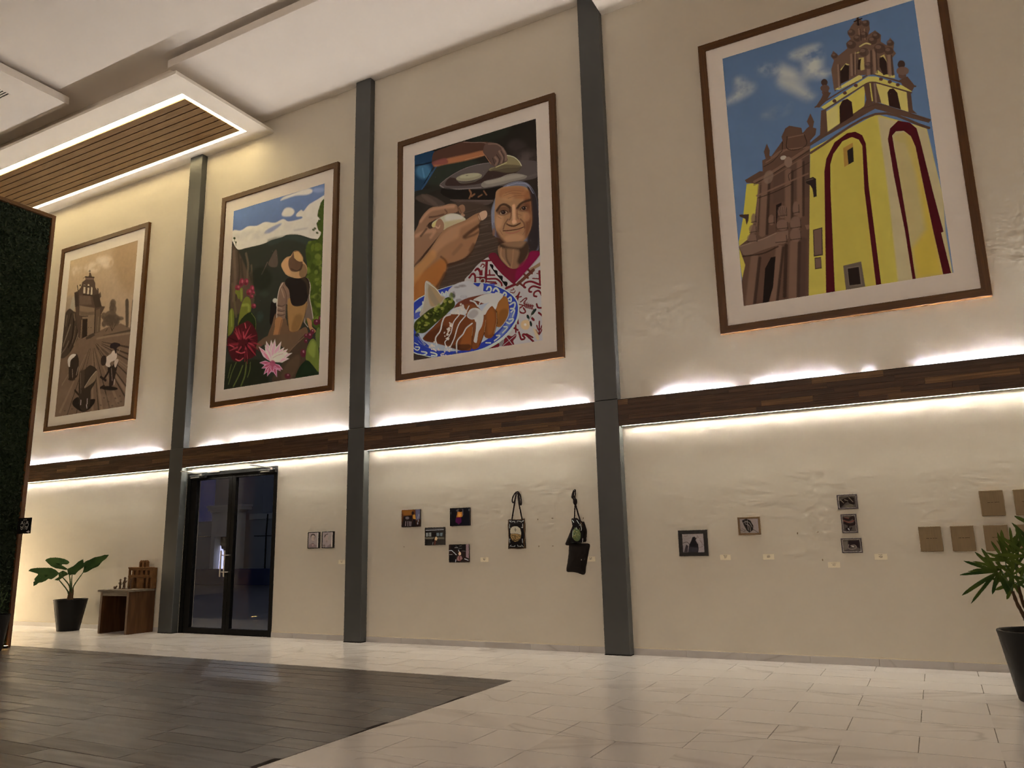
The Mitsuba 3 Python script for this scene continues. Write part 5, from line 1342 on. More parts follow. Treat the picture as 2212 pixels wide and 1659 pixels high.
PRINTS['garden'] = ((-9.6705, -7.7041, 3.7132, 6.742), '''
b,119,152,219,124,155,216,43,52,43,43,49,40
p,244,247,246,13.6,1,1,0,-5 179 92 195 179 176 279 194 370 181 480 213 569 201 629 235 728 243 779 232 709 206 759 167 789 183 844 141 939 117 1016 108 1021 391 936 467 867 434 723 376 606 355 429 368 290 372 79 366 -4 276
p,124,149,206,20.9,1,0.75,0,369 271 464 240 553 234 525 260 431 289
p,200,204,213,20.9,1,0.6,0,691 318 835 332 830 344 704 335
p,210,215,223,47.1,1,0.5,1,17 218 269 225 395 300 149 295
p,255,255,255,20.9,1,0.9,0,536 32 576 6 676 2 815 -4 876 32 817 51 689 28
p,252,255,255,20.9,1,0.95,0,558 169 582 116 647 122 691 165 651 195
p,174,198,246,26.2,1,0.6,0,878 24 963 26 998 58 936 61
p,54,61,57,3.7,1,1,0,-9 261 16 290 72 358 166 365 314 370 381 368 458 356 565 356 617 347 740 372 867 429 964 482 1053 1560 -14 1564
p,62,81,81,31.4,1,0.6,0,400 376 618 353 740 375 925 469 870 494 637 390
s,43,61,40,2.6,5.2,1,5.2,25 278 26 249
p,62,81,54,6.3,1,1,0,39 252 37 257 32 260 25 259 18 256 13 251 10 246 12 241 17 238 24 238 31 241 36 246
s,43,61,40,2.6,5.2,1,5.2,47 321 44 287
p,62,81,54,5.2,1,1,0,54 291 53 296 50 299 45 299 41 297 37 292 36 287 36 283 39 280 44 279 48 282 52 286
p,101,86,77,20.9,1,0.85,0,0 311 66 363 122 442 206 591 262 694 274 881 28 886
s,127,112,101,17.8,31.4,0.75,31.4,28 365 58 610 53 797
s,124,112,98,17.8,20.9,0.75,20.9,170 413 202 524 194 682
s,69,63,57,17.8,20.9,0.75,20.9,116 455 147 626
s,114,101,87,17.8,15.7,0.75,15.7,239 531 262 694
s,64,58,50,17.8,18.8,0.75,18.8,80 386 106 571 78 801
s,119,109,84,17.8,20.9,0.75,20.9,30 652 95 943
s,96,86,77,17.8,15.7,0.75,15.7,231 595 299 793
p,111,98,93,15.7,1,0.9,0,502 449 522 490 531 589 472 591 428 559 444 521
s,119,104,98,7.3,9.4,0.9,9.4,418 539 394 580 361 629
p,62,78,71,31.4,1,0.7,0,455 812 449 824 430 831 403 830 376 822 355 808 347 793 353 780 373 773 399 775 427 783 447 797
p,64,92,91,31.4,1,0.6,1,401 993 397 1015 385 1029 368 1032 349 1024 335 1005 329 981 332 959 344 944 362 941 380 950 395 969
p,33,43,35,52.4,1,0.6,0,477 688 464 736 423 765 363 768 302 743 254 698 234 643 247 594 290 565 351 563 412 588 458 634
p,77,101,40,7.3,1,1,0,1009 130 968 152 942 219 936 263 967 289 930 316 949 380 977 408 941 455 868 453 836 486 827 552 842 623 852 736 896 1116 1034 1180
p,119,141,54,13.6,1,0.6,0,1016 1011 1012 1018 1001 1022 986 1021 970 1017 959 1009 954 1001 958 994 969 991 985 991 1000 996 1012 1003
p,96,121,47,13.6,1,0.6,0,927 794 924 784 929 773 942 763 958 758 974 758 985 763 989 773 983 785 971 794 955 800 939 800
p,62,81,37,13.6,1,0.6,0,901 1010 891 1003 884 990 882 974 887 960 896 951 908 950 919 957 926 970 927 986 922 1000 913 1009
p,140,161,77,13.6,1,0.6,0,976 625 961 628 945 623 930 612 921 598 921 585 929 575 943 573 960 577 975 588 983 602 984 615
p,82,106,43,13.6,1,0.6,0,1024 937 1016 942 999 941 978 935 959 925 946 913 943 904 951 898 968 899 989 906 1008 916 1021 927
p,119,141,54,13.6,1,0.6,0,1010 1013 1003 1015 991 1012 977 1004 966 994 960 984 961 978 969 976 981 979 994 987 1005 997 1011 1007
p,96,121,47,13.6,1,0.6,0,985 691 973 694 954 689 933 677 916 660 907 644 910 633 922 630 942 636 962 648 979 665 987 680
p,62,81,37,13.6,1,0.6,0,952 744 935 735 923 719 919 700 924 683 936 673 953 672 970 681 982 697 986 715 981 732 969 743
p,140,161,77,13.6,1,0.6,0,1000 934 993 946 978 952 957 951 937 942 923 929 918 914 925 902 941 895 961 897 981 905 995 919
p,82,106,43,13.6,1,0.6,0,938 865 932 873 920 876 907 874 895 866 888 855 888 844 895 836 906 833 920 836 931 843 938 854
p,119,141,54,13.6,1,0.6,0,1003 836 990 838 977 835 969 828 966 820 970 811 980 805 992 803 1005 806 1014 812 1016 821 1012 829
p,96,121,47,13.6,1,0.6,0,865 777 864 770 868 763 876 759 887 760 897 764 903 771 905 778 901 785 892 789 882 788 872 784
p,62,81,37,13.6,1,0.6,0,972 515 963 513 951 502 939 486 929 469 926 456 929 450 938 453 950 464 962 480 971 496 975 510
p,140,161,77,13.6,1,0.6,0,1007 902 995 901 985 894 977 884 975 873 979 864 988 861 999 862 1010 869 1017 879 1019 890 1015 898
p,82,106,43,13.6,1,0.6,0,875 1110 868 1101 867 1093 871 1087 879 1085 890 1087 900 1093 906 1102 908 1111 904 1117 896 1119 885 1116
p,119,141,54,13.6,1,0.6,0,906 1099 903 1085 907 1074 916 1069 929 1071 942 1080 951 1094 954 1108 951 1119 941 1124 928 1122 916 1113
p,96,121,47,13.6,1,0.6,0,945 1056 938 1043 939 1031 949 1023 963 1021 978 1025 991 1035 998 1048 996 1060 987 1069 973 1071 958 1066
p,62,81,37,13.6,1,0.6,0,971 790 963 796 948 796 929 791 911 782 899 770 897 760 904 754 920 753 939 759 957 769 968 780
p,140,161,77,13.6,1,0.6,0,992 668 980 674 965 674 949 668 937 656 933 643 937 631 948 624 963 625 979 631 991 643 995 656
p,82,106,43,13.6,1,0.6,0,872 559 861 560 846 554 832 542 821 528 817 516 822 508 833 507 847 513 862 525 873 539 876 551
p,119,141,54,13.6,1,0.6,0,913 1068 912 1058 917 1051 927 1046 939 1047 950 1052 958 1061 959 1070 954 1078 944 1082 932 1081 921 1076
p,96,121,47,13.6,1,0.6,0,972 663 963 669 949 668 934 662 921 652 914 640 915 630 924 625 938 625 953 631 966 642 973 653
p,62,81,37,13.6,1,0.6,0,889 689 882 680 883 667 889 652 901 641 915 636 927 639 933 648 933 661 926 675 914 687 901 692
p,140,161,77,13.6,1,0.6,0,1030 1095 1017 1096 1003 1091 993 1082 988 1070 990 1060 999 1053 1012 1052 1025 1057 1036 1067 1041 1078 1038 1088
p,82,106,43,13.6,1,0.6,0,942 813 925 815 906 808 890 794 880 777 880 762 890 752 907 750 926 757 942 771 952 788 951 803
p,119,141,54,13.6,1,0.6,0,840 753 837 747 838 741 844 736 852 734 861 735 867 739 870 745 869 752 863 756 855 759 847 757
p,96,121,47,13.6,1,0.6,0,853 928 848 914 851 902 861 896 876 896 891 904 902 917 907 931 904 943 894 949 879 949 865 941
p,62,81,37,13.6,1,0.6,0,868 619 853 613 839 599 829 580 826 561 831 547 842 542 857 547 872 561 882 580 884 599 879 613
p,140,161,77,13.6,1,0.6,0,1013 1013 1006 1020 992 1021 977 1017 963 1009 954 998 953 988 961 981 974 980 990 984 1004 993 1012 1003
p,82,106,43,13.6,1,0.6,0,934 578 924 584 908 583 890 576 875 564 867 550 868 539 878 533 894 534 912 541 927 553 935 567
p,119,141,54,13.6,1,0.6,0,944 553 930 549 919 542 914 533 916 525 925 520 939 519 953 523 964 530 969 539 967 547 958 552
p,96,121,47,13.6,1,0.6,0,965 896 965 889 973 881 988 875 1005 872 1020 873 1028 878 1028 885 1020 893 1005 899 988 902 973 901
p,62,81,37,13.6,1,0.6,0,829 862 828 847 839 836 858 830 881 832 900 840 912 853 912 867 902 879 883 885 860 883 840 875
p,140,161,77,13.6,1,0.6,0,890 915 893 908 907 904 926 903 946 905 962 910 969 917 965 924 952 928 933 929 913 927 897 922
p,82,106,43,13.6,1,0.6,0,1020 796 1008 797 992 789 976 776 965 760 962 746 967 738 979 737 995 745 1011 758 1022 774 1025 788
p,119,141,54,13.6,1,0.6,0,980 548 963 550 944 543 927 529 917 511 917 495 927 485 944 483 964 491 981 505 990 522 990 538
p,96,121,47,13.6,1,0.6,0,947 532 951 525 966 521 987 521 1008 526 1025 534 1032 542 1027 550 1013 554 992 553 971 549 954 541
p,62,81,37,13.6,1,0.6,0,918 1065 915 1059 918 1053 924 1049 932 1048 940 1050 946 1055 949 1061 947 1067 941 1072 932 1073 924 1070
p,140,161,77,13.6,1,0.6,0,962 834 953 834 945 829 939 823 937 815 940 809 947 806 956 806 964 811 970 817 971 825 968 831
p,82,106,43,13.6,1,0.6,0,853 1117 842 1104 840 1089 847 1075 862 1067 881 1067 898 1074 909 1087 911 1102 904 1116 889 1124 871 1124
p,119,141,54,13.6,1,0.6,0,892 544 885 537 880 524 880 509 885 494 892 485 901 483 908 490 912 503 912 519 908 533 900 543
p,96,121,47,13.6,1,0.6,0,926 804 918 800 913 793 911 785 914 778 919 774 927 774 934 778 939 784 941 792 939 799 933 803
p,62,81,37,13.6,1,0.6,0,879 807 872 812 862 812 851 808 843 801 839 792 840 785 847 780 857 780 868 784 877 791 881 800
p,140,161,77,13.6,1,0.6,0,936 741 927 735 922 727 922 717 926 709 934 705 944 706 952 711 957 720 958 730 953 738 945 742
p,82,106,43,13.6,1,0.6,0,1009 768 1000 771 990 769 980 762 974 754 973 745 977 738 986 736 997 738 1007 744 1013 753 1014 761
p,119,141,54,13.6,1,0.6,0,969 1004 959 1003 947 995 936 983 929 969 927 958 932 952 942 953 954 961 965 973 972 987 974 998
p,96,121,47,13.6,1,0.6,0,908 774 891 765 880 753 877 741 883 731 898 727 916 730 933 738 944 750 947 763 941 772 926 776
p,62,81,37,13.6,1,0.6,0,977 965 962 963 946 954 934 941 931 926 935 913 947 907 963 909 979 918 990 931 994 946 989 959
p,140,161,77,13.6,1,0.6,0,978 1115 964 1114 952 1109 945 1101 944 1092 950 1085 961 1081 975 1081 987 1086 994 1094 995 1103 989 1111
p,82,106,43,13.6,1,0.6,0,827 500 823 492 827 481 838 469 851 460 865 456 875 459 878 467 874 479 864 490 850 499 837 503
p,119,141,54,13.6,1,0.6,0,853 702 846 692 845 682 849 677 859 676 870 681 880 690 886 700 887 709 883 715 874 715 863 711
p,96,121,47,13.6,1,0.6,0,897 864 886 858 877 844 871 825 871 807 876 795 886 791 896 797 905 811 911 830 911 847 906 860
p,62,81,37,13.6,1,0.6,0,996 1041 988 1049 978 1052 966 1050 957 1042 953 1032 955 1021 963 1013 974 1010 985 1012 994 1020 998 1030
p,140,161,77,13.6,1,0.6,0,872 1099 862 1086 857 1075 860 1068 870 1067 883 1073 897 1083 908 1095 912 1106 909 1113 900 1114 886 1109
p,82,106,43,13.6,1,0.6,0,972 974 962 970 952 959 946 944 945 929 949 919 957 915 968 919 978 930 984 945 985 960 981 970
p,119,141,54,13.6,1,0.6,0,928 1040 914 1044 896 1041 877 1030 863 1016 858 1001 863 989 876 985 895 988 914 999 927 1013 932 1028
p,96,121,47,13.6,1,0.6,0,899 630 904 619 918 613 939 613 959 620 974 632 981 645 976 656 962 662 941 662 921 655 905 643
p,62,81,37,13.6,1,0.6,0,958 945 952 938 951 925 954 910 961 897 971 889 979 888 985 895 987 908 983 923 976 936 967 944
p,140,161,77,13.6,1,0.6,0,876 699 872 712 864 720 854 721 844 714 837 702 835 688 839 675 847 667 857 666 867 673 874 685
p,82,106,43,13.6,1,0.6,0,1036 1097 1031 1108 1018 1113 1003 1112 990 1105 980 1093 979 1080 985 1069 997 1064 1012 1065 1026 1072 1035 1084
p,119,141,54,13.6,1,0.6,0,846 467 845 461 848 455 855 451 864 451 873 453 878 458 880 464 877 470 870 473 861 474 852 472
p,96,121,47,13.6,1,0.6,0,877 860 869 858 860 850 855 840 853 830 856 822 863 819 872 822 880 829 886 839 887 850 884 857
p,62,81,37,13.6,1,0.6,0,891 1110 878 1103 870 1092 869 1080 875 1071 886 1066 900 1068 912 1075 920 1085 921 1097 915 1106 904 1111
p,140,161,77,13.6,1,0.6,0,928 787 928 780 934 774 945 771 957 772 968 776 974 782 974 789 968 795 957 798 945 797 934 793
p,82,106,43,13.6,1,0.6,0,842 749 845 738 858 731 878 729 899 734 915 742 923 753 921 764 908 771 888 773 867 769 850 760
p,119,141,54,13.6,1,0.6,0,982 827 969 823 959 816 954 808 956 800 965 795 978 794 991 798 1001 805 1006 814 1004 822 995 827
p,96,121,47,13.6,1,0.6,0,993 854 977 848 964 836 958 820 960 805 969 795 984 793 1000 799 1013 811 1019 827 1017 841 1008 851
p,62,81,37,13.6,1,0.6,0,975 1060 971 1046 973 1035 980 1030 992 1032 1004 1040 1013 1053 1018 1066 1016 1077 1008 1082 997 1081 985 1072
p,140,161,77,13.6,1,0.6,0,993 719 984 717 975 711 968 701 965 691 967 683 973 679 981 681 990 687 997 697 1000 707 999 715
p,82,106,43,13.6,1,0.6,0,1000 722 995 728 988 731 979 730 971 725 967 717 967 709 972 702 979 700 988 701 995 706 1000 714
p,64,89,43,5.2,1,0.9,0,927 367 923 369 916 369 909 365 903 360 901 354 902 350 906 348 913 348 920 352 926 357 928 363
p,64,89,43,5.2,1,0.9,0,911 375 907 377 900 376 893 373 887 368 884 362 885 357 890 355 896 356 903 359 909 365 912 370
p,64,89,43,5.2,1,0.9,0,951 409 947 411 940 410 933 407 927 401 925 396 926 391 930 389 937 390 944 393 949 399 952 404
p,64,89,43,5.2,1,0.9,0,962 266 958 268 951 267 944 264 938 259 936 253 937 248 941 246 948 247 955 251 961 256 963 262
p,64,89,43,5.2,1,0.9,0,977 292 973 294 966 294 959 290 953 285 951 279 952 275 956 272 963 273 970 277 975 282 978 288
p,64,89,43,5.2,1,0.9,0,982 198 978 200 971 199 964 195 958 190 955 184 956 180 961 178 967 178 974 182 980 187 983 193
p,64,89,43,5.2,1,0.9,0,967 231 962 233 956 232 948 228 943 223 940 217 941 213 945 211 952 211 959 215 965 220 968 226
p,64,89,43,5.2,1,0.9,0,989 172 985 174 978 173 971 170 965 164 963 159 964 154 968 152 975 153 982 156 988 162 990 168
p,64,89,43,5.2,1,0.9,0,954 337 950 339 943 338 936 335 930 329 927 324 928 319 933 317 939 318 946 321 952 327 955 332
p,64,89,43,5.2,1,0.9,0,970 313 965 315 959 315 952 311 946 306 943 300 944 296 948 293 955 294 962 298 968 303 971 309
p,64,89,43,5.2,1,0.9,0,1003 157 998 159 992 158 985 155 979 149 976 143 977 139 981 137 988 138 995 141 1001 147 1004 152
p,33,29,32,6.3,1,1,0,488 882 543 918 547 995 491 1075 471 1045 474 933
p,226,233,229,7.3,1,1,0,548 885 545 894 535 899 522 899 508 895 498 886 494 876 497 867 507 861 520 861 534 866 544 875
s,213,215,209,7.3,12.6,1,12.6,541 891 543 927
p,127,101,82,6.3,1,1,0,541 985 641 1041 674 1121 777 1163 854 1149 878 1213 846 1225 621 1200 564 1201 459 1190 499 1072
p,150,126,114,4.7,1,1,0,586 741 662 771 681 857 665 945 643 930 637 952 637 1040 596 1043 542 1029 543 922 545 855 559 790
s,247,241,236,5.2,7.3,0.8,7.3,597 747 562 791 548 856 545 927 546 1026
s,96,78,74,6.3,7.3,0.8,7.3,549 923 596 940 630 933
s,96,78,74,6.3,7.3,0.8,7.3,551 964 592 980 627 981
s,96,78,74,6.3,7.3,0.8,7.3,550 1000 589 1015 629 1012
s,96,78,74,6.3,7.3,0.8,7.3,599 779 637 849 641 930
s,200,178,165,7.3,8.4,0.7,8.4,556 942 597 958
s,200,178,165,7.3,8.4,0.7,8.4,555 985 611 998
s,200,178,165,7.3,8.4,0.7,8.4,583 794 616 872
p,132,118,111,4.7,1,1,0,848 758 886 805 887 884 878 918 902 983 925 1089 907 1107 862 1083 842 1114 827 1101 847 996 860 910
s,244,244,236,4.7,6.3,0.8,6.3,877 795 887 832 882 914 905 1005 925 1091
s,213,207,199,5.2,7.3,0.7,7.3,834 1076 841 1112 876 1152
p,184,149,101,7.3,1,1,0,657 897 682 888 714 951 779 969 859 947 838 1055 798 1144 760 1167 687 1151 661 1031
p,140,106,67,31.4,1,0.6,0,738 1043 816 1056 777 1163 704 1156
s,82,66,54,8.4,9.4,0.6,9.4,804 1141 839 1060 856 958
s,109,86,71,9.4,10.5,0.6,10.5,648 945 665 1054 681 1148
p,38,32,35,5.2,1,1,0,618 756 648 716 768 727 847 754 878 812 866 916 834 961 779 969 711 952 683 902 664 818
s,75,63,50,17.8,24.1,0.7,24.1,802 745 849 789 870 881
p,189,144,104,6.3,1,1,0,540 1029 609 1045 589 1134 566 1236 508 1228 530 1099
s,129,92,67,9.4,11.5,0.7,11.5,602 1052 579 1150 560 1227
p,195,155,114,6.3,1,1,0,862 1083 908 1108 917 1158 954 1203 899 1181
p,213,178,138,4.2,1,1,0,571 602 582 567 621 539 670 535 700 504 746 510 794 564 806 607 838 649 848 691 831 735 768 741 700 722 623 680
p,234,192,148,15.7,1,0.7,0,578 603 588 573 645 552 655 627 675 685 628 676
p,119,92,76,6.3,1,1,0,650 563 678 541 701 509 710 565 794 611 788 671 737 681 680 663 651 617
p,221,187,135,4.7,1,1,0,702 507 747 517 792 570 799 603 756 599 716 567
s,140,104,77,3.7,6.3,1,6.3,706 506 752 514 797 569 803 606
p,82,63,50,12.6,1,0.6,0,766 685 797 628 844 677 832 751 779 732
s,77,61,54,7.3,10.5,0.8,10.5,681 646 737 675 782 665
p,127,141,64,6.3,1,1,0,150 849 195 792 249 827 260 920 218 955 132 1028 129 945
p,127,141,64,6.3,1,1,0,65 725 106 704 118 797 88 757
p,127,141,64,6.3,1,1,0,119 711 154 715 160 793 143 825 120 776
p,127,141,64,6.3,1,1,0,9 902 39 863 69 912 77 1028 49 1079 12 1092
s,171,190,98,15.7,24.1,0.6,24.1,163 858 225 868 234 916
s,171,190,98,15.7,15.7,0.6,15.7,34 883 50 1015
s,171,190,98,15.7,10.5,0.6,10.5,135 723 146 800
p,38,58,33,7.3,1,1,0,133 1000 253 931 322 1021 312 1096 144 1121
s,119,135,77,4.2,5.2,1,5.2,266 942 312 997 323 1057 318 1097
p,145,55,81,4.2,1,1,0,165 666 159 683 147 693 132 694 118 685 109 669 108 649 114 632 126 622 141 621 155 630 164 647
p,213,118,148,7.3,1,0.7,0,155 652 154 659 151 664 146 665 140 662 136 656 135 648 135 641 139 636 144 635 149 638 153 644
p,88,32,47,8.4,1,0.6,0,147 678 145 685 139 688 130 688 121 685 115 679 112 672 114 666 120 662 128 662 137 665 144 671
p,145,55,81,4.2,1,1,0,217 672 211 686 200 694 186 694 173 686 164 672 162 656 168 642 179 634 193 634 206 642 215 656
p,213,118,148,7.3,1,0.7,0,207 659 206 665 203 669 198 670 193 667 189 662 188 656 189 650 192 646 196 645 201 648 205 653
p,88,32,47,8.4,1,0.6,0,199 681 197 686 191 689 183 689 175 686 168 681 166 675 168 670 174 667 182 667 190 670 196 675
p,145,55,81,4.2,1,1,0,127 704 121 714 108 720 92 718 76 710 65 698 62 685 67 675 80 669 97 671 113 679 124 691
p,213,118,148,7.3,1,0.7,0,115 692 114 697 110 700 105 700 99 698 94 693 92 688 94 683 97 681 103 680 109 683 113 687
p,88,32,47,8.4,1,0.6,0,105 709 103 713 96 714 86 714 76 711 69 706 66 702 68 698 75 696 85 697 95 699 102 704
p,145,55,81,4.2,1,1,0,286 744 280 758 269 767 255 767 242 759 233 745 232 728 237 714 248 705 263 705 276 713 284 727
p,213,118,148,7.3,1,0.7,0,276 731 275 737 272 741 267 742 262 740 258 734 257 728 258 721 261 717 265 716 270 719 274 724
p,88,32,47,8.4,1,0.6,0,268 754 266 759 260 762 252 762 244 759 238 754 235 748 237 743 243 739 251 739 259 742 265 748
p,145,55,81,4.2,1,1,0,260 767 254 780 241 787 225 786 209 778 199 764 196 749 202 737 215 730 232 730 247 739 258 752
p,213,118,148,7.3,1,0.7,0,249 755 248 760 244 764 238 764 233 762 228 757 226 751 227 745 231 742 237 741 243 744 247 749
p,88,32,47,8.4,1,0.6,0,239 775 237 779 230 782 220 781 211 778 203 773 200 768 203 763 209 761 219 761 229 764 236 769
p,145,55,81,4.2,1,1,0,294 776 291 783 285 787 277 787 270 783 266 776 265 768 267 761 273 757 281 757 288 761 293 768
p,213,118,148,7.3,1,0.7,0,289 770 288 773 286 775 284 775 281 774 279 771 278 768 279 765 280 763 283 762 286 764 288 766
p,88,32,47,8.4,1,0.6,0,284 781 283 783 280 785 276 785 271 783 268 781 266 778 267 775 271 774 275 774 279 775 283 778
p,145,55,81,4.2,1,1,0,282 807 278 814 269 818 258 817 247 812 240 804 238 795 242 787 251 784 262 785 273 790 280 798
p,213,118,148,7.3,1,0.7,0,274 799 273 802 270 804 267 805 263 803 260 800 258 796 259 793 262 791 266 791 270 793 273 796
p,88,32,47,8.4,1,0.6,0,267 810 265 813 261 814 254 814 247 812 242 809 240 806 242 803 247 802 253 802 260 804 265 807
p,145,55,81,4.2,1,1,0,316 892 311 901 299 906 285 905 271 898 262 888 260 877 265 868 276 863 290 864 304 871 313 881
p,213,118,148,7.3,1,0.7,0,306 882 305 886 301 889 296 889 291 887 288 884 286 879 287 875 290 872 295 872 300 874 304 878
p,88,32,47,8.4,1,0.6,0,297 897 295 900 289 902 280 901 272 899 266 895 263 891 265 888 271 886 279 886 288 889 294 893
p,122,101,84,12.6,1,1,0,332 1216 446 1162 620 1174 846 1217 685 1336 608 1264 438 1223 352 1255
p,85,72,62,12.6,1,1,0,526 1544 621 1414 685 1332 824 1218 873 1225 875 1388 813 1460 779 1561
p,114,95,77,31.4,1,0.5,0,661 1419 786 1358 801 1437 728 1526 627 1526
s,150,126,108,6.3,7.3,0.7,7.3,684 1327 765 1270 840 1225
p,38,46,33,26.2,1,0.8,0,-7 1332 159 1331 339 1333 448 1391 470 1568 -9 1548
s,114,132,74,9.4,7.3,0.8,7.3,123 1331 80 1411 49 1501
s,114,132,74,9.4,12.6,0.8,12.6,198 1368 161 1443 106 1525
s,114,132,74,9.4,14.7,0.8,14.7,239 1346 228 1451 191 1531
s,114,132,74,9.4,7.3,0.8,7.3,281 1352 279 1413 259 1468
s,114,132,74,9.4,5.2,0.8,5.2,68 1342 39 1450
p,88,28,40,8.4,1,1,0,8 1115 68 1083 95 1034 186 1009 234 1001 284 1038 340 1119 350 1183 336 1244 334 1297 273 1322 200 1307 147 1327 81 1307 29 1228 17 1171
s,176,58,81,8.4,17.8,0.75,4.2,127 1181 -1 1172
s,140,43,60,8.4,17.8,0.75,4.2,128 1176 23 1159
s,56,17,30,8.4,17.8,0.75,4.2,220 1228 244 1326
s,200,81,104,8.4,17.8,0.75,4.2,199 1140 234 1078
s,176,58,81,8.4,17.8,0.75,4.2,261 1221 339 1305
s,140,43,60,8.4,17.8,0.75,4.2,279 1206 392 1279
s,56,17,30,8.4,17.8,0.75,4.2,147 1118 119 1048
s,200,81,104,8.4,17.8,0.75,4.2,256 1188 318 1220
s,176,58,81,8.4,17.8,0.75,4.2,212 1216 223 1277
s,140,43,60,8.4,17.8,0.75,4.2,132 1177 9 1160
s,56,17,30,8.4,17.8,0.75,4.2,118 1156 24 1109
s,200,81,104,8.4,17.8,0.75,4.2,155 1123 126 1046
s,176,58,81,8.4,17.8,0.75,4.2,282 1185 397 1228
s,140,43,60,8.4,17.8,0.75,4.2,173 1127 167 1053
s,56,17,30,8.4,17.8,0.75,4.2,183 1206 140 1295
s,200,81,104,8.4,17.8,0.75,4.2,126 1206 43 1223
s,176,58,81,8.4,17.8,0.75,4.2,270 1166 331 1179
s,140,43,60,8.4,17.8,0.75,4.2,217 1248 220 1336
s,56,17,30,8.4,17.8,0.75,4.2,248 1176 315 1194
s,200,81,104,8.4,17.8,0.75,4.2,132 1116 91 1042
s,176,58,81,8.4,17.8,0.75,4.2,239 1205 337 1298
s,140,43,60,8.4,17.8,0.75,4.2,190 1137 207 1069
s,56,17,30,8.4,17.8,0.75,4.2,224 1198 308 1289
s,200,81,104,8.4,17.8,0.75,4.2,224 1230 248 1316
s,176,58,81,8.4,17.8,0.75,4.2,223 1239 232 1306
s,140,43,60,8.4,17.8,0.75,4.2,162 1141 116 1058
s,56,17,30,8.4,17.8,0.75,4.2,206 1218 217 1337
s,200,81,104,8.4,17.8,0.75,4.2,205 1133 263 1044
s,176,58,81,8.4,17.8,0.75,4.2,208 1224 219 1336
s,140,43,60,8.4,17.8,0.75,4.2,162 1141 92 1024
s,56,17,30,8.4,17.8,0.75,4.2,205 1218 214 1324
s,200,81,104,8.4,17.8,0.75,4.2,168 1210 125 1249
s,176,58,81,8.4,17.8,0.75,4.2,251 1213 306 1275
s,140,43,60,8.4,17.8,0.75,4.2,142 1138 76 1061
s,56,17,30,8.4,17.8,0.75,4.2,251 1168 351 1181
s,200,81,104,8.4,17.8,0.75,4.2,220 1148 278 1119
s,176,58,81,8.4,17.8,0.75,4.2,256 1145 330 1135
s,140,43,60,8.4,17.8,0.75,4.2,224 1239 249 1357
s,56,17,30,8.4,17.8,0.75,4.2,225 1250 242 1364
s,200,81,104,8.4,17.8,0.75,4.2,140 1135 94 1077
s,234,106,131,6.3,9.4,0.8,9.4,116 1240 173 1261 215 1258
s,234,106,131,6.3,9.4,0.8,9.4,115 1303 159 1322 200 1305
s,234,106,131,6.3,9.4,0.8,9.4,198 1016 213 1059
s,234,106,131,6.3,9.4,0.8,9.4,185 1087 194 1133
s,234,106,131,6.3,9.4,0.8,9.4,37 1174 89 1200
p,255,255,255,2.6,0,1,0,516 1374 505 1275 442 1197 447 1279
p,255,215,246,5.2,0,1,0,516 1374 499 1284 448 1211 460 1287
p,255,255,255,2.6,0,1,0,516 1374 537 1281 498 1198 475 1274
p,255,215,246,5.2,0,1,0,516 1374 528 1289 499 1212 487 1284
p,255,255,255,2.6,0,1,0,516 1374 559 1284 538 1197 498 1269
p,255,215,246,5.2,0,1,0,516 1374 548 1290 536 1211 507 1281
p,255,255,255,2.6,0,1,0,516 1374 594 1306 607 1225 538 1278
p,255,215,246,5.2,0,1,0,516 1374 580 1309 599 1237 543 1290
p,255,255,255,2.6,0,1,0,516 1374 609 1339 641 1278 562 1303
p,255,215,246,5.2,0,1,0,516 1374 595 1338 631 1286 563 1314
p,255,255,255,2.6,0,1,0,516 1374 626 1352 680 1296 587 1310
p,255,215,246,5.2,0,1,0,516 1374 612 1349 667 1303 586 1321
p,255,255,255,2.6,0,1,0,516 1374 645 1375 725 1335 619 1330
p,255,215,246,5.2,0,1,0,516 1374 630 1370 708 1338 613 1339
p,255,255,255,2.6,0,1,0,516 1374 498 1288 431 1226 442 1298
p,255,215,246,5.2,0,1,0,516 1374 493 1297 438 1238 456 1304
p,255,255,255,2.6,0,1,0,516 1374 622 1399 697 1376 610 1352
p,255,215,246,5.2,0,1,0,516 1374 611 1391 683 1376 603 1360
p,255,235,255,2.6,0,1,0,517 1383 461 1301 378 1255 421 1324
p,247,164,206,5.2,0,1,0,517 1383 462 1312 390 1265 435 1327
p,255,235,255,2.6,0,1,0,517 1383 454 1290 364 1233 412 1312
p,247,164,206,5.2,0,1,0,517 1383 455 1301 376 1245 427 1316
p,255,235,255,2.6,0,1,0,517 1383 477 1313 406 1276 436 1335
p,247,164,206,5.2,0,1,0,517 1383 476 1322 415 1284 448 1337
p,255,207,250,2.6,0,1,0,523 1390 443 1359 378 1367 444 1395
p,213,109,158,5.2,0,1,0,523 1390 451 1367 390 1369 451 1390
p,255,207,250,2.6,0,1,0,523 1390 447 1387 405 1417 469 1422
p,213,109,158,5.2,0,1,0,523 1390 457 1392 414 1415 472 1415
p,255,207,250,2.6,0,1,0,523 1390 453 1420 431 1470 492 1447
p,213,109,158,5.2,0,1,0,523 1390 464 1421 438 1463 490 1439
p,255,207,250,2.6,0,1,0,523 1390 472 1435 470 1489 516 1454
p,213,109,158,5.2,0,1,0,523 1390 482 1433 474 1481 511 1446
p,255,207,250,2.6,0,1,0,523 1390 529 1456 574 1506 573 1452
p,213,109,158,5.2,0,1,0,523 1390 534 1450 570 1497 563 1447
p,255,207,250,2.6,0,1,0,523 1390 558 1442 614 1465 589 1421
p,213,109,158,5.2,0,1,0,523 1390 558 1435 607 1459 579 1421
p,255,207,250,2.6,0,1,0,523 1390 573 1440 635 1456 596 1413
p,213,109,158,5.2,0,1,0,523 1390 571 1432 626 1451 587 1415
p,255,207,250,2.6,0,1,0,523 1390 499 1428 522 1466 546 1436
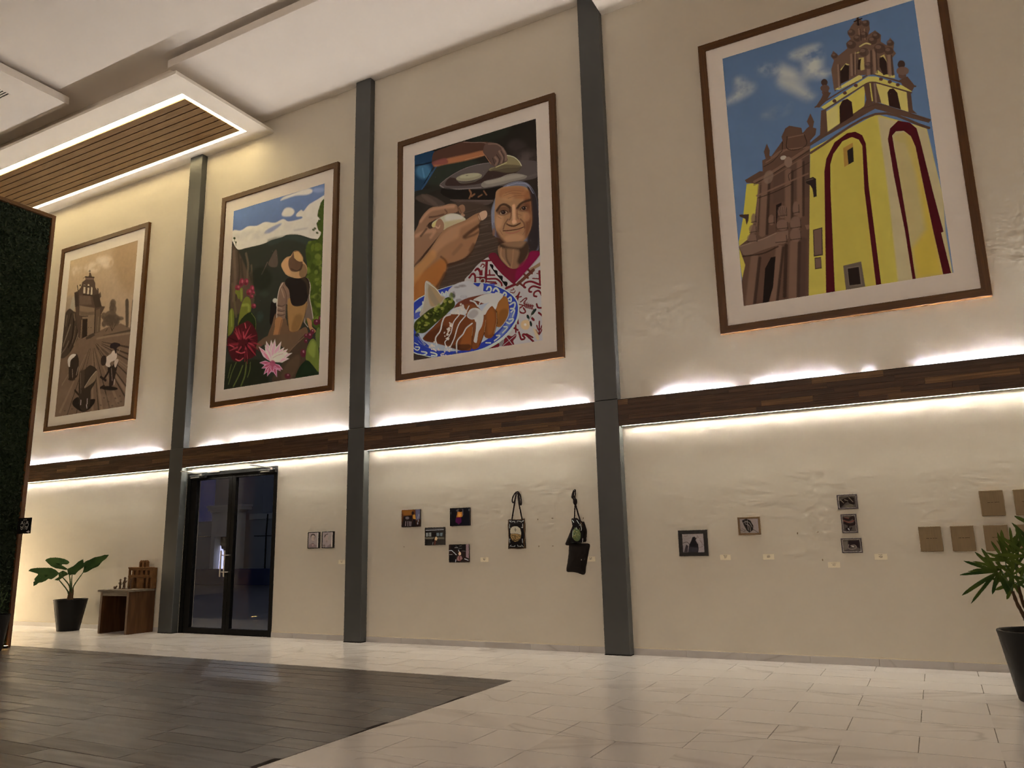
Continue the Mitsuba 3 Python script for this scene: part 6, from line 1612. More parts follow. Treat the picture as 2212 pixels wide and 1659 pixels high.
p,213,109,158,5.2,0,1,0,523 1390 507 1425 522 1460 538 1431
p,255,255,255,6.3,1,1,0,509 1338 559 1312 676 1325 624 1367 586 1390 528 1373
s,226,187,213,3.7,4.2,1,4.2,521 1348 571 1333 628 1328
s,255,250,255,7.3,15.7,1,15.7,454 1287 504 1364
p,200,95,145,12.6,1,0.9,0,552 1396 549 1409 539 1417 525 1419 510 1413 499 1402 494 1389 497 1376 507 1368 522 1366 536 1371 547 1382
p,124,147,71,5.2,1,1,0,865 1403 872 1319 902 1264 937 1254 975 1300 994 1378 997 1517 910 1451
p,166,190,98,23,1,0.6,0,883 1329 924 1267 958 1306 951 1398 907 1375
p,111,132,74,6.3,1,1,0,953 1237 974 1172 1002 1202 1005 1338 974 1308
p,33,55,37,6.3,1,1,0,773 1557 802 1459 865 1414 909 1432 1004 1535 1005 1560
p,106,43,64,4.2,1,1,0,864 1356 861 1372 851 1383 837 1386 822 1379 811 1366 806 1348 810 1332 819 1321 834 1319 848 1325 859 1339
p,200,138,172,5.2,1,0.8,0,847 1342 847 1347 844 1351 839 1351 835 1349 832 1345 830 1340 831 1335 834 1332 838 1331 843 1333 846 1337
p,106,43,64,4.2,1,1,0,717 1516 713 1526 702 1533 686 1534 671 1529 659 1520 654 1508 657 1497 669 1491 684 1490 700 1495 712 1504
p,200,138,172,5.2,1,0.8,0,699 1506 698 1509 695 1511 690 1511 685 1510 682 1507 680 1504 681 1500 685 1498 689 1498 694 1499 698 1502
p,106,43,64,4.2,1,1,0,924 1228 920 1241 910 1249 896 1251 882 1245 871 1234 867 1220 870 1207 880 1199 894 1197 908 1203 919 1215
p,200,138,172,5.2,1,0.8,0,908 1217 907 1221 904 1223 899 1224 895 1222 892 1218 890 1214 891 1210 894 1208 899 1208 903 1209 906 1213
p,106,43,64,4.2,1,1,0,878 1265 876 1272 869 1277 859 1277 849 1274 842 1267 839 1259 841 1251 848 1247 858 1246 868 1250 875 1256
p,200,138,172,5.2,1,0.8,0,867 1258 866 1260 864 1261 861 1261 858 1260 856 1258 855 1256 856 1254 858 1252 861 1252 864 1253 866 1255
p,106,43,64,4.2,1,1,0,986 1131 982 1143 972 1150 958 1152 944 1146 933 1135 929 1122 932 1110 942 1103 956 1102 971 1107 981 1118
p,200,138,172,5.2,1,0.8,0,970 1120 969 1123 966 1126 962 1126 957 1124 954 1121 953 1117 954 1114 957 1111 961 1111 965 1113 968 1116
p,106,43,64,4.2,1,1,0,943 1199 940 1210 933 1216 922 1218 911 1213 903 1204 899 1193 902 1182 909 1176 920 1174 931 1179 940 1188
p,200,138,172,5.2,1,0.8,0,931 1190 930 1193 928 1195 924 1195 921 1194 919 1191 918 1188 918 1185 921 1183 924 1183 927 1184 930 1187
p,106,43,64,4.2,1,1,0,875 1221 873 1230 867 1235 857 1236 848 1232 841 1225 838 1216 840 1207 847 1202 856 1201 865 1205 872 1212
p,200,138,172,5.2,1,0.8,0,865 1214 864 1216 862 1218 859 1218 857 1217 854 1215 854 1212 854 1210 856 1208 859 1208 862 1209 864 1211
p,106,43,64,4.2,1,1,0,1010 1118 1008 1135 1003 1146 995 1150 987 1144 980 1130 977 1113 979 1096 984 1084 992 1081 1001 1087 1007 1100
p,200,138,172,5.2,1,0.8,0,1000 1104 1000 1109 998 1113 996 1114 993 1112 992 1108 991 1103 991 1098 993 1094 995 1093 998 1095 1000 1099
n,0.08,0.03,0.03
''')
PRINTS['fields'] = ((-14.0725, -12.0946, 3.6992, 6.7447), '''
b,211,192,166,201,180,159,189,172,159,122,104,94
p,177,152,123,145.5,1,0.7,0,673 -43 1004 -13 1000 489 713 259
p,243,231,220,50.4,1,0.7,1,664 142 654 169 620 184 569 182 516 164 474 134 456 100 466 73 501 58 553 60 606 79 646 109
p,243,231,220,50.4,1,0.7,1,478 160 465 182 424 193 365 188 303 170 256 142 235 113 248 89 290 79 350 84 412 103 458 131
p,243,231,220,50.4,1,0.7,1,234 149 224 171 189 181 139 178 87 162 46 137 28 110 39 88 74 78 125 82 177 98 217 123
p,243,231,220,50.4,1,0.7,1,544 100 538 117 514 125 480 124 444 112 416 93 404 72 411 55 435 46 469 48 505 60 532 79
p,157,144,141,33.6,1,0.4,0,-9 379 84 376 107 532 -8 522
p,189,189,184,11.2,1,0.6,0,71 480 112 377 145 502 107 532
p,132,113,101,11.2,1,1,0,-37 795 320 830 1010 838 1009 1587 -25 1527
p,107,93,83,16.8,1,0.9,0,759 559 756 579 743 591 723 593 701 584 684 566 676 545 679 526 692 513 712 512 734 521 751 538
p,90,76,67,16.8,1,0.5,0,732 567 730 574 723 579 713 579 702 575 694 568 690 559 692 552 699 547 709 547 720 551 728 558
p,107,93,83,16.8,1,0.9,0,775 619 771 642 754 657 728 659 701 648 679 627 668 601 672 578 690 563 716 561 743 572 765 593
p,90,76,67,16.8,1,0.5,0,740 628 738 637 729 642 716 643 702 638 691 629 686 619 689 609 698 604 711 603 724 608 735 617
p,107,93,83,16.8,1,0.9,0,779 672 771 690 744 700 704 699 663 687 632 668 618 646 626 627 654 617 694 619 734 631 766 650
p,90,76,67,16.8,1,0.5,0,725 675 720 682 706 686 687 685 666 679 650 671 644 662 648 655 662 651 682 652 703 658 718 666
p,107,93,83,16.8,1,0.9,0,830 715 823 733 798 744 762 743 725 732 696 713 683 692 691 673 716 663 752 663 789 675 818 694
p,90,76,67,16.8,1,0.5,0,780 719 777 726 764 730 746 729 727 724 713 716 707 707 711 700 724 696 742 697 760 702 775 710
p,107,93,83,16.8,1,0.9,0,726 716 720 734 697 745 664 745 630 735 603 716 591 694 598 676 620 665 654 665 688 676 714 694
p,90,76,67,16.8,1,0.5,0,681 720 677 728 666 732 649 731 632 726 619 719 613 710 617 702 628 698 645 699 662 704 675 712
p,107,93,83,16.8,1,0.9,0,823 762 812 775 777 781 728 777 677 765 638 748 623 730 634 717 670 711 719 715 770 727 808 744
p,90,76,67,16.8,1,0.5,0,755 760 749 765 731 767 706 765 681 759 662 752 654 744 660 739 678 737 703 740 728 745 747 753
p,107,93,83,16.8,1,0.9,0,640 663 637 680 624 691 604 692 583 684 566 668 558 649 561 632 575 621 594 620 616 628 632 644
p,90,76,67,16.8,1,0.5,0,613 669 611 676 605 680 595 680 584 676 576 670 572 662 574 655 581 651 591 651 601 655 609 661
p,107,93,83,16.8,1,0.9,0,889 725 883 734 865 738 839 736 812 730 792 719 784 708 789 699 808 694 834 696 860 703 880 713
p,90,76,67,16.8,1,0.5,0,853 725 850 728 841 730 828 729 814 725 804 721 800 716 803 713 813 711 826 712 839 716 849 720
p,107,93,83,16.8,1,0.9,0,644 738 641 753 630 762 614 764 596 757 583 744 576 727 578 712 589 703 605 701 623 708 637 721
p,90,76,67,16.8,1,0.5,0,621 743 620 749 614 753 606 753 597 750 590 745 587 738 589 732 594 729 603 728 611 731 618 737
p,107,93,83,16.8,1,0.9,0,834 750 830 761 817 766 798 766 777 760 762 750 755 738 759 728 772 722 792 722 812 728 828 739
p,90,76,67,16.8,1,0.5,0,807 753 805 757 799 759 789 758 779 756 771 751 768 746 770 742 777 740 787 741 797 743 804 748
p,97,85,76,9,1,1,0,891 560 914 541 939 573 965 805 928 810
s,122,107,98,9,19,1,19,997 574 998 836
p,90,76,69,22.4,1,0.6,0,747 579 745 603 733 619 714 622 693 612 676 591 667 566 669 542 681 526 701 523 722 533 739 554
p,83,71,65,39.2,1,0.6,0,837 725 826 747 787 758 731 756 674 740 629 716 610 689 623 666 662 655 718 658 776 674 819 698
s,78,62,55,4.5,7.8,1,7.8,736 817 698 755
s,78,62,55,4.5,7.8,1,7.8,736 817 728 734
s,78,62,55,4.5,7.8,1,7.8,739 814 784 760
s,78,62,55,4.5,7.8,1,7.8,646 808 670 786
p,90,79,69,9,1,1,0,611 842 998 843 995 865 639 848
s,177,161,145,14.5,16.8,0.5,16.8,527 860 660 862 996 878
p,80,68,62,10.1,1,1,0,1 536 59 495 136 535 226 573 253 659 255 767 224 833 129 945 -2 967 -5 773 -3 600
s,149,138,127,12.3,14.5,0.85,14.5,99 661 58 764 16 857
s,122,107,94,12.3,11.2,0.85,11.2,181 692 174 781 155 841
s,157,144,130,12.3,12.3,0.85,12.3,217 653 234 763 188 873
s,132,118,112,12.3,14.5,0.85,14.5,96 824 62 882 6 928
s,48,40,36,12.3,16.8,0.85,16.8,96 552 71 666
s,45,37,33,12.3,24.6,0.85,24.6,148 615 148 795 104 879
s,50,41,36,12.3,14.5,0.85,14.5,227 672 205 804 139 920
s,122,110,98,12.3,14.5,0.85,14.5,33 560 28 659
s,140,127,112,12.3,12.3,0.85,12.3,140 559 164 626
p,92,76,69,6.7,0,1,0,113 342 170 336 208 306 222 258 267 241 262 210 314 220 319 184 337 185 355 214 362 230 401 241 398 268 424 305 430 347 464 382 463 359 480 367 493 425 512 406 533 455 514 470 552 552 604 565 556 633 563 801 486 807 359 819 306 829 248 812 170 570
p,132,113,109,4.5,0,0.8,0,265 220 394 247 397 265 268 241
s,58,45,40,3.9,10.1,1,10.1,261 212 400 243
p,216,206,195,3.4,0,1,0,249 288 275 296 286 381 253 375
p,216,206,195,3.4,0,1,0,312 293 336 303 344 400 313 395
p,216,206,195,3.4,0,1,0,366 330 390 344 395 417 369 410
p,60,48,44,3.4,1,1,0,281 308 279 312 273 315 265 314 256 311 249 307 246 302 248 297 254 295 262 295 271 298 278 303
p,60,48,44,3.4,1,1,0,342 326 341 330 335 333 327 332 318 330 311 325 308 320 310 316 316 313 324 314 333 316 339 321
s,65,54,51,2.2,6.2,1,6.2,321 155 326 195
s,65,54,51,2.2,5.6,1,5.6,307 164 337 170
s,90,76,69,2.8,4.5,1,4.5,227 222 260 210
s,78,65,58,4.5,11.2,1,11.2,151 280 171 341
p,78,65,58,3.9,1,1,0,206 287 205 292 201 295 195 295 189 292 185 288 182 283 183 279 187 276 193 276 199 278 203 282
p,58,48,44,14.5,0,0.7,0,113 345 179 352 204 493 144 492
p,58,48,44,16.8,0,0.7,0,398 422 493 421 549 556 458 554
p,127,110,101,28,0,0.6,0,199 387 371 422 397 508 213 486
s,53,42,38,5.6,12.3,0.8,12.3,255 388 398 422
p,147,130,116,10.1,0,1,0,214 489 451 554 482 796 378 810 351 643 277 631 269 602 225 586
p,112,96,83,14.5,0,0.7,0,222 545 345 579 449 587 453 619 243 594
p,50,41,36,4.5,0,1,0,288 636 356 643 373 811 305 821
s,65,54,47,5,11.2,1,11.2,459 562 479 800
s,159,141,123,5,9,1,9,272 643 283 815
s,78,65,58,5,9,1,9,259 605 357 617
p,115,99,87,9,0,1,0,475 578 534 570 563 804 493 802
s,164,152,137,6.7,7.8,0.6,7.8,519 652 524 790
p,78,65,55,1.7,1,1,0,388 731 387 733 385 734 381 734 378 733 375 731 374 729 374 727 377 725 380 725 383 727 386 729
p,78,65,55,1.7,1,1,0,430 740 429 742 427 743 423 743 420 742 417 740 416 738 416 735 419 734 422 734 426 735 428 737
p,83,71,65,9,0,1,0,353 826 458 797 495 820 431 842 370 846
s,68,56,51,6.7,4.5,0.85,19,600 901 1000 1010
s,68,56,51,6.7,4.5,0.85,16.8,600 918 1001 1073
s,68,56,51,6.7,4.5,0.85,16.8,600 931 1001 1124
s,68,56,51,6.7,4.5,0.85,14.5,601 950 1004 1199
s,68,56,51,6.7,4.5,0.85,14.5,602 966 1005 1258
s,68,56,51,6.7,4.5,0.85,11.2,510 912 654 1056
s,68,56,51,6.7,4.5,0.85,11.2,525 906 715 1030
s,65,54,47,5.6,4.5,0.85,16.8,529 938 1006 1463
s,65,54,47,5.6,4.5,0.85,15.7,502 946 795 1533
s,65,54,47,5.6,4.5,0.85,14.5,483 945 644 1537
s,65,54,47,5.6,4.5,0.85,12.3,444 944 323 1540
s,65,54,47,5.6,4.5,0.85,14.5,428 943 186 1538
s,65,54,47,5.6,4.5,0.85,14.5,529 926 1007 1368
s,179,161,145,14.5,5.6,0.4,33.6,507 999 685 1528
s,179,161,145,14.5,5.6,0.4,33.6,480 1000 556 1536
s,179,161,145,14.5,5.6,0.4,33.6,384 988 75 1496
s,179,161,145,14.5,5.6,0.4,33.6,553 994 904 1497
s,179,161,145,14.5,5.6,0.4,33.6,574 976 1005 1409
s,179,161,145,14.5,5.6,0.4,33.6,572 931 997 1193
p,152,135,123,33.6,0,0.5,1,600 1380 994 1466 997 1544 687 1541
p,147,130,119,33.6,0,0.4,1,11 1271 250 1281 205 1526 11 1533
p,85,71,65,7.8,1,0.6,0,719 1436 718 1439 713 1441 706 1441 698 1439 693 1436 690 1433 692 1429 697 1427 704 1427 711 1429 717 1432
p,85,71,65,7.8,1,0.6,0,789 1477 787 1480 782 1482 775 1482 768 1480 763 1477 760 1474 762 1470 767 1468 774 1468 781 1470 786 1473
p,85,71,65,7.8,1,0.6,0,881 1458 880 1461 875 1463 868 1463 861 1461 856 1458 853 1454 855 1451 860 1449 867 1449 874 1451 879 1454
p,85,71,65,7.8,1,0.6,0,925 1503 924 1507 919 1509 912 1509 905 1507 899 1504 897 1501 899 1497 903 1495 910 1495 917 1497 923 1500
p,85,71,65,7.8,1,0.6,0,845 1520 844 1523 839 1525 832 1525 825 1523 819 1520 817 1517 819 1514 823 1512 830 1512 838 1513 843 1516
p,85,71,65,7.8,1,0.6,0,961 1495 960 1498 955 1500 948 1500 941 1499 936 1496 934 1492 935 1489 940 1487 947 1487 954 1488 959 1491
p,85,71,65,7.8,1,0.6,0,269 1490 268 1493 263 1495 255 1495 247 1494 241 1491 239 1487 240 1484 245 1482 253 1481 261 1483 267 1486
p,85,71,65,7.8,1,0.6,0,160 1496 159 1499 153 1501 146 1502 138 1500 132 1497 129 1493 131 1490 136 1488 144 1488 152 1489 158 1492
p,85,71,65,7.8,1,0.6,0,683 1499 681 1502 676 1504 669 1504 662 1502 656 1499 654 1496 655 1493 660 1491 667 1490 675 1492 680 1495
p,85,71,65,7.8,1,0.6,0,942 1444 941 1447 936 1449 929 1449 922 1447 917 1444 915 1441 916 1437 921 1435 928 1435 935 1437 940 1440
p,58,48,44,7.8,1,1,0,139 1078 140 1021 166 984 236 963 284 1031 291 1137 280 1188 211 1211 161 1196
p,234,231,235,5,1,1,0,132 1069 115 1004 159 962 233 968 209 990 158 1019 157 1076
s,177,163,155,5,7.8,1,7.8,199 1108 216 1198
p,53,42,38,11.2,1,0.8,0,259 1208 253 1216 234 1220 206 1219 177 1213 155 1204 146 1194 153 1186 172 1182 200 1183 229 1189 250 1198
s,164,152,137,10.1,12.3,0.6,12.3,140 1154 63 1241
s,201,189,184,5.6,7.8,0.7,7.8,284 1097 267 1169
p,226,217,217,5.6,1,1,0,690 1132 678 1066 749 1035 771 1011 810 1016 839 1063 821 1101 750 1117 762 1161 725 1152
p,48,40,47,6.7,1,1,0,726 966 736 941 787 934 860 955 870 978 827 993 820 1043 789 996 741 981
s,152,141,137,5,9,1,9,852 1039 873 1008
p,53,44,42,5.6,1,1,0,720 1162 765 1159 813 1131 861 1108 858 1158 836 1265 813 1333 762 1332 752 1229
p,221,211,209,5,1,0.9,0,810 1110 861 1100 852 1141 824 1171
s,164,147,141,6.7,9,0.7,9,773 1173 801 1286
s,45,37,36,5.6,24.6,1,24.6,759 1162 721 1217 687 1251
s,45,37,36,5,22.4,1,22.4,632 1234 709 1275
p,40,35,33,10.1,1,1,0,888 1372 872 1380 829 1380 769 1373 708 1361 663 1347 646 1334 662 1326 707 1326 767 1333 828 1346 872 1360
p,58,48,47,6.7,1,1,0,614 1054 678 1045 688 1119 630 1124
s,201,189,184,6.7,16.8,0.8,16.8,833 1285 831 1323
s,48,40,36,6.7,22.4,1,22.4,646 1335 690 1323
p,43,37,35,9,1,1,0,246 1434 320 1384 382 1438 474 1426 577 1431 573 1470 501 1520 423 1533 338 1503
p,63,54,49,7.8,1,1,0,382 1136 461 1103 554 1145 578 1199 554 1286 508 1340 512 1413 490 1515 378 1503 329 1350 313 1153
p,154,138,123,7.8,1,0.9,0,405 1307 485 1222 557 1166 581 1191 550 1260 459 1298
s,216,206,199,5,6.7,0.8,6.7,410 1303 485 1222 557 1171
p,90,76,69,16.8,1,0.7,0,318 1141 386 1141 395 1297 340 1291
s,214,203,213,4.5,10.1,0.9,10.1,373 1419 376 1462
s,214,203,213,4.5,10.1,0.9,10.1,466 1417 470 1464
s,214,203,213,4.5,10.1,0.9,10.1,461 1471 472 1502
s,53,45,40,6.7,20.1,1,20.1,269 1317 331 1363
s,152,138,127,9,9,0.5,9,327 1159 363 1354
n,0.1,0.04,0.04
''')
PRINTS['photo_stall'] = ((-6.1971, -5.9017, 1.4672, 1.6904), '''
b,127,78,44,111,66,41,28,23,25,20,19,23
p,150,101,50,128,0,1,0,9 9 584 3 514 232 107 237
p,108,112,144,64,0,1,0,751 0 1010 -8 1012 404 777 472
p,39,32,34,42.7,0,1,0,107 275 562 253 612 735 40 747
p,132,126,137,29.9,1,0.8,0,420 364 406 392 366 412 313 418 259 408 219 386 204 356 219 328 258 308 312 302 366 312 405 334
p,203,155,79,29.9,0,1,0,609 236 728 221 776 434 634 410
p,44,32,31,17.1,1,1,0,676 161 667 199 643 227 609 236 576 224 552 195 542 156 551 118 575 91 609 81 642 93 666 122
p,31,26,31,21.3,0,1,0,611 409 776 434 754 739 612 735
s,190,178,189,17.1,25.6,1,25.6,230 512 212 704
s,190,178,189,17.1,25.6,1,25.6,349 515 332 707
s,190,178,189,17.1,25.6,1,25.6,445 519 427 710
s,190,178,189,17.1,25.6,1,25.6,516 521 498 712
p,164,166,182,25.6,1,0.7,0,927 362 923 391 911 412 894 419 878 410 866 389 861 360 865 331 877 311 894 304 910 312 923 333
p,164,166,182,25.6,1,0.7,0,939 497 935 525 923 546 907 553 890 545 878 523 873 494 878 466 890 445 906 438 923 446 935 468
p,164,166,182,25.6,1,0.7,0,905 610 900 639 888 659 872 666 855 658 843 637 839 608 843 580 855 559 871 552 888 560 900 581
p,164,166,182,25.6,1,0.7,0,962 268 958 296 946 317 929 324 913 316 901 294 896 265 900 237 912 216 929 209 945 217 957 239
''')
PRINTS['photo_bus'] = ((-5.8252, -5.5242, 1.2262, 1.4499), '''
b,26,23,25,58,55,54,68,66,63,36,35,36
s,180,184,195,12.2,32.5,1,32.5,56 110 957 102
s,111,112,118,12.2,16.3,1,16.3,56 36 957 34
p,153,161,163,28.4,0,1,0,57 222 329 210 329 376 57 379
p,127,146,157,28.4,0,1,0,599 236 912 235 889 372 599 365
p,31,26,28,20.3,0,1,0,329 210 599 217 554 382 351 377
s,36,35,34,10.2,24.4,1,24.4,170 215 171 382
s,36,35,34,10.2,24.4,1,24.4,216 217 216 383
s,36,35,34,10.2,24.4,1,24.4,374 221 374 387
s,36,35,34,10.2,24.4,1,24.4,733 230 733 395
s,36,35,34,10.2,24.4,1,24.4,778 231 778 396
p,116,115,105,32.5,0,1,0,11 406 1000 429 999 502 12 480
p,238,218,176,16.3,0,1,0,487 472 576 382 655 458 610 548 486 537
p,34,26,28,20.3,0,1,0,385 543 509 399 509 565 554 712 396 727
p,103,63,54,16.3,0,1,0,486 546 587 539 542 730 464 738
s,164,164,170,14.2,24.4,1,24.4,419 618 396 737
''')
PRINTS['photo_back'] = ((-5.4398, -5.1447, 1.4586, 1.6821), '''
b,28,26,31,24,25,34,20,22,34,18,19,28
p,97,92,99,32.5,0,1,0,305 104 417 43 673 53 682 305 614 377 617 154 372 163
p,203,138,70,20.3,0,1,0,383 163 616 172 637 359 548 412 325 404 360 256
p,255,192,99,44.6,1,0.7,0,560 301 549 347 520 380 481 391 442 377 414 342 404 295 415 249 444 216 483 205 522 218 550 254
p,28,20,25,14.2,1,1,0,639 117 625 148 589 170 539 177 489 166 452 142 439 109 453 78 490 56 540 50 590 60 626 85
p,81,23,79,28.4,0,1,0,303 412 570 403 590 599 456 706 279 589
p,127,35,41,12.2,0,1,0,348 386 570 385 559 412 336 419
p,124,129,137,16.2,1,0.8,0,997 104 992 127 981 143 965 149 950 142 939 125 935 101 940 78 951 62 966 56 982 63 993 80
p,84,89,95,20.3,1,0.7,0,78 208 73 236 62 256 46 263 30 255 19 234 15 205 19 177 31 157 46 150 62 158 74 179
''')
PRINTS['photo_street'] = ((-5.4583, -5.1638, 1.009, 1.2288), '''
b,58,43,41,39,33,34,50,40,39,26,23,26
p,166,146,157,16.1,0,1,0,865 -2 1029 -3 1012 592 860 536
p,28,25,28,28.1,0,1,0,112 11 843 7 840 281 110 251
s,177,178,182,10,28.1,1,28.1,301 134 445 128
s,121,121,121,12.1,24.1,0.8,24.1,357 52 379 90
s,121,121,121,12.1,24.1,0.8,24.1,534 74 645 58
s,121,121,121,12.1,24.1,0.8,24.1,489 174 644 168
s,121,121,121,12.1,24.1,0.8,24.1,665 278 840 290
s,230,235,250,10,26.1,1,26.1,10 259 133 251 244 327 376 439
s,164,161,163,12.1,24.1,1,24.1,20 425 176 418
p,23,22,26,20.1,0,1,0,2 452 354 457 352 750 0 756
p,255,232,205,14.1,0,1,0,476 403 532 294 598 332 619 424 531 477
p,161,126,128,24.1,0,1,0,397 586 464 477 619 479 684 589 573 697 419 677
s,97,35,38,12.1,32.1,1,32.1,553 459 530 587 573 697
s,230,235,253,16.1,36.2,0.8,36.2,353 640 330 749
s,230,235,253,16.1,36.2,0.8,36.2,793 608 967 665
s,230,235,253,16.1,36.2,0.8,36.2,489 239 510 294
''')
PRINTS['portrait_front'] = ((-7.8123, -7.6449, 1.2284, 1.439), '''
b,198,190,193,186,178,182,181,172,175,175,166,172
p,89,79,77,42.5,0,1,0,273 323 313 162 480 109 697 137 827 313 803 473 765 312 608 216 393 234 321 347 296 508
p,215,203,196,79.8,1,0.8,0,760 472 737 587 666 669 566 698 463 665 385 579 353 463 376 348 447 266 547 237 650 271 728 357
p,143,128,126,79.8,1,0.5,0,772 473 762 541 731 591 685 609 638 589 603 538 587 468 597 400 629 350 674 333 721 352 757 403
s,135,122,123,18.6,21.3,0.6,21.3,402 441 494 432
s,143,128,130,37.2,47.9,0.6,47.9,475 719 628 722
p,86,73,70,31.9,0,1,0,389 878 635 883 608 974 485 983
p,149,131,137,69.1,0,1,0,148 1011 390 901 637 929 949 1072 986 1255 65 1262
p,201,181,186,42.5,0,1,0,424 993 639 975 554 1156
''')
PRINTS['portrait_blurred'] = ((-7.5531, -7.3831, 1.228, 1.4394), '''
b,198,190,193,186,178,182,181,172,175,175,166,172
p,98,88,84,41.1,0,1,0,207 378 261 222 423 181 570 129 631 186 425 237 310 358 254 446
p,195,181,179,128.6,1,0.6,0,703 546 679 669 606 757 504 788 399 753 320 661 287 537 311 414 384 325 486 295 591 330 671 422
p,143,128,126,61.7,1,0.5,0,577 756 567 800 535 832 491 843 446 831 412 797 399 752 409 708 441 675 485 664 530 677 563 711
p,126,113,112,66.8,0,1,0,99 1071 274 984 369 1165 193 1206
p,143,131,137,77.1,0,1,0,575 1124 923 953 977 1238 549 1231
p,163,172,158,102.8,1,0.4,0,871 491 813 580 742 637 674 645 629 604 619 523 646 425 704 336 776 279 843 271 888 313 898 393
''')
PRINTS['picture_bird'] = ((-2.446, -2.2085, 1.0849, 1.2832), '''
b,169,164,166,180,175,179,172,166,173,153,149,157
n,0.4,0.05,0.05
p,34,33,39,19,0,1,0,416 300 474 161 559 125 663 212 610 281 716 493 726 679 691 831 234 834 307 485
p,68,63,70,23.7,0,1,0,41 821 161 482 255 531 210 829
p,63,63,73,75.9,0,0.8,0,234 829 300 578 706 632 691 836
s,97,92,95,19,28.4,1,28.4,20 409 193 365 308 461
s,116,95,95,19,23.7,0.7,23.7,591 210 715 166
s,116,95,95,19,23.7,0.7,23.7,753 633 925 566
s,116,95,95,19,23.7,0.7,23.7,89 105 261 85
s,116,95,95,19,23.7,0.7,23.7,824 309 930 497
s,116,95,95,19,23.7,0.7,23.7,696 96 783 215
''')
PRINTS['picture_pod'] = ((-1.8162, -1.6262, 1.2693, 1.4216), '''
b,166,158,157,174,166,170,164,158,160,148,141,137
n,0.15,0.05,0.05
p,44,42,42,22.6,0,1,0,121 84 368 -11 585 100 720 388 684 614 475 750 344 633 199 315
s,150,146,147,22.6,39.6,0.8,39.6,272 118 520 211 642 442
s,150,146,147,22.6,39.6,0.8,39.6,289 261 506 382 539 666
s,150,146,147,22.6,39.6,0.8,39.6,416 94 431 607
s,150,146,147,22.6,39.6,0.8,39.6,208 201 411 151
s,44,42,44,17,22.6,1,22.6,686 585 820 663 977 802
s,84,81,83,17,22.6,1,22.6,5 595 256 659 98 512
''')
PRINTS['picture_twig'] = ((-0.8235, -0.6677, 1.4977, 1.6123), '''
b,92,86,79,103,98,92,97,92,89,84,78,79
p,39,32,31,44.8,0,1,0,-50 706 18 343 286 156 670 41 909 119 930 516 736 607 513 365 315 489 105 713
s,164,155,141,32,44.8,0.8,44.8,93 213 259 420
s,164,155,141,32,44.8,0.8,44.8,602 104 821 379
s,164,155,141,32,44.8,0.8,44.8,341 225 520 299
s,164,155,141,32,44.8,0.8,44.8,620 536 801 576
p,116,112,99,64,0,1,0,301 621 685 505 910 713 414 739
''')
PRINTS['picture_cord'] = ((-0.8076, -0.693, 1.265, 1.4188), '''
b,92,86,79,103,98,92,97,92,89,84,78,79
s,44,32,34,51.7,223.8,1,223.8,79 227 488 330 840 164 960 613 527 777 127 586
s,142,81,73,43,68.9,1,68.9,61 405 466 553 896 433
s,36,29,33,43,120.5,1,120.5,448 730 374 1040 198 1123 435 1263 624 1047
s,190,189,198,43,68.9,1,68.9,370 1084 440 1219
s,127,75,70,34.4,60.3,1,60.3,172 140 497 241
''')
PRINTS['picture_ring'] = ((-0.8288, -0.6724, 1.0723, 1.1844), '''
b,92,86,79,103,98,92,97,92,89,84,78,79
p,44,35,39,75.3,0,1,0,300 41 971 23 987 570 632 371 315 494
s,142,132,128,25.1,56.5,1,56.5,334 301 284 494 487 594 740 502 696 340 450 368
s,217,215,215,25.1,43.9,1,43.9,507 401 625 435
p,124,118,112,100.4,0,1,0,17 100 296 73 247 558 20 683
''')
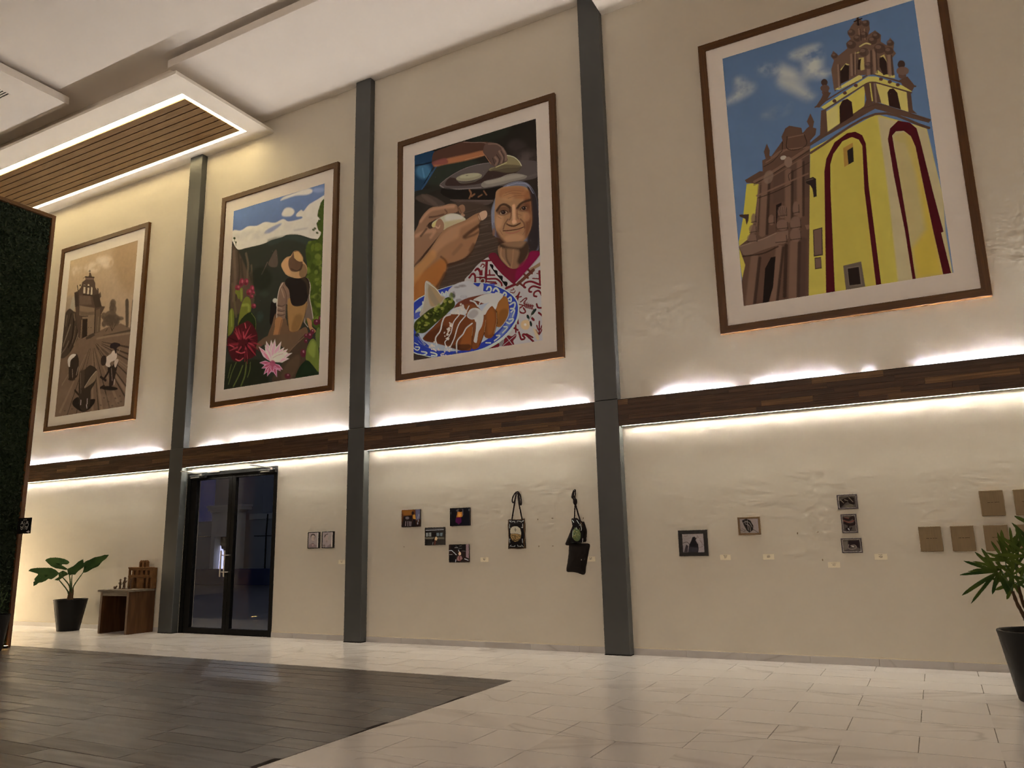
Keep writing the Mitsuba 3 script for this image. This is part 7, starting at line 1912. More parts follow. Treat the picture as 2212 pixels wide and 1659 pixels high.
PRINTS['bag_moon'] = ((-4.5993, -4.3713, 1.1636, 1.5111), '''
b,23,20,23,23,20,23,20,19,21,23,20,23
s,103,81,57,13.7,37.7,1,37.7,14 -6 999 18
s,103,81,57,13.7,37.7,1,37.7,1006 19 957 475 990 858 929 1237 986 1529
s,103,81,57,13.7,37.7,1,37.7,987 1523 -6 1512
s,103,81,57,13.7,37.7,1,37.7,-13 1506 24 834 14 -6
s,217,224,227,10.3,20.6,1,20.6,61 61 208 146
s,217,224,227,10.3,20.6,1,20.6,121 224 90 417 164 451
s,217,224,227,10.3,20.6,1,20.6,228 115 414 105 431 176
s,217,224,227,10.3,20.6,1,20.6,950 74 800 166
s,217,224,227,10.3,20.6,1,20.6,890 249 892 441 819 423
s,217,224,227,10.3,20.6,1,20.6,783 117 581 94 561 158
s,217,224,227,10.3,20.6,1,20.6,85 1412 180 1334
s,217,224,227,10.3,20.6,1,20.6,108 1220 76 1028 161 1029
s,217,224,227,10.3,20.6,1,20.6,160 1407 381 1417 420 1354
s,217,224,227,10.3,20.6,1,20.6,894 1452 795 1345
s,217,224,227,10.3,20.6,1,20.6,863 1236 862 1029
s,217,224,227,10.3,20.6,1,20.6,785 1418 584 1405 567 1341
s,217,224,227,10.3,20.6,1,20.6,79 78 191 65
s,217,224,227,10.3,20.6,1,20.6,931 90 876 88
p,201,198,182,13.7,0,1,0,168 741 150 548 258 406 407 362 592 374 755 485 812 694 801 821 508 775
p,169,143,99,13.7,0,1,0,175 757 509 750 808 828 759 1011 609 1151 424 1179 249 1063 172 902
s,63,52,41,10.3,17.1,1,17.1,716 1121 736 1126 772 1060
s,63,52,41,10.3,17.1,1,17.1,574 914 519 885 540 900
s,63,52,41,10.3,17.1,1,17.1,450 938 424 835 529 922
s,63,52,41,10.3,17.1,1,17.1,458 898 470 900 401 905
s,63,52,41,10.3,17.1,1,17.1,420 1096 354 1088 421 1106
s,63,52,41,10.3,17.1,1,17.1,397 855 209 843 379 829
s,63,52,41,10.3,17.1,1,17.1,685 1072 676 1003 696 994
s,63,52,41,10.3,17.1,1,17.1,405 1125 435 1121 410 1054
s,63,52,41,10.3,17.1,1,17.1,464 982 347 984 339 979
s,63,52,41,10.3,17.1,1,17.1,406 1093 453 1073 271 1049
s,63,52,41,10.3,17.1,1,17.1,600 971 607 999 588 945
s,63,52,41,10.3,17.1,1,17.1,697 904 735 890 797 888
s,63,52,41,10.3,17.1,1,17.1,487 979 448 943 469 1006
s,63,52,41,10.3,17.1,1,17.1,487 1111 473 1102 535 1048
s,63,52,41,10.3,17.1,1,17.1,697 879 697 868 668 850
s,63,52,41,10.3,17.1,1,17.1,340 1090 389 1115 371 1064
s,63,52,41,10.3,17.1,1,17.1,332 1091 259 1113 394 1101
s,63,52,41,10.3,17.1,1,17.1,314 1024 424 1066 420 1038
s,63,52,41,10.3,17.1,1,17.1,239 889 251 872 279 953
s,63,52,41,10.3,17.1,1,17.1,429 826 459 825 488 836
s,63,52,41,10.3,17.1,1,17.1,542 1052 577 1071 613 1062
s,63,52,41,10.3,17.1,1,17.1,620 1052 691 1023 688 1001
s,63,52,41,10.3,17.1,1,17.1,473 885 449 861 530 915
s,63,52,41,10.3,17.1,1,17.1,681 859 637 841 644 856
s,63,52,41,10.3,17.1,1,17.1,723 902 682 880 807 910
s,63,52,41,10.3,17.1,1,17.1,302 827 332 831 379 865
s,63,52,41,10.3,17.1,1,17.1,485 1127 638 1089 492 1175
s,63,52,41,10.3,17.1,1,17.1,355 999 290 957 343 965
s,63,52,41,10.3,17.1,1,17.1,445 980 459 981 417 991
s,63,52,41,10.3,17.1,1,17.1,602 893 628 905 607 924
s,63,52,41,10.3,17.1,1,17.1,496 962 467 1004 527 1057
s,63,52,41,10.3,17.1,1,17.1,721 1051 665 1065 703 1044
s,63,52,41,10.3,17.1,1,17.1,442 980 451 993 464 940
s,63,52,41,10.3,17.1,1,17.1,491 1107 459 1090 555 1104
s,44,38,38,10.3,27.4,1,27.4,471 467 475 621
s,44,38,38,10.3,24,1,24,410 548 543 552
s,63,52,41,10.3,17.1,1,17.1,175 760 509 753 808 828
''')
PRINTS['bag_moss'] = ((-3.7882, -3.5633, 1.1728, 1.5018), '''
b,23,20,23,22,20,21,20,19,21,20,19,21
p,97,115,79,32.7,1,1,0,737 857 717 1022 638 1147 521 1199 398 1164 300 1052 255 891 276 725 355 600 473 548 596 584 693 697
s,177,186,144,9.8,19.6,1,19.6,659 904 682 923
s,132,112,57,9.8,19.6,1,19.6,592 700 629 705
s,58,81,63,9.8,19.6,1,19.6,387 957 397 1006
s,153,155,108,9.8,19.6,1,19.6,574 927 515 988
s,177,186,144,9.8,19.6,1,19.6,653 986 667 1032
s,132,112,57,9.8,19.6,1,19.6,399 970 401 933
s,58,81,63,9.8,19.6,1,19.6,535 924 592 961
s,153,155,108,9.8,19.6,1,19.6,334 594 331 586
s,177,186,144,9.8,19.6,1,19.6,404 667 399 624
s,132,112,57,9.8,19.6,1,19.6,417 993 426 965
s,58,81,63,9.8,19.6,1,19.6,376 845 437 827
s,153,155,108,9.8,19.6,1,19.6,689 769 681 795
s,177,186,144,9.8,19.6,1,19.6,413 880 365 903
s,132,112,57,9.8,19.6,1,19.6,626 786 633 771
s,58,81,63,9.8,19.6,1,19.6,246 1253 267 1284
s,153,155,108,9.8,19.6,1,19.6,538 899 622 833
s,177,186,144,9.8,19.6,1,19.6,465 814 457 840
s,132,112,57,9.8,19.6,1,19.6,426 686 386 702
s,58,81,63,9.8,19.6,1,19.6,595 989 651 971
s,153,155,108,9.8,19.6,1,19.6,600 972 596 944
s,177,186,144,9.8,19.6,1,19.6,596 781 588 745
s,132,112,57,9.8,19.6,1,19.6,686 871 670 862
s,58,81,63,9.8,19.6,1,19.6,472 886 415 841
s,153,155,108,9.8,19.6,1,19.6,545 1027 510 1030
s,177,186,144,9.8,19.6,1,19.6,447 553 438 512
s,132,112,57,9.8,19.6,1,19.6,593 847 594 792
s,58,81,63,9.8,19.6,1,19.6,524 601 529 653
s,153,155,108,9.8,19.6,1,19.6,360 990 409 984
s,177,186,144,9.8,19.6,1,19.6,617 888 603 813
s,132,112,57,9.8,19.6,1,19.6,388 662 470 674
s,58,81,63,9.8,19.6,1,19.6,486 684 547 642
s,153,155,108,9.8,19.6,1,19.6,651 1030 655 1005
s,177,186,144,9.8,19.6,1,19.6,500 688 519 752
s,132,112,57,9.8,19.6,1,19.6,587 1023 563 1034
s,58,81,63,9.8,19.6,1,19.6,388 808 409 902
s,153,155,108,9.8,19.6,1,19.6,504 879 439 884
s,177,186,144,9.8,19.6,1,19.6,406 674 354 678
s,132,112,57,9.8,19.6,1,19.6,449 968 441 968
s,58,81,63,9.8,19.6,1,19.6,651 990 675 1046
s,153,155,108,9.8,19.6,1,19.6,526 735 501 676
s,177,186,144,9.8,19.6,1,19.6,538 818 554 850
s,132,112,57,9.8,19.6,1,19.6,407 898 451 902
s,58,81,63,9.8,19.6,1,19.6,599 849 567 840
s,153,155,108,9.8,19.6,1,19.6,287 969 267 1019
s,177,186,144,9.8,19.6,1,19.6,362 888 374 881
s,132,112,57,9.8,19.6,1,19.6,543 769 508 715
s,58,81,63,9.8,19.6,1,19.6,440 758 449 744
s,153,155,108,9.8,19.6,1,19.6,429 769 363 753
s,177,186,144,9.8,19.6,1,19.6,550 687 540 712
s,132,112,57,9.8,19.6,1,19.6,420 899 401 991
s,58,81,63,9.8,19.6,1,19.6,643 1045 618 1069
s,153,155,108,9.8,19.6,1,19.6,477 925 456 930
s,177,186,144,9.8,19.6,1,19.6,411 913 474 863
s,132,112,57,9.8,19.6,1,19.6,349 942 377 928
s,58,81,63,9.8,19.6,1,19.6,559 936 576 989
s,153,155,108,9.8,19.6,1,19.6,422 966 430 940
s,177,186,144,9.8,19.6,1,19.6,560 691 506 730
s,132,112,57,9.8,19.6,1,19.6,365 1111 402 1092
s,58,81,63,9.8,19.6,1,19.6,413 554 412 491
s,153,155,108,9.8,19.6,1,19.6,680 639 687 535
s,217,224,227,9.8,22.9,1,22.9,269 962 316 651
s,217,224,227,9.8,22.9,1,22.9,217 83 351 229
s,217,224,227,9.8,22.9,1,22.9,672 411 763 290
s,217,224,227,9.8,22.9,1,22.9,742 382 785 571 764 663
s,217,224,227,9.8,22.9,1,22.9,832 1068 789 1284
s,217,224,227,9.8,22.9,1,22.9,511 125 658 317
s,217,224,227,9.8,22.9,1,22.9,513 500 526 594
s,103,81,57,13.1,32.7,1,32.7,149 50 207 335
s,103,81,57,13.1,32.7,1,32.7,731 226 949 731 855 1316
''')

# ------------------------------------------------------------------ prints
def print_mesh(name, y, cols, bow=0.0):
    (x0, x1, z0, z1), spec = PRINTS[name]
    C, nx, ny = paint(spec, x1 - x0, z1 - z0, cols)
    gx, gz = np.meshgrid(np.linspace(x0, x1, nx), np.linspace(z1, z0, ny))
    v = np.stack([gx, gx * 0 + y, gz], -1).reshape(-1, 3)
    i = np.arange(nx * ny).reshape(ny, nx)
    a, b, c, d = i[:-1, :-1].ravel(), i[:-1, 1:].ravel(), i[1:, 1:].ravel(), i[1:, :-1].ravel()
    return trimesh.Trimesh(v, np.vstack([np.stack([a, d, c], 1), np.stack([a, c, b], 1)]), process=False), np.clip(C.reshape(-1, 3), 0, 1)


def rails(t, x0, x1, z0, z1, w, y0, y1, mats, name="rail", b=0.004):
    """four mitred frame rails"""
    for k, (p, q, r, s) in enumerate((((x0, z0), (x1, z0), (x1 - w, z0 + w), (x0 + w, z0 + w)), ((x1, z1), (x0, z1), (x0 + w, z1 - w), (x1 - w, z1 - w)), ((x0, z1), (x0, z0), (x0 + w, z0 + w), (x0 + w, z1 - w)), ((x1, z0), (x1, z1), (x1 - w, z1 - w), (x1 - w, z0 + w)))):
        P = np.array([p, q, r, s], float)
        c = P.mean(0)
        I = np.array([p, q, r, s], float)
        I[:2] += (np.array([r, s])[::1] - np.array([q, p])[::1])[::-1] * (b / w)
        I[2:] += (np.array([q, p]) - np.array([r, s])) * (b / w)
        v = np.vstack([np.c_[P[:, 0], np.full(4, y1), P[:, 1]], np.c_[P[:, 0], np.full(4, y0 + b), P[:, 1]], np.c_[I[:, 0], np.full(4, y0), I[:, 1]]])
        part(t, name, trimesh.convex.convex_hull(v), mats[0] if k < 2 else mats[1])


BIG = [("fields", (-14.352, -11.800), 220, "large framed sepia painting of farm workers before a church"),
       ("garden", (-9.943, -7.428), 280, "large framed painting of a woman in a straw hat among cactus flowers"),
       ("cook", (-6.302, -3.764), 370, "large framed painting of an old woman, hands shaping dough and a plate of food"),
       ("tower", (-1.855, 0.735), 560, "large framed painting of a yellow church tower under blue sky")]
for name, (a, b), cols, lab in BIG:
    t = thing("framed_painting", lab, "painting")
    z0, z1 = 3.442, 7.030
    rails(t, a, b, z0, z1, 0.086, -0.055, 0.0, ("m_rail_across", "m_rail_upright"))
    (px0, px1, pz0, pz1), _ = PRINTS[name]
    mat = sg.box(a + 0.08, z0 + 0.08, b - 0.08, z1 - 0.08).difference(sg.box(px0, pz0, px1, pz1))
    part(t, "mat", prism_xz(mat, -0.031, -0.012), "m_mat")
    m, c = print_mesh(name, -0.0285, cols)
    part(t, "print", m, "m_print", color=c)


def thumb(name, key, rect, y, cols, label, category, group=None, frame=None, border=None):
    """a small picture: a body or a frame, and the print"""
    x0, x1, z0, z1 = rect
    t = thing(key, label, category, group)
    (px0, px1, pz0, pz1), _ = PRINTS[name]
    if frame:
        mat, w = frame
        rails(t, x0, x1, z0, z1, w, y, 0.0, (mat, mat), b=0.002)
        if border:
            g = sg.box(x0 + w * 0.9, z0 + w * 0.9, x1 - w * 0.9, z1 - w * 0.9)
            part(t, "mat", prism_xz(g, y + 0.007, 0.0), border)
            m, c = print_mesh(name, y + 0.0055, cols)
        else:
            part(t, "panel", box(x0 + w * 0.9, x1 - w * 0.9, y + 0.009, 0.0, z0 + w * 0.9, z1 - w * 0.9), "m_canvas_edge")
            m, c = print_mesh(name, y + 0.0075, cols)
        part(t, "print", m, "m_print", color=c)
    else:
        part(t, "block", box(px0, px1, y, 0.0, pz0, pz1, 0.0015), "m_canvas_edge")
        m, c = print_mesh(name, y - 0.0006, cols)
        part(t, "print", m, "m_canvas_print", color=c)
    return t


G4 = "four dark photo canvases right of the middle column"
for name, lab in (("photo_stall", "dark photo canvas of a vendor in a yellow top at an orange stall"), ("photo_bus", "dark photo canvas of a street with a person before lit shop windows"), ("photo_back", "dark photo canvas of a bare-backed figure in a purple skirt"), ("photo_street", "dark photo canvas of a person before a parked car and shop front")):
    (x0, x1, z0, z1), _ = PRINTS[name]
    thumb(name, "photo_canvas", (x0, x1, z0, z1), -0.025, 96, lab, "photo", G4)
thumb("portrait_front", "framed_portrait", (-7.816, -7.611, 1.219, 1.446), -0.034, 70, "small framed pencil portrait of a dark-haired face, left of the pair by the door", "picture", None, ("m_black_paint", 0.011), "m_mat")
thumb("portrait_blurred", "framed_portrait", (-7.557, -7.353, 1.220, 1.448), -0.034, 70, "small framed pencil portrait with a faded face, right of the pair by the door", "picture", None, ("m_black_paint", 0.011), "m_mat")
thumb("picture_bird", "framed_picture", (-2.488, -2.172, 1.047, 1.322), -0.022, 110, "small picture of a dark bird in a wide black frame", "picture", None, ("m_black_paint", 0.040))
thumb("picture_pod", "framed_picture", (-1.837, -1.609, 1.256, 1.441), -0.022, 90, "small picture of a dark seed pod in a narrow brown frame", "picture", None, ("m_brown_frame", 0.019))
for name, rect, lab in (("picture_twig", (-0.841, -0.653, 1.484, 1.628), "small dark landscape picture with white border, topmost of the column of three"), ("picture_cord", (-0.823, -0.678, 1.250, 1.435), "small dark upright picture with white border, middle of the column of three"), ("picture_ring", (-0.845, -0.657, 1.057, 1.200), "small dark picture of a ring with white border, lowest of the column of three")):
    thumb(name, "framed_picture", rect, -0.020, 80, lab, "picture", "three small pictures hung in a column", ("m_violet_frame", 0.012), "m_mat")

# caption cards
CARDS = [(-4.952, 1.037, "small cream caption card right of the four photo canvases"), (-3.538, 1.028, "small cream caption card at the right of the hanging black cloth"), (-7.215, 1.030, "small pale caption card partly behind the middle column"), (-1.998, 1.030, "small cream caption card right of the black framed bird picture"), (-1.555, 1.029, "small cream caption card below right of the brown framed pod picture"), (-0.933, 0.944, "small cream caption card lowest of all, below the column of three pictures"), (-0.501, 1.017, "small cream caption card right of the column of three pictures")]
rc = random.Random(8)
for x, z, lab in CARDS:
    t = thing("caption_card", lab, "card")
    part(t, "sheet", box(x - 0.056, x + 0.056, -0.004, 0.0, z - 0.0275, z + 0.0275), "m_card")
    lines = [box(x - w / 2, x + w / 2, -0.0046, -0.0040, z + h - 0.0016, z + h + 0.0016) for w, h in ((rc.uniform(.035, .07), 0.018), (rc.uniform(.02, .035), 0.008), (rc.uniform(.03, .05), 0.001), (rc.uniform(.012, .03), -0.007))]
    part(t, "lettering", join(*lines), "m_ink")

# cardboard panels
BOARDS = [(-0.149, 1.060, "brown cardboard panel, leftmost of the lower row"), (0.116, 1.059, "brown cardboard panel, second from left in the lower row"), (0.384, 1.057, "brown cardboard panel half behind the palm, third in the lower row"), (0.645, 1.057, "brown cardboard panel, rightmost of the lower row behind the palm"), (0.388, 1.372, "brown cardboard panel in the upper row, left one"), (0.656, 1.370, "brown cardboard panel in the upper row at the photo's right edge")]
for x, z, lab in BOARDS:
    t = thing("cardboard_panel", lab, "panel", "six cardboard panels by the palm")
    part(t, "panel", box(x, x + 0.190, -0.048, -0.006, z, z + 0.232, 0.004), "m_cardboard")
    part(t, "batten", box(x + 0.03, x + 0.16, -0.006, 0.0, z + 0.16, z + 0.19), "m_cardboard")
    cx, cz = x + 0.100, z + 0.122
    words = [(-0.042, 0.022), (-0.014, 0.018), (0.012, 0.038)]
    part(t, "lettering", join(*[box(cx + a, cx + a + w, -0.0486, -0.0478, cz - 0.0025, cz + 0.0025) for a, w in words]), "m_board_ink")

# plugged holes and tacks left in the wall
for k, (x, z) in enumerate([(-4.203, 1.501), (-4.008, 1.508), (-4.198, 1.183), (-4.013, 1.184), (-3.609, 1.494), (-6.173, 1.214), (-1.250, 1.261), (-1.054, 1.267), (-1.035, 0.993)]):
    wx = 0.010 if k % 2 else 0.006
    single("wall_plug", ball((x, -0.001, z), 1.0, (wx, 0.003, 0.006 if k % 2 else 0.011), 1), "m_cardboard", True, label=["little grey-brown putty spot on the wall between the two hanging bags", "little grey-brown putty spot on the wall right of the pod picture", "little grey-brown putty spot on the wall under the stall photo"][0 if k < 5 else (2 if k == 5 else 1)], category="putty spot", group=["putty spots between the bags", "putty spots right of the pod picture", "putty spot under the stall photo"][0 if k < 5 else (2 if k == 5 else 1)])

# ------------------------------------------------------------------ bags on the wall
def arc_pts(*pts):
    return curve(np.array(pts, float), False, 8)


def pillow(x0, x1, z0, z1, depth, skew=0.0, n=14, bulge=None):
    """a soft flat bag: front and back sheets meeting at a wavy rim"""
    u, v = np.meshgrid(np.linspace(0, 1, n), np.linspace(0, 1, n))
    X = x0 + (x1 - x0) * u + skew * (1 - v) + 0.004 * np.sin(v * 9 + 1) * (u - 0.5) * 2
    Z = z0 + (z1 - z0) * v + 0.003 * np.sin(u * 8)
    h = (1 - (2 * u - 1) ** 4) * (1 - (2 * v - 1) ** 4)
    W = 0.006 * meshkit.fbm(np.stack([u * 4, v * 5, u * 0 + x0], -1), 3, 1)
    front = np.stack([X, -0.012 - depth * h - W * h, Z], -1).reshape(-1, 3)
    back = np.stack([X, -0.004 + 0 * h, Z], -1).reshape(-1, 3)
    i = np.arange(n * n).reshape(n, n)
    a, b, c, d = i[:-1, :-1].ravel(), i[:-1, 1:].ravel(), i[1:, 1:].ravel(), i[1:, :-1].ravel()
    f = np.vstack([np.stack([a, b, c], 1), np.stack([a, c, d], 1)])
    rim = np.concatenate([i[0, :], i[1:, -1], i[-1, -2::-1], i[-2:0:-1, 0]])
    m = n * n
    s = []
    for p, q in zip(rim, np.roll(rim, -1)):
        s += [(p, p + m, q + m), (p, q + m, q)]
    mesh = trimesh.Trimesh(np.vstack([front, back]), np.vstack([f, f[:, ::-1] + m, np.array(s)]), process=False)
    mesh.fix_normals()
    return mesh


def front_print(name, cols, fy):
    """a print laid on a soft front: fy(x, z) gives its depth"""
    m, c = print_mesh(name, 0.0, cols)
    v = m.vertices.copy()
    v[:, 1] = fy(v[:, 0], v[:, 2])
    return trimesh.Trimesh(v, m.faces, process=False), c


bag = thing("tote_bag", "black tote bag with an oval moon picture and white corner scrolls", "bag")
part(bag, "body", pillow(-4.605, -4.375, 1.160, 1.513, 0.020), "m_bag_cloth", 40)
bx = lambda x, z: -0.0135 - 0.026 * (1 - (2 * np.clip((x + 4.605) / 0.23, 0, 1) - 1) ** 4) * (1 - (2 * np.clip((z - 1.160) / 0.353, 0, 1) - 1) ** 4)
m, c = front_print("bag_moon", 110, lambda x, z: bx(x, z) - 0.001)
part(bag, "picture", m, "m_canvas_print", True, color=c)
part(bag, "strap", ribbon(arc_pts((-4.542, -.03, 1.505), (-4.515, -.03, 1.63), (-4.490, -.03, 1.745), (-4.474, -.03, 1.815), (-4.459, -.028, 1.842), (-4.440, -.03, 1.825), (-4.430, -.034, 1.74), (-4.412, -.036, 1.683), (-4.402, -.034, 1.705), (-4.415, -.03, 1.79), (-4.445, -.026, 1.838)), 0.017, 0.003), "m_strap")
part(bag, "strap", ribbon(arc_pts((-4.400, -.03, 1.505), (-4.420, -.028, 1.60), (-4.440, -.026, 1.70), (-4.452, -.024, 1.80), (-4.462, -.022, 1.838), (-4.492, -.024, 1.825), (-4.522, -.03, 1.778), (-4.528, -.034, 1.735), (-4.513, -.034, 1.713), (-4.498, -.03, 1.735), (-4.478, -.026, 1.80)), 0.017, 0.003), "m_strap")
part(bag, "nail", sweep([(-4.460, 0.0, 1.832), (-4.460, -0.036, 1.834)], 0.003, 6), "m_aluminium")

bag2 = thing("tote_bag", "crumpled black tote bag with a mossy oval picture, hanging by a knotted strap", "bag")


def crumpled(outline, depth, seed, n=26):
    """a draped cloth body over an outline in x, z"""
    g = sg.Polygon(outline).buffer(0)
    x0, z0, x1, z1 = g.bounds
    pts = [np.array(p) for p in curve(np.array(outline), True, 3)]
    rim = np.array(pts)
    c = np.array(g.centroid.coords[0])
    v, ring = [], []
    levels = 7
    for L in range(levels):
        s = 1 - L / (levels - 0.6)
        q = c + (rim - c) * s
        h = (1 - s ** 3)
        y = -0.010 - depth * h - 0.020 * h ** 0.5 * meshkit.fbm(np.c_[q * 16, np.full(len(q), seed)], 3, seed)
        v.append(np.c_[q[:, 0], y, q[:, 1]])
    k = len(rim)
    V = np.vstack(v + [np.c_[rim[:, 0], np.full(k, -0.003), rim[:, 1]], [[c[0], -0.012 - depth, c[1]]]])
    f = []
    for L in range(levels - 1):
        for i in range(k):
            j = (i + 1) % k
            f += [(L * k + i, (L + 1) * k + i, (L + 1) * k + j), (L * k + i, (L + 1) * k + j, L * k + j)]
    for i in range(k):
        j = (i + 1) % k
        f += [((levels - 1) * k + i, len(V) - 1, (levels - 1) * k + j), (levels * k + i, i, j), (levels * k + i, j, levels * k + j)]
    m = trimesh.Trimesh(V, f, process=False)
    m.fix_normals()
    return m


part(bag2, "body", crumpled([(-3.757, 1.495), (-3.725, 1.496), (-3.690, 1.500), (-3.655, 1.475), (-3.627, 1.458), (-3.600, 1.452), (-3.583, 1.40), (-3.570, 1.337), (-3.580, 1.26), (-3.588, 1.224), (-3.70, 1.226), (-3.792, 1.228), (-3.797, 1.192), (-3.846, 1.200), (-3.81, 1.28), (-3.765, 1.371), (-3.742, 1.41), (-3.750, 1.45)], 0.030, 3), "m_bag_cloth", 40)
(px0, px1, pz0, pz1), _ = PRINTS["bag_moss"]
clip = sg.Polygon([(-3.745, 1.475), (-3.69, 1.485), (-3.61, 1.445), (-3.585, 1.34), (-3.60, 1.215), (-3.78, 1.21), (-3.745, 1.37), (-3.725, 1.41)])
m, c = print_mesh("bag_moss", -0.058, 80)
ctr = m.vertices[m.faces].mean(1)
keep = np.array([clip.contains(sg.Point(p[0], p[2])) for p in ctr])
cx, cz = -3.672, 1.33
v = m.vertices.copy()
rr = np.clip(np.hypot((v[:, 0] - cx) / 0.13, (v[:, 2] - cz) / 0.19), 0, 1.2)
v[:, 1] = -0.030 - 0.036 * (1 - rr ** 2) - 0.010 * meshkit.fbm(np.c_[v[:, [0, 2]] * 18, v[:, 0] * 0], 2, 3)
part(bag2, "picture", trimesh.Trimesh(v, m.faces[keep], process=False), "m_canvas_print", True, color=c)
part(bag2, "strap", ribbon(arc_pts((-3.710, -.03, 1.49), (-3.702, -.03, 1.58), (-3.696, -.03, 1.652), (-3.705, -.032, 1.69), (-3.716, -.032, 1.735), (-3.705, -.03, 1.79), (-3.694, -.028, 1.826), (-3.684, -.03, 1.80), (-3.692, -.034, 1.745)), (0.014), 0.004), "m_strap")
part(bag2, "strap", ribbon(arc_pts((-3.632, -.035, 1.46), (-3.660, -.034, 1.55), (-3.686, -.034, 1.652), (-3.676, -.036, 1.69), (-3.690, -.038, 1.735), (-3.712, -.04, 1.75), (-3.725, -.042, 1.735), (-3.718, -.04, 1.78), (-3.700, -.036, 1.822)), (0.016), 0.004), "m_strap")
part(bag2, "knot", join(ball((-3.690, -0.036, 1.690), 1, (0.026, 0.014, 0.042), 2), ball((-3.716, -0.040, 1.748), 1, (0.018, 0.012, 0.022), 2)), "m_strap", True)
part(bag2, "nail", sweep([(-3.694, 0.0, 1.820), (-3.694, -0.04, 1.822)], 0.003, 6), "m_aluminium")
cl = thing("black_cloth", "plain black cloth hung below the crumpled tote bag", "cloth")
part(cl, "sheet", crumpled([(-3.790, 1.218), (-3.70, 1.212), (-3.62, 1.204), (-3.543, 1.197), (-3.553, 1.13), (-3.575, 1.035), (-3.598, 0.94), (-3.622, 0.856), (-3.70, 0.874), (-3.77, 0.886), (-3.843, 0.895), (-3.826, 1.0), (-3.806, 1.11)], 0.040, 9), "m_bag_cloth", 40)
part(cl, "white_fleck", join(ball((-3.628, -0.060, 1.022), 1, (0.006, 0.003, 0.008), 1), ball((-3.592, -0.048, 1.028), 1, (0.004, 0.003, 0.003), 1)), "m_thread", True)

# ------------------------------------------------------------------ green wall partition on the left
PXF, PYE, PZT = -11.20, -2.035, 6.24
gw = thing("hedge_partition", "tall dark green plant wall in a brown timber frame at the left edge", "green wall")
part(gw, "core", box(-11.42, PXF - 0.05, -7.2, PYE - 0.03, 0.0, PZT - 0.05), "m_hedge")
part(gw, "end_stile", box(-11.46, PXF, PYE - 0.055, PYE, 0.0, PZT, 0.003), "m_hedge_frame")
part(gw, "top_rail", box(-11.46, PXF, -7.2, PYE - 0.055, PZT - 0.055, PZT, 0.003), "m_rail_across")


def leaf_scatter(n, seed, size):
    r = np.random.default_rng(seed)
    y = r.uniform(-7.1, PYE - 0.062, n)
    near = r.random(n) < 0.5
    y[near] = r.uniform(-3.6, PYE - 0.062, near.sum())
    z = r.uniform(0.02, PZT - 0.075, n)
    c = np.c_[PXF - 0.045 + r.uniform(0, 0.040, n), y, z]
    d = r.normal(size=(n, 3))
    d[:, 0] = np.abs(d[:, 0]) * 0.6
    d /= np.linalg.norm(d, axis=1, keepdims=True)
    s = np.cross(d, r.normal(size=(n, 3)))
    s /= np.linalg.norm(s, axis=1, keepdims=True)
    L = size * r.uniform(0.6, 1.3, (n, 1))
    v = np.stack([c - d * L, c + s * L * 0.45, c + d * L, c - s * L * 0.45], 1)
    v[..., 1] = np.minimum(v[..., 1], PYE - 0.057)
    v[..., 0] = np.minimum(v[..., 0], PXF + 0.012)
    i = np.arange(n)[:, None] * 4
    f = np.vstack([i + [0, 1, 2], i + [0, 2, 3]])
    return trimesh.Trimesh(v.reshape(-1, 3), f, process=False)


part(gw, "foliage", leaf_scatter(26000, 1, 0.028), "m_hedge", kind="stuff")
part(gw, "foliage", leaf_scatter(5000, 2, 0.022), "m_hedge_pale", kind="stuff")
sign = thing("restroom_sign", "small black restroom sign projecting from the plant wall", "sign")
SX0, SX1, SZ0, SZ1, SY = -11.198, -10.888, 1.503, 1.716, -2.118
part(sign, "plate", box(SX0, SX1, SY, SY + 0.008, SZ0, SZ1, 0.001), "m_black_paint")
sx = lambda u: SX0 + 0.03 + u * (SX1 - SX0 - 0.03)
sz = lambda v: SZ1 - v * (SZ1 - SZ0)


def glyph(pts, w):
    p = np.array([(sx(a), SY - 0.0012, sz(b)) for a, b in pts])
    return ribbon(p, w, 0.0016)


def ringpts(u, v, ru, rv, a0=0, a1=360, n=14):
    return [(u + ru * math.cos(math.radians(a0 + (a1 - a0) * k / n)), v + rv * math.sin(math.radians(a0 + (a1 - a0) * k / n))) for k in range(n + 1)]


for u in (0.27, 0.68):
    figs = [glyph(ringpts(u, 0.27, 0.055, 0.045), 0.008), glyph(ringpts(u, 0.46, 0.13, 0.13, 200, 520), 0.010), glyph([(u - 0.08, 0.56), (u - 0.05, 0.72)], 0.010), glyph([(u + 0.08, 0.56), (u + 0.05, 0.72)], 0.010), glyph([(u - 0.05, 0.72), (u + 0.05, 0.72)], 0.010)]
    part(sign, "pictogram", join(*figs), "m_sign_ink")
part(sign, "divider", glyph([(0.475, 0.24), (0.475, 0.74)], 0.007), "m_sign_ink")
part(sign, "lettering", join(*[glyph(q, 0.006) for q in ([(0.36, 0.10), (0.40, 0.10), (0.40, 0.15), (0.36, 0.15)], [(0.45, 0.15), (0.48, 0.10), (0.51, 0.15)], [(0.56, 0.15), (0.56, 0.10), (0.61, 0.15), (0.61, 0.10)])]), "m_sign_ink")
part(sign, "arrow", prism_xz([(sx(0.66), sz(0.89)), (sx(0.83), sz(0.83)), (sx(0.86), sz(0.80)), (sx(0.96), sz(0.89)), (sx(0.86), sz(0.98)), (sx(0.83), sz(0.95))], SY - 0.0015, SY), "m_white_plate")
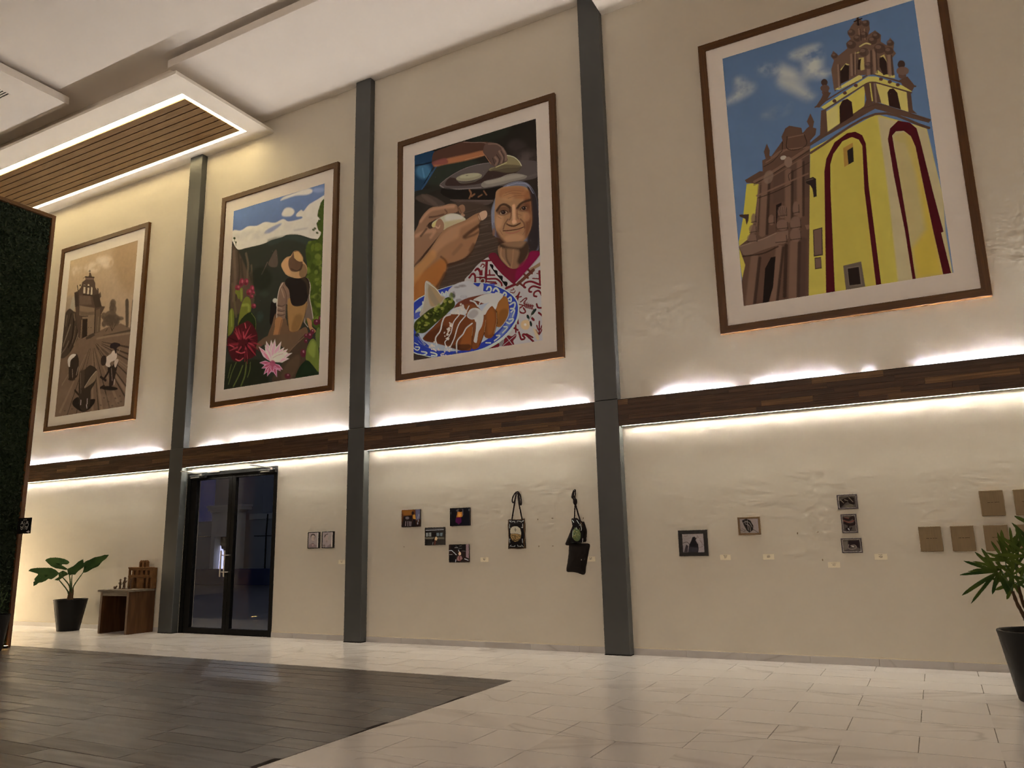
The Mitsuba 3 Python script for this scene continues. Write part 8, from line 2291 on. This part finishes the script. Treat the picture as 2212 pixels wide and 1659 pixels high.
for k, (y, lab) in enumerate(((-2.13, "tiny glowing floor uplight at the foot of the plant wall's end"), (-2.06, None), (-2.60, None), (-2.68, None))):
    if k == 1:
        y = -2.20
    u = thing("floor_uplight", lab or "tiny glowing floor uplight at the foot of the plant wall, beside the dark planter", "light", "floor uplights along the plant wall")
    part(u, "housing", box(-11.17, -11.13, y - 0.022, y + 0.022, 0.0, 0.030, 0.003), "m_black_metal")
    part(u, "lens", box(-11.166, -11.134, y - 0.018, y + 0.018, 0.0305, 0.033), "m_white_plate", emitter=lamp(UPLIGHT))


def pot(key, c, r1, r0, h, label, cat="plant pot"):
    x, y = c
    prof = [(0, 0.0), (r0 - 0.006, 0.0), (r0, 0.008), (r1 - 0.006, h - 0.03), (r1, h - 0.008), (r1 - 0.003, h), (r1 - 0.022, h), (r1 - 0.028, h - 0.01), (r1 - 0.034, h - 0.05), (0, h - 0.05)]
    part(key, "pot", lathe(prof, 56, (x, y, 0)), "m_pot", 40)
    part(key, "soil", lathe([(0, 0.0), (r1 - 0.034, 0.0), (r1 - 0.040, 0.008), (0, 0.016)], 40, (x, y, h - 0.05)), "m_soil", 50)


pl = thing("potted_bush", "dark leafy bush in a black planter at the foot of the plant wall", "plant")
pot(pl, (-10.985, -2.42), 0.195, 0.13, 0.46, "")
part(pl, "stem", join(*[sweep([(-10.985, -2.42, 0.40), (-10.985 + 0.10 * math.cos(a), -2.42 + 0.10 * math.sin(a), 0.58), (-10.985 + 0.13 * math.cos(a + .5), -2.42 + 0.13 * math.sin(a + .5), 0.74)], 0.005, 6) for a in (0.3, 1.7, 2.9, 4.2, 5.4)]), "m_stem")
rb = np.random.default_rng(4)
lv = []
for k in range(110):
    a, h = rb.uniform(0, 6.28), rb.uniform(0.46, 0.82)
    rr_ = rb.uniform(0.02, 0.14)
    c0 = np.array([-10.985 + rr_ * math.cos(a), -2.42 + rr_ * math.sin(a), h])
    d = np.array([math.cos(a), math.sin(a), rb.uniform(-.3, .9)])
    d /= np.linalg.norm(d)
    s = np.cross(d, rb.normal(size=3))
    s /= np.linalg.norm(s)
    L = rb.uniform(.04, .075)
    lv.append(trimesh.Trimesh([c0, c0 + d * L * .5 + s * L * .28, c0 + d * L, c0 + d * L * .5 - s * L * .28], [(0, 1, 2), (0, 2, 3)], process=False))
part(pl, "foliage", join(*lv), "m_hedge_pale", kind="stuff")

# ------------------------------------------------------------------ elephant-ear plant
ee = thing("potted_plant", "broad-leaved elephant ear plant in a tapered black pot beside the table", "plant")
PC = np.array([-12.62, -0.335])
LAT = np.array([0.54193643, 0.84041948])
DEP = np.array([-0.84041948, 0.54193643])
pot(ee, PC, 0.253, 0.165, 0.495, "")


def pl3(u, z, d=0.0):
    q = PC + LAT * u + DEP * d
    return np.array([q[0], q[1], z])


part(ee, "trunk", sweep([pl3(-.01, 0.44), pl3(-.012, 0.52), pl3(-.005, 0.60), pl3(0, 0.66)], [0.050, 0.046, 0.040, 0.030], 12), "m_trunk", 40)
LEAVES = {
    "a": ("-0.625 0.972 -0.594 1.003 -0.516 1.014 -0.396 1.012 -0.316 1.007 -0.252 0.971 -0.203 0.924 -0.215 0.891 -0.253 0.858 -0.300 0.826 -0.341 0.839 -0.378 0.807 -0.426 0.786 -0.475 0.783 -0.493 0.755 -0.530 0.737 -0.536 0.802 -0.518 0.812 -0.530 0.846 -0.491 0.901 -0.489 0.934 -0.560 0.959", (-0.206, 0.902), -0.20, (0.30, 0.55)),
    "b": ("-0.426 1.124 -0.408 1.146 -0.360 1.165 -0.279 1.168 -0.208 1.158 -0.145 1.139 -0.091 1.109 -0.071 1.085 -0.082 1.057 -0.117 1.047 -0.168 1.054 -0.183 1.043 -0.134 1.013 -0.086 0.977 -0.110 0.961 -0.172 0.974 -0.265 0.994 -0.327 1.025 -0.382 1.077", (-0.095, 0.970), 0.12, (-0.2, 0.8)),
    "c": ("-0.081 0.988 -0.012 1.021 0.035 1.065 0.054 1.093 0.123 1.132 0.136 1.074 0.166 1.050 0.134 0.993 0.066 0.938 0.030 0.882 -0.002 0.894 -0.042 0.879 -0.079 0.897", (-0.020, 0.890), -0.10, (0.5, -0.5)),
    "d": ("0.139 1.062 0.168 1.096 0.218 1.118 0.289 1.156 0.372 1.172 0.434 1.194 0.496 1.192 0.460 1.134 0.400 1.078 0.353 1.009 0.282 0.977 0.202 0.922 0.162 0.909 0.138 0.924 0.142 0.958 0.206 1.014 0.154 1.004", (0.150, 0.930), -0.02, (-0.80, 0.35)),
    "e": ("-0.208 0.924 -0.150 0.957 -0.086 0.920 -0.073 0.886 -0.122 0.865 -0.160 0.832 -0.208 0.800 -0.259 0.813 -0.202 0.856", (-0.120, 0.865), -0.06, (0.4, 0.3)),
}
STEMS = {"a": [(-0.024, 0.544, 0), (-0.037, 0.702, -.05), (-0.140, 0.843, -.14), (-0.206, 0.902, -.20)], "b": [(-0.015, 0.554, .02), (-0.033, 0.770, .06), (-0.060, 0.900, .10), (-0.095, 0.972, .12)], "c": [(0.006, 0.553, -.02), (-0.010, 0.747, -.06), (-0.016, 0.893, -.10)], "d": [(0.017, 0.542, 0), (0.024, 0.700, -.01), (0.150, 0.930, -.02)], "e": [(-0.021, 0.510, -.01), (-0.062, 0.636, -.03), (-0.187, 0.799, -.05), (-0.19, 0.82, -.06)]}


def big_leaf(spec, hub, d0, tilt):
    p = np.array(spec.split(), float).reshape(-1, 2)
    g = sg.Polygon(p).buffer(0)
    if g.geom_type != "Polygon":
        g = max(g.geoms, key=lambda q: q.area)
    ring = np.array(g.exterior.segmentize(0.02).coords)[:-1]
    hub = np.array(hub)
    V, F = [], []
    L, k = 6, len(ring)
    c = np.array(g.representative_point().coords[0]) if not g.contains(sg.Point(hub)) else hub
    for s in np.linspace(1, 0.12, L):
        q = c + (ring - c) * s
        out = q - hub
        r = np.linalg.norm(out, axis=1)
        ang = np.arctan2(out[:, 1], out[:, 0])
        dep = d0 + tilt[0] * out[:, 0] + tilt[1] * out[:, 1] - 0.25 * r ** 2 + 0.010 * np.sin(ang * 9) * s
        V += [pl3(a, b, e) for (a, b), e in zip(q, dep)]
    V.append(pl3(c[0], c[1], d0))
    for l in range(L - 1):
        for i in range(k):
            j = (i + 1) % k
            F += [(l * k + i, (l + 1) * k + i, (l + 1) * k + j), (l * k + i, (l + 1) * k + j, l * k + j)]
    for i in range(k):
        F.append(((L - 1) * k + i, len(V) - 1, (L - 1) * k + (i + 1) % k))
    return trimesh.Trimesh(np.array(V), F, process=False)


for k in "abcde":
    spec, hub, d0, tilt = LEAVES[k]
    lf = part(ee, "leaf", big_leaf(spec, hub, d0, tilt), "m_leaf", True)
    part(ee, "stalk", sweep(curve(np.array([pl3(*q) for q in STEMS[k]]), False, 5), [0.012 - 0.006 * t for t in np.linspace(0, 1, 5 * (len(STEMS[k]) - 1) + 1)], 8), "m_stem", True)

# ------------------------------------------------------------------ palm on the right
pm = thing("potted_palm", "slender fan palm in a tapered black pot at the right edge", "plant")
MC = np.array([0.600, -1.33])
pot(pm, MC, 0.288, 0.205, 0.500, "")
rp = np.random.default_rng(21)


def blade(o, d, L, w, droop, up):
    """one folded palm blade from o along d"""
    d = np.array(d, float) / np.linalg.norm(d)
    s = np.cross(d, up)
    s /= np.linalg.norm(s)
    nrm = np.cross(s, d)
    t = np.linspace(0, 1, 9)
    prof = np.interp(t, [0, .12, .45, .8, .93, 1], [.25, .6, 1, .85, .55, .12]) * w / 2
    c = o + d * (t * L)[:, None] + np.array([0, 0, -1.0]) * (droop * t ** 2.2 * L)[:, None]
    l, r = c + s * prof[:, None] + nrm * prof[:, None] * .45, c - s * prof[:, None] + nrm * prof[:, None] * .45
    V = np.stack([l, c, r], 1).reshape(-1, 3)
    F = []
    for i in range(8):
        for j in (0, 1):
            a = i * 3 + j
            F += [(a, a + 3, a + 4), (a, a + 4, a + 1)]
    return trimesh.Trimesh(V, F, process=False)


FANS = [  # hub, then blade tips (offsets in x, z) seen from the room, depth of the fan
    ((0.372, 0.925), [(-.213, .085), (-.251, -.023), (-.160, .020), (-.255, -.175), (-.198, -.238), (-.120, -.130), (-.052, -.165), (.045, -.170), (-.128, .150), (-.085, .180), (.06, -.14)], -0.10),
    ((0.440, 1.000), [(-.070, .155), (.005, .240), (-.02, .22), (.09, .19), (-.16, .03), (.12, .05), (.10, -.09)], 0.04),
    ((0.500, 1.060), [(.060, .190), (.000, .195), (.13, .16), (-.09, .13), (-.15, -.02), (.16, .06)], 0.02),
    ((0.470, 0.900), [(-.10, .10), (.02, .15), (.11, .08), (-.14, -.03), (.07, -.10), (-.06, -.14)], -0.04),
    ((0.640, 1.120), [(-.12, .17), (.0, .24), (.14, .20), (.22, .06), (.20, -.08), (-.18, .04)], 0.05),
    ((0.750, 0.980), [(.20, .12), (.26, .0), (.22, -.14), (.10, .20), (.12, -.20), (-.04, .2)], 0.0),
    ((0.600, 0.930), [(-.15, .10), (-.03, .20), (.12, .14), (.16, -.06), (-.12, -.12), (.03, -.18)], -0.16),
    ((0.690, 1.240), [(-.15, .10), (-.05, .2), (.08, .2), (.2, .1), (.2, -.04)], -0.05),
    ((0.415, 0.930), [(-.19, .07), (-.23, -.01), (-.10, .02), (-.06, -.13), (.02, -.12), (-.03, .12)], 0.20),
    ((0.520, 0.960), [(-.20, .11), (-.11, .20), (.02, .22), (-.22, -.02), (.10, .15), (-.16, -.13)], 0.14),
    ((0.590, 1.030), [(-.16, .16), (-.06, .23), (.07, .22), (.18, .10), (-.20, .02), (.12, -.12), (-.08, -.16)], -0.10),
    ((0.480, 0.830), [(-.13, -.05), (-.15, .04), (-.06, -.12), (.04, -.10), (-.02, .13)], 0.12),
    ((0.560, 0.860), [(-.10, -.06), (-.06, .10), (.03, .14), (.09, -.08), (-.11, .03), (.11, .04)], 0.08),
]
CANES = [((0.49, -1.38), (0.455, 0.78)), ((0.53, -1.30), (0.500, 0.82)), ((0.57, -1.36), (0.545, 0.86)), ((0.62, -1.28), (0.60, 0.90)), ((0.66, -1.37), (0.70, 0.88))]
for (bx_, by_), (tx, tz) in CANES:
    p = np.array([(bx_ + 0.05, by_, 0.44), (bx_ + 0.02, by_, 0.58), ((bx_ + tx) / 2, by_, 0.69), (tx, MC[1] + (by_ - MC[1]) * .6, tz)])
    q = curve(p, False, 5)
    part(pm, "cane", join(sweep(q, np.linspace(0.016, 0.011, len(q)) * (1 + 0.12 * np.sin(np.arange(len(q)) * 2.2)), 8), *[sweep([q[i], q[i] + np.array([rp.normal() * .012, rp.normal() * .012, .02])], 0.002, 4) for i in range(2, len(q), 2)]), "m_cane", 40)
for hub, tips, dep in FANS:
    h3 = np.array([hub[0], MC[1] + dep, hub[1]])
    blades = []
    for dx, dz in tips:
        L = math.hypot(dx, dz)
        dy = rp.uniform(-.35, .35) * L
        droop = rp.uniform(.02, .10)
        d = np.array([dx, dy, dz + droop * L])
        blades.append(blade(h3, d, np.linalg.norm(d), rp.uniform(.022, .032), droop, np.array([rp.normal() * .2, -1.0, rp.normal() * .3])))
    fan = part(pm, "fan", join(*blades), "m_palm", True)
    near = min(CANES, key=lambda q: abs(q[1][0] - hub[0]) + 0.3 * abs(q[1][1] - hub[1]))
    b = np.array([near[1][0], MC[1] + (near[0][1] - MC[1]) * .6, near[1][1] - .01])
    part(fan, "stalk", sweep(curve(np.array([b, (b + h3) / 2 + np.array([0, 0, .02]), h3]), False, 4), 0.0035, 6), "m_stem")

# ------------------------------------------------------------------ table with clay pieces
tb = thing("side_table", "small brown wooden table with solid sides beside the column", "table")
part(tb, "left_side", box(-11.655, -11.605, -0.480, -0.015, 0.0, 0.628, 0.003), "m_table_wood")
part(tb, "right_side", box(-11.020, -10.970, -0.480, -0.015, 0.0, 0.628, 0.003), "m_table_wood")
part(tb, "apron", box(-11.605, -11.020, -0.478, -0.440, 0.565, 0.628, 0.002), "m_table_top")
part(tb, "back_panel", box(-11.605, -11.020, -0.045, -0.020, 0.0, 0.628), "m_table_wood")
top = [(-11.700, -0.500), (-11.5, -0.512), (-11.3, -0.503), (-11.1, -0.515), (-10.96, -0.505), (-10.948, -0.35), (-10.952, -0.2), (-10.948, -0.035), (-11.3, -0.034), (-11.690, -0.035), (-11.705, -0.25)]
tm = slab_xy(sg.Polygon(curve(np.array(top), True, 3)).intersection(sg.box(-12, -1, -10, -0.03)), 0.628, 0.658)
part(tb, "top_slab", tm, "m_table_top", label="rough grey-brown slab")

md = thing("clay_building", "brown clay model of a two-storey building with a bell arch, on the table", "model")
BX0, BX1, BY0, BY1, BZ0, BZ1 = -11.535, -10.958, -0.105, -0.018, 0.658, 0.976
front = sg.box(BX0, BZ0, BX1, BZ1)
openings = []
for a, b in ((-11.507, -11.448), (-11.402, -11.345), (-11.300, -11.245), (-11.190, -11.130), (-11.085, -11.028)):
    openings.append(sg.box(a, 0.870, b, 0.938))
for a, b in ((-11.400, -11.320), (-11.165, -11.100), (-11.060, -10.990)):
    w = (b - a) / 2
    openings.append(sg.box(a, 0.662, b, 0.790).union(sg.Point((a + b) / 2, 0.790).buffer(w)))
for o in openings:
    front = front.difference(o)
part(md, "facade", prism_xz(front, BY0, BY0 + 0.022), "m_clay")
part(md, "block", box(BX0, BX1, BY0 + 0.060, BY1, BZ0, BZ1 - 0.004, 0.004), "m_clay")
part(md, "side_wall", box(BX1 - 0.014, BX1 + 0.002, BY0, BY1, BZ0, BZ1 + 0.004, 0.003), "m_clay")
part(md, "cornice", box(BX0 - 0.010, BX1 + 0.006, BY0 - 0.010, BY0 + 0.030, BZ1 - 0.006, BZ1 + 0.014, 0.004), "m_clay")
part(md, "string_course", box(BX0 - 0.003, BX1, BY0 - 0.006, BY0, 0.836, 0.850, 0.002), "m_clay")
for a, b in ((-11.507, -11.448), (-11.402, -11.345), (-11.300, -11.245), (-11.190, -11.130), (-11.085, -11.028)):
    part(md, "window_lintel", box(a - 0.006, b + 0.006, BY0 - 0.007, BY0, 0.938, 0.948, 0.002), "m_clay")
g = sg.box(-11.285, 0.985, -11.100, 1.070).union(sg.Point(-11.1925, 1.030).buffer(0.092).intersection(sg.box(-11.285, 1.03, -11.10, 1.095)))
for cxx in (-11.240, -11.150):
    g = g.difference(sg.box(cxx - 0.026, 0.985, cxx + 0.026, 1.040).union(sg.Point(cxx, 1.040).buffer(0.026)))
part(md, "bell_gable", prism_xz(g, BY0 - 0.004, BY0 + 0.040), "m_clay")


def figurine(x, y, h, arms, label, lean=0.0, hat=True):
    t = thing("clay_figurine", label, "figurine", "clay figurines on the side table")
    z = 0.658
    c = lambda dx, dz: (x + dx * h + lean * dz * h, y, z + dz * h)
    S = []
    parts = [[((-.13, .0), .05), ((-.08, .28), .06), ((0, .45), .085)], [((.14, .0), .05), ((.09, .26), .06), ((0, .45), .085)], [((0, .45), .085), ((0, .72), .10)], [((0, .78), .05), ((0, .88), .075)]]
    for a in arms:
        parts.append([((0, .70), .05), (a[0], .038), (a[1], .034)])
    man = []
    for ch in parts:
        for (p, r), (q, s) in zip(ch, ch[1:]):
            b = [manifold3d.Manifold.sphere(rr * h, 14).translate(c(*pp)) for pp, rr in ((p, r), (q, s))]
            man.append(manifold3d.Manifold.batch_hull(b))
    m = manifold3d.Manifold.batch_boolean(man, manifold3d.OpType.Add).refine_to_length(0.01)
    mm = m.to_mesh()
    body = trimesh.Trimesh(mm.vert_properties[:, :3], mm.tri_verts, process=True)
    trimesh.smoothing.filter_taubin(body, iterations=6)
    part(t, "body", body, "m_figure", 50)
    if hat:
        hx, hy, hz = c(0, .95)
        part(t, "hat", lathe([(0, 0), (.17 * h, -.02 * h), (.175 * h, 0.0), (.08 * h, .02 * h), (.07 * h, .09 * h), (0, .11 * h)], 20, (hx, hy, hz - .02 * h)), "m_figure", 40)
    part(t, "base", lathe([(0, 0), (.22 * h, 0), (.21 * h, .03 * h), (0, .035 * h)], 20, (x, y, z)), "m_figure", 40)


figurine(-11.450, -0.300, 0.150, [((-.20, .55), (-.30, .62)), ((.2, .55), (.26, .42))], "small dark clay figurine in a hat with an arm held out, on the table")
figurine(-11.368, -0.290, 0.180, [((-.18, .6), (-.22, .42)), ((.18, .58), (.30, .70))], "small dark clay figurine in the middle of the group on the table", 0.08)
figurine(-11.215, -0.300, 0.180, [((-.16, .55), (-.10, .36)), ((.20, .80), (.34, 1.0))], "small dark clay figurine raising one arm, before the model building", 0.12, False)
t = thing("clay_animal", "tiny dark clay animal at the front of the figurines on the table", "figurine")
am = []
ax, ay, az = -11.545, -0.315, 0.658
for chain in ([((-.028, .030), .013), ((.020, .030), .015)], [((.020, .030), .012), ((.036, .046), .010), ((.050, .044), .007)], [((-.024, .026), .007), ((-.026, .003), .005)], [((-.012, .026), .007), ((-.010, .003), .005)], [((.012, .026), .007), ((.010, .003), .005)], [((.024, .026), .007), ((.026, .003), .005)]):
    for (p, r), (q, s) in zip(chain, chain[1:]):
        am.append(manifold3d.Manifold.batch_hull([manifold3d.Manifold.sphere(rr, 12).translate((ax + pp[0], ay, az + pp[1])) for pp, rr in ((p, r), (q, s))]))
part(t, "body", manifold3d.Manifold.batch_boolean(am, manifold3d.OpType.Add), "m_figure", 50)

# ------------------------------------------------------------------ added fill globes behind the camera, and the lamp in the lobby
for k, x in enumerate((-13.0, -8.0, -3.0, 2.0)):
    p = thing("pendant_lamp", "warm globe pendant lamp added unseen behind the viewer to light the hall", "fill lamp", "added fill globes behind the viewer")
    part(p, "canopy", lathe([(0, 0), (0.07, 0), (0.06, -0.03), (0, -0.04)][::-1], 24, (x, -12.0, ZC)), "m_black_metal", 30)
    part(p, "cord", sweep([(x, -12.0, ZC - 0.03), (x, -12.0, 7.0), (x, -12.0, 5.2)], 0.006, 6), "m_black_metal")
    part(p, "globe", ball((x, -12.0, 4.86), 0.36, sub=3), "m_white_plate", True, emitter=lamp(FILL_GLOBE))
fl = thing("floor_lamp", "warm glowing column lamp behind the plant wall", "lamp")
LX, LY = -15.3, -1.25
part(fl, "base", lathe([(0, 0), (0.14, 0), (0.14, 0.02), (0, 0.03)], 32, (LX, LY, 0)), "m_black_metal", 30)
part(fl, "shade", lathe([(0.0, 0.0), (0.11, 0.01), (0.12, 0.65), (0.11, 1.30), (0.0, 1.31)], 32, (LX, LY, 0.06)), "m_white_plate", 40, emitter=lamp(LOBBY))
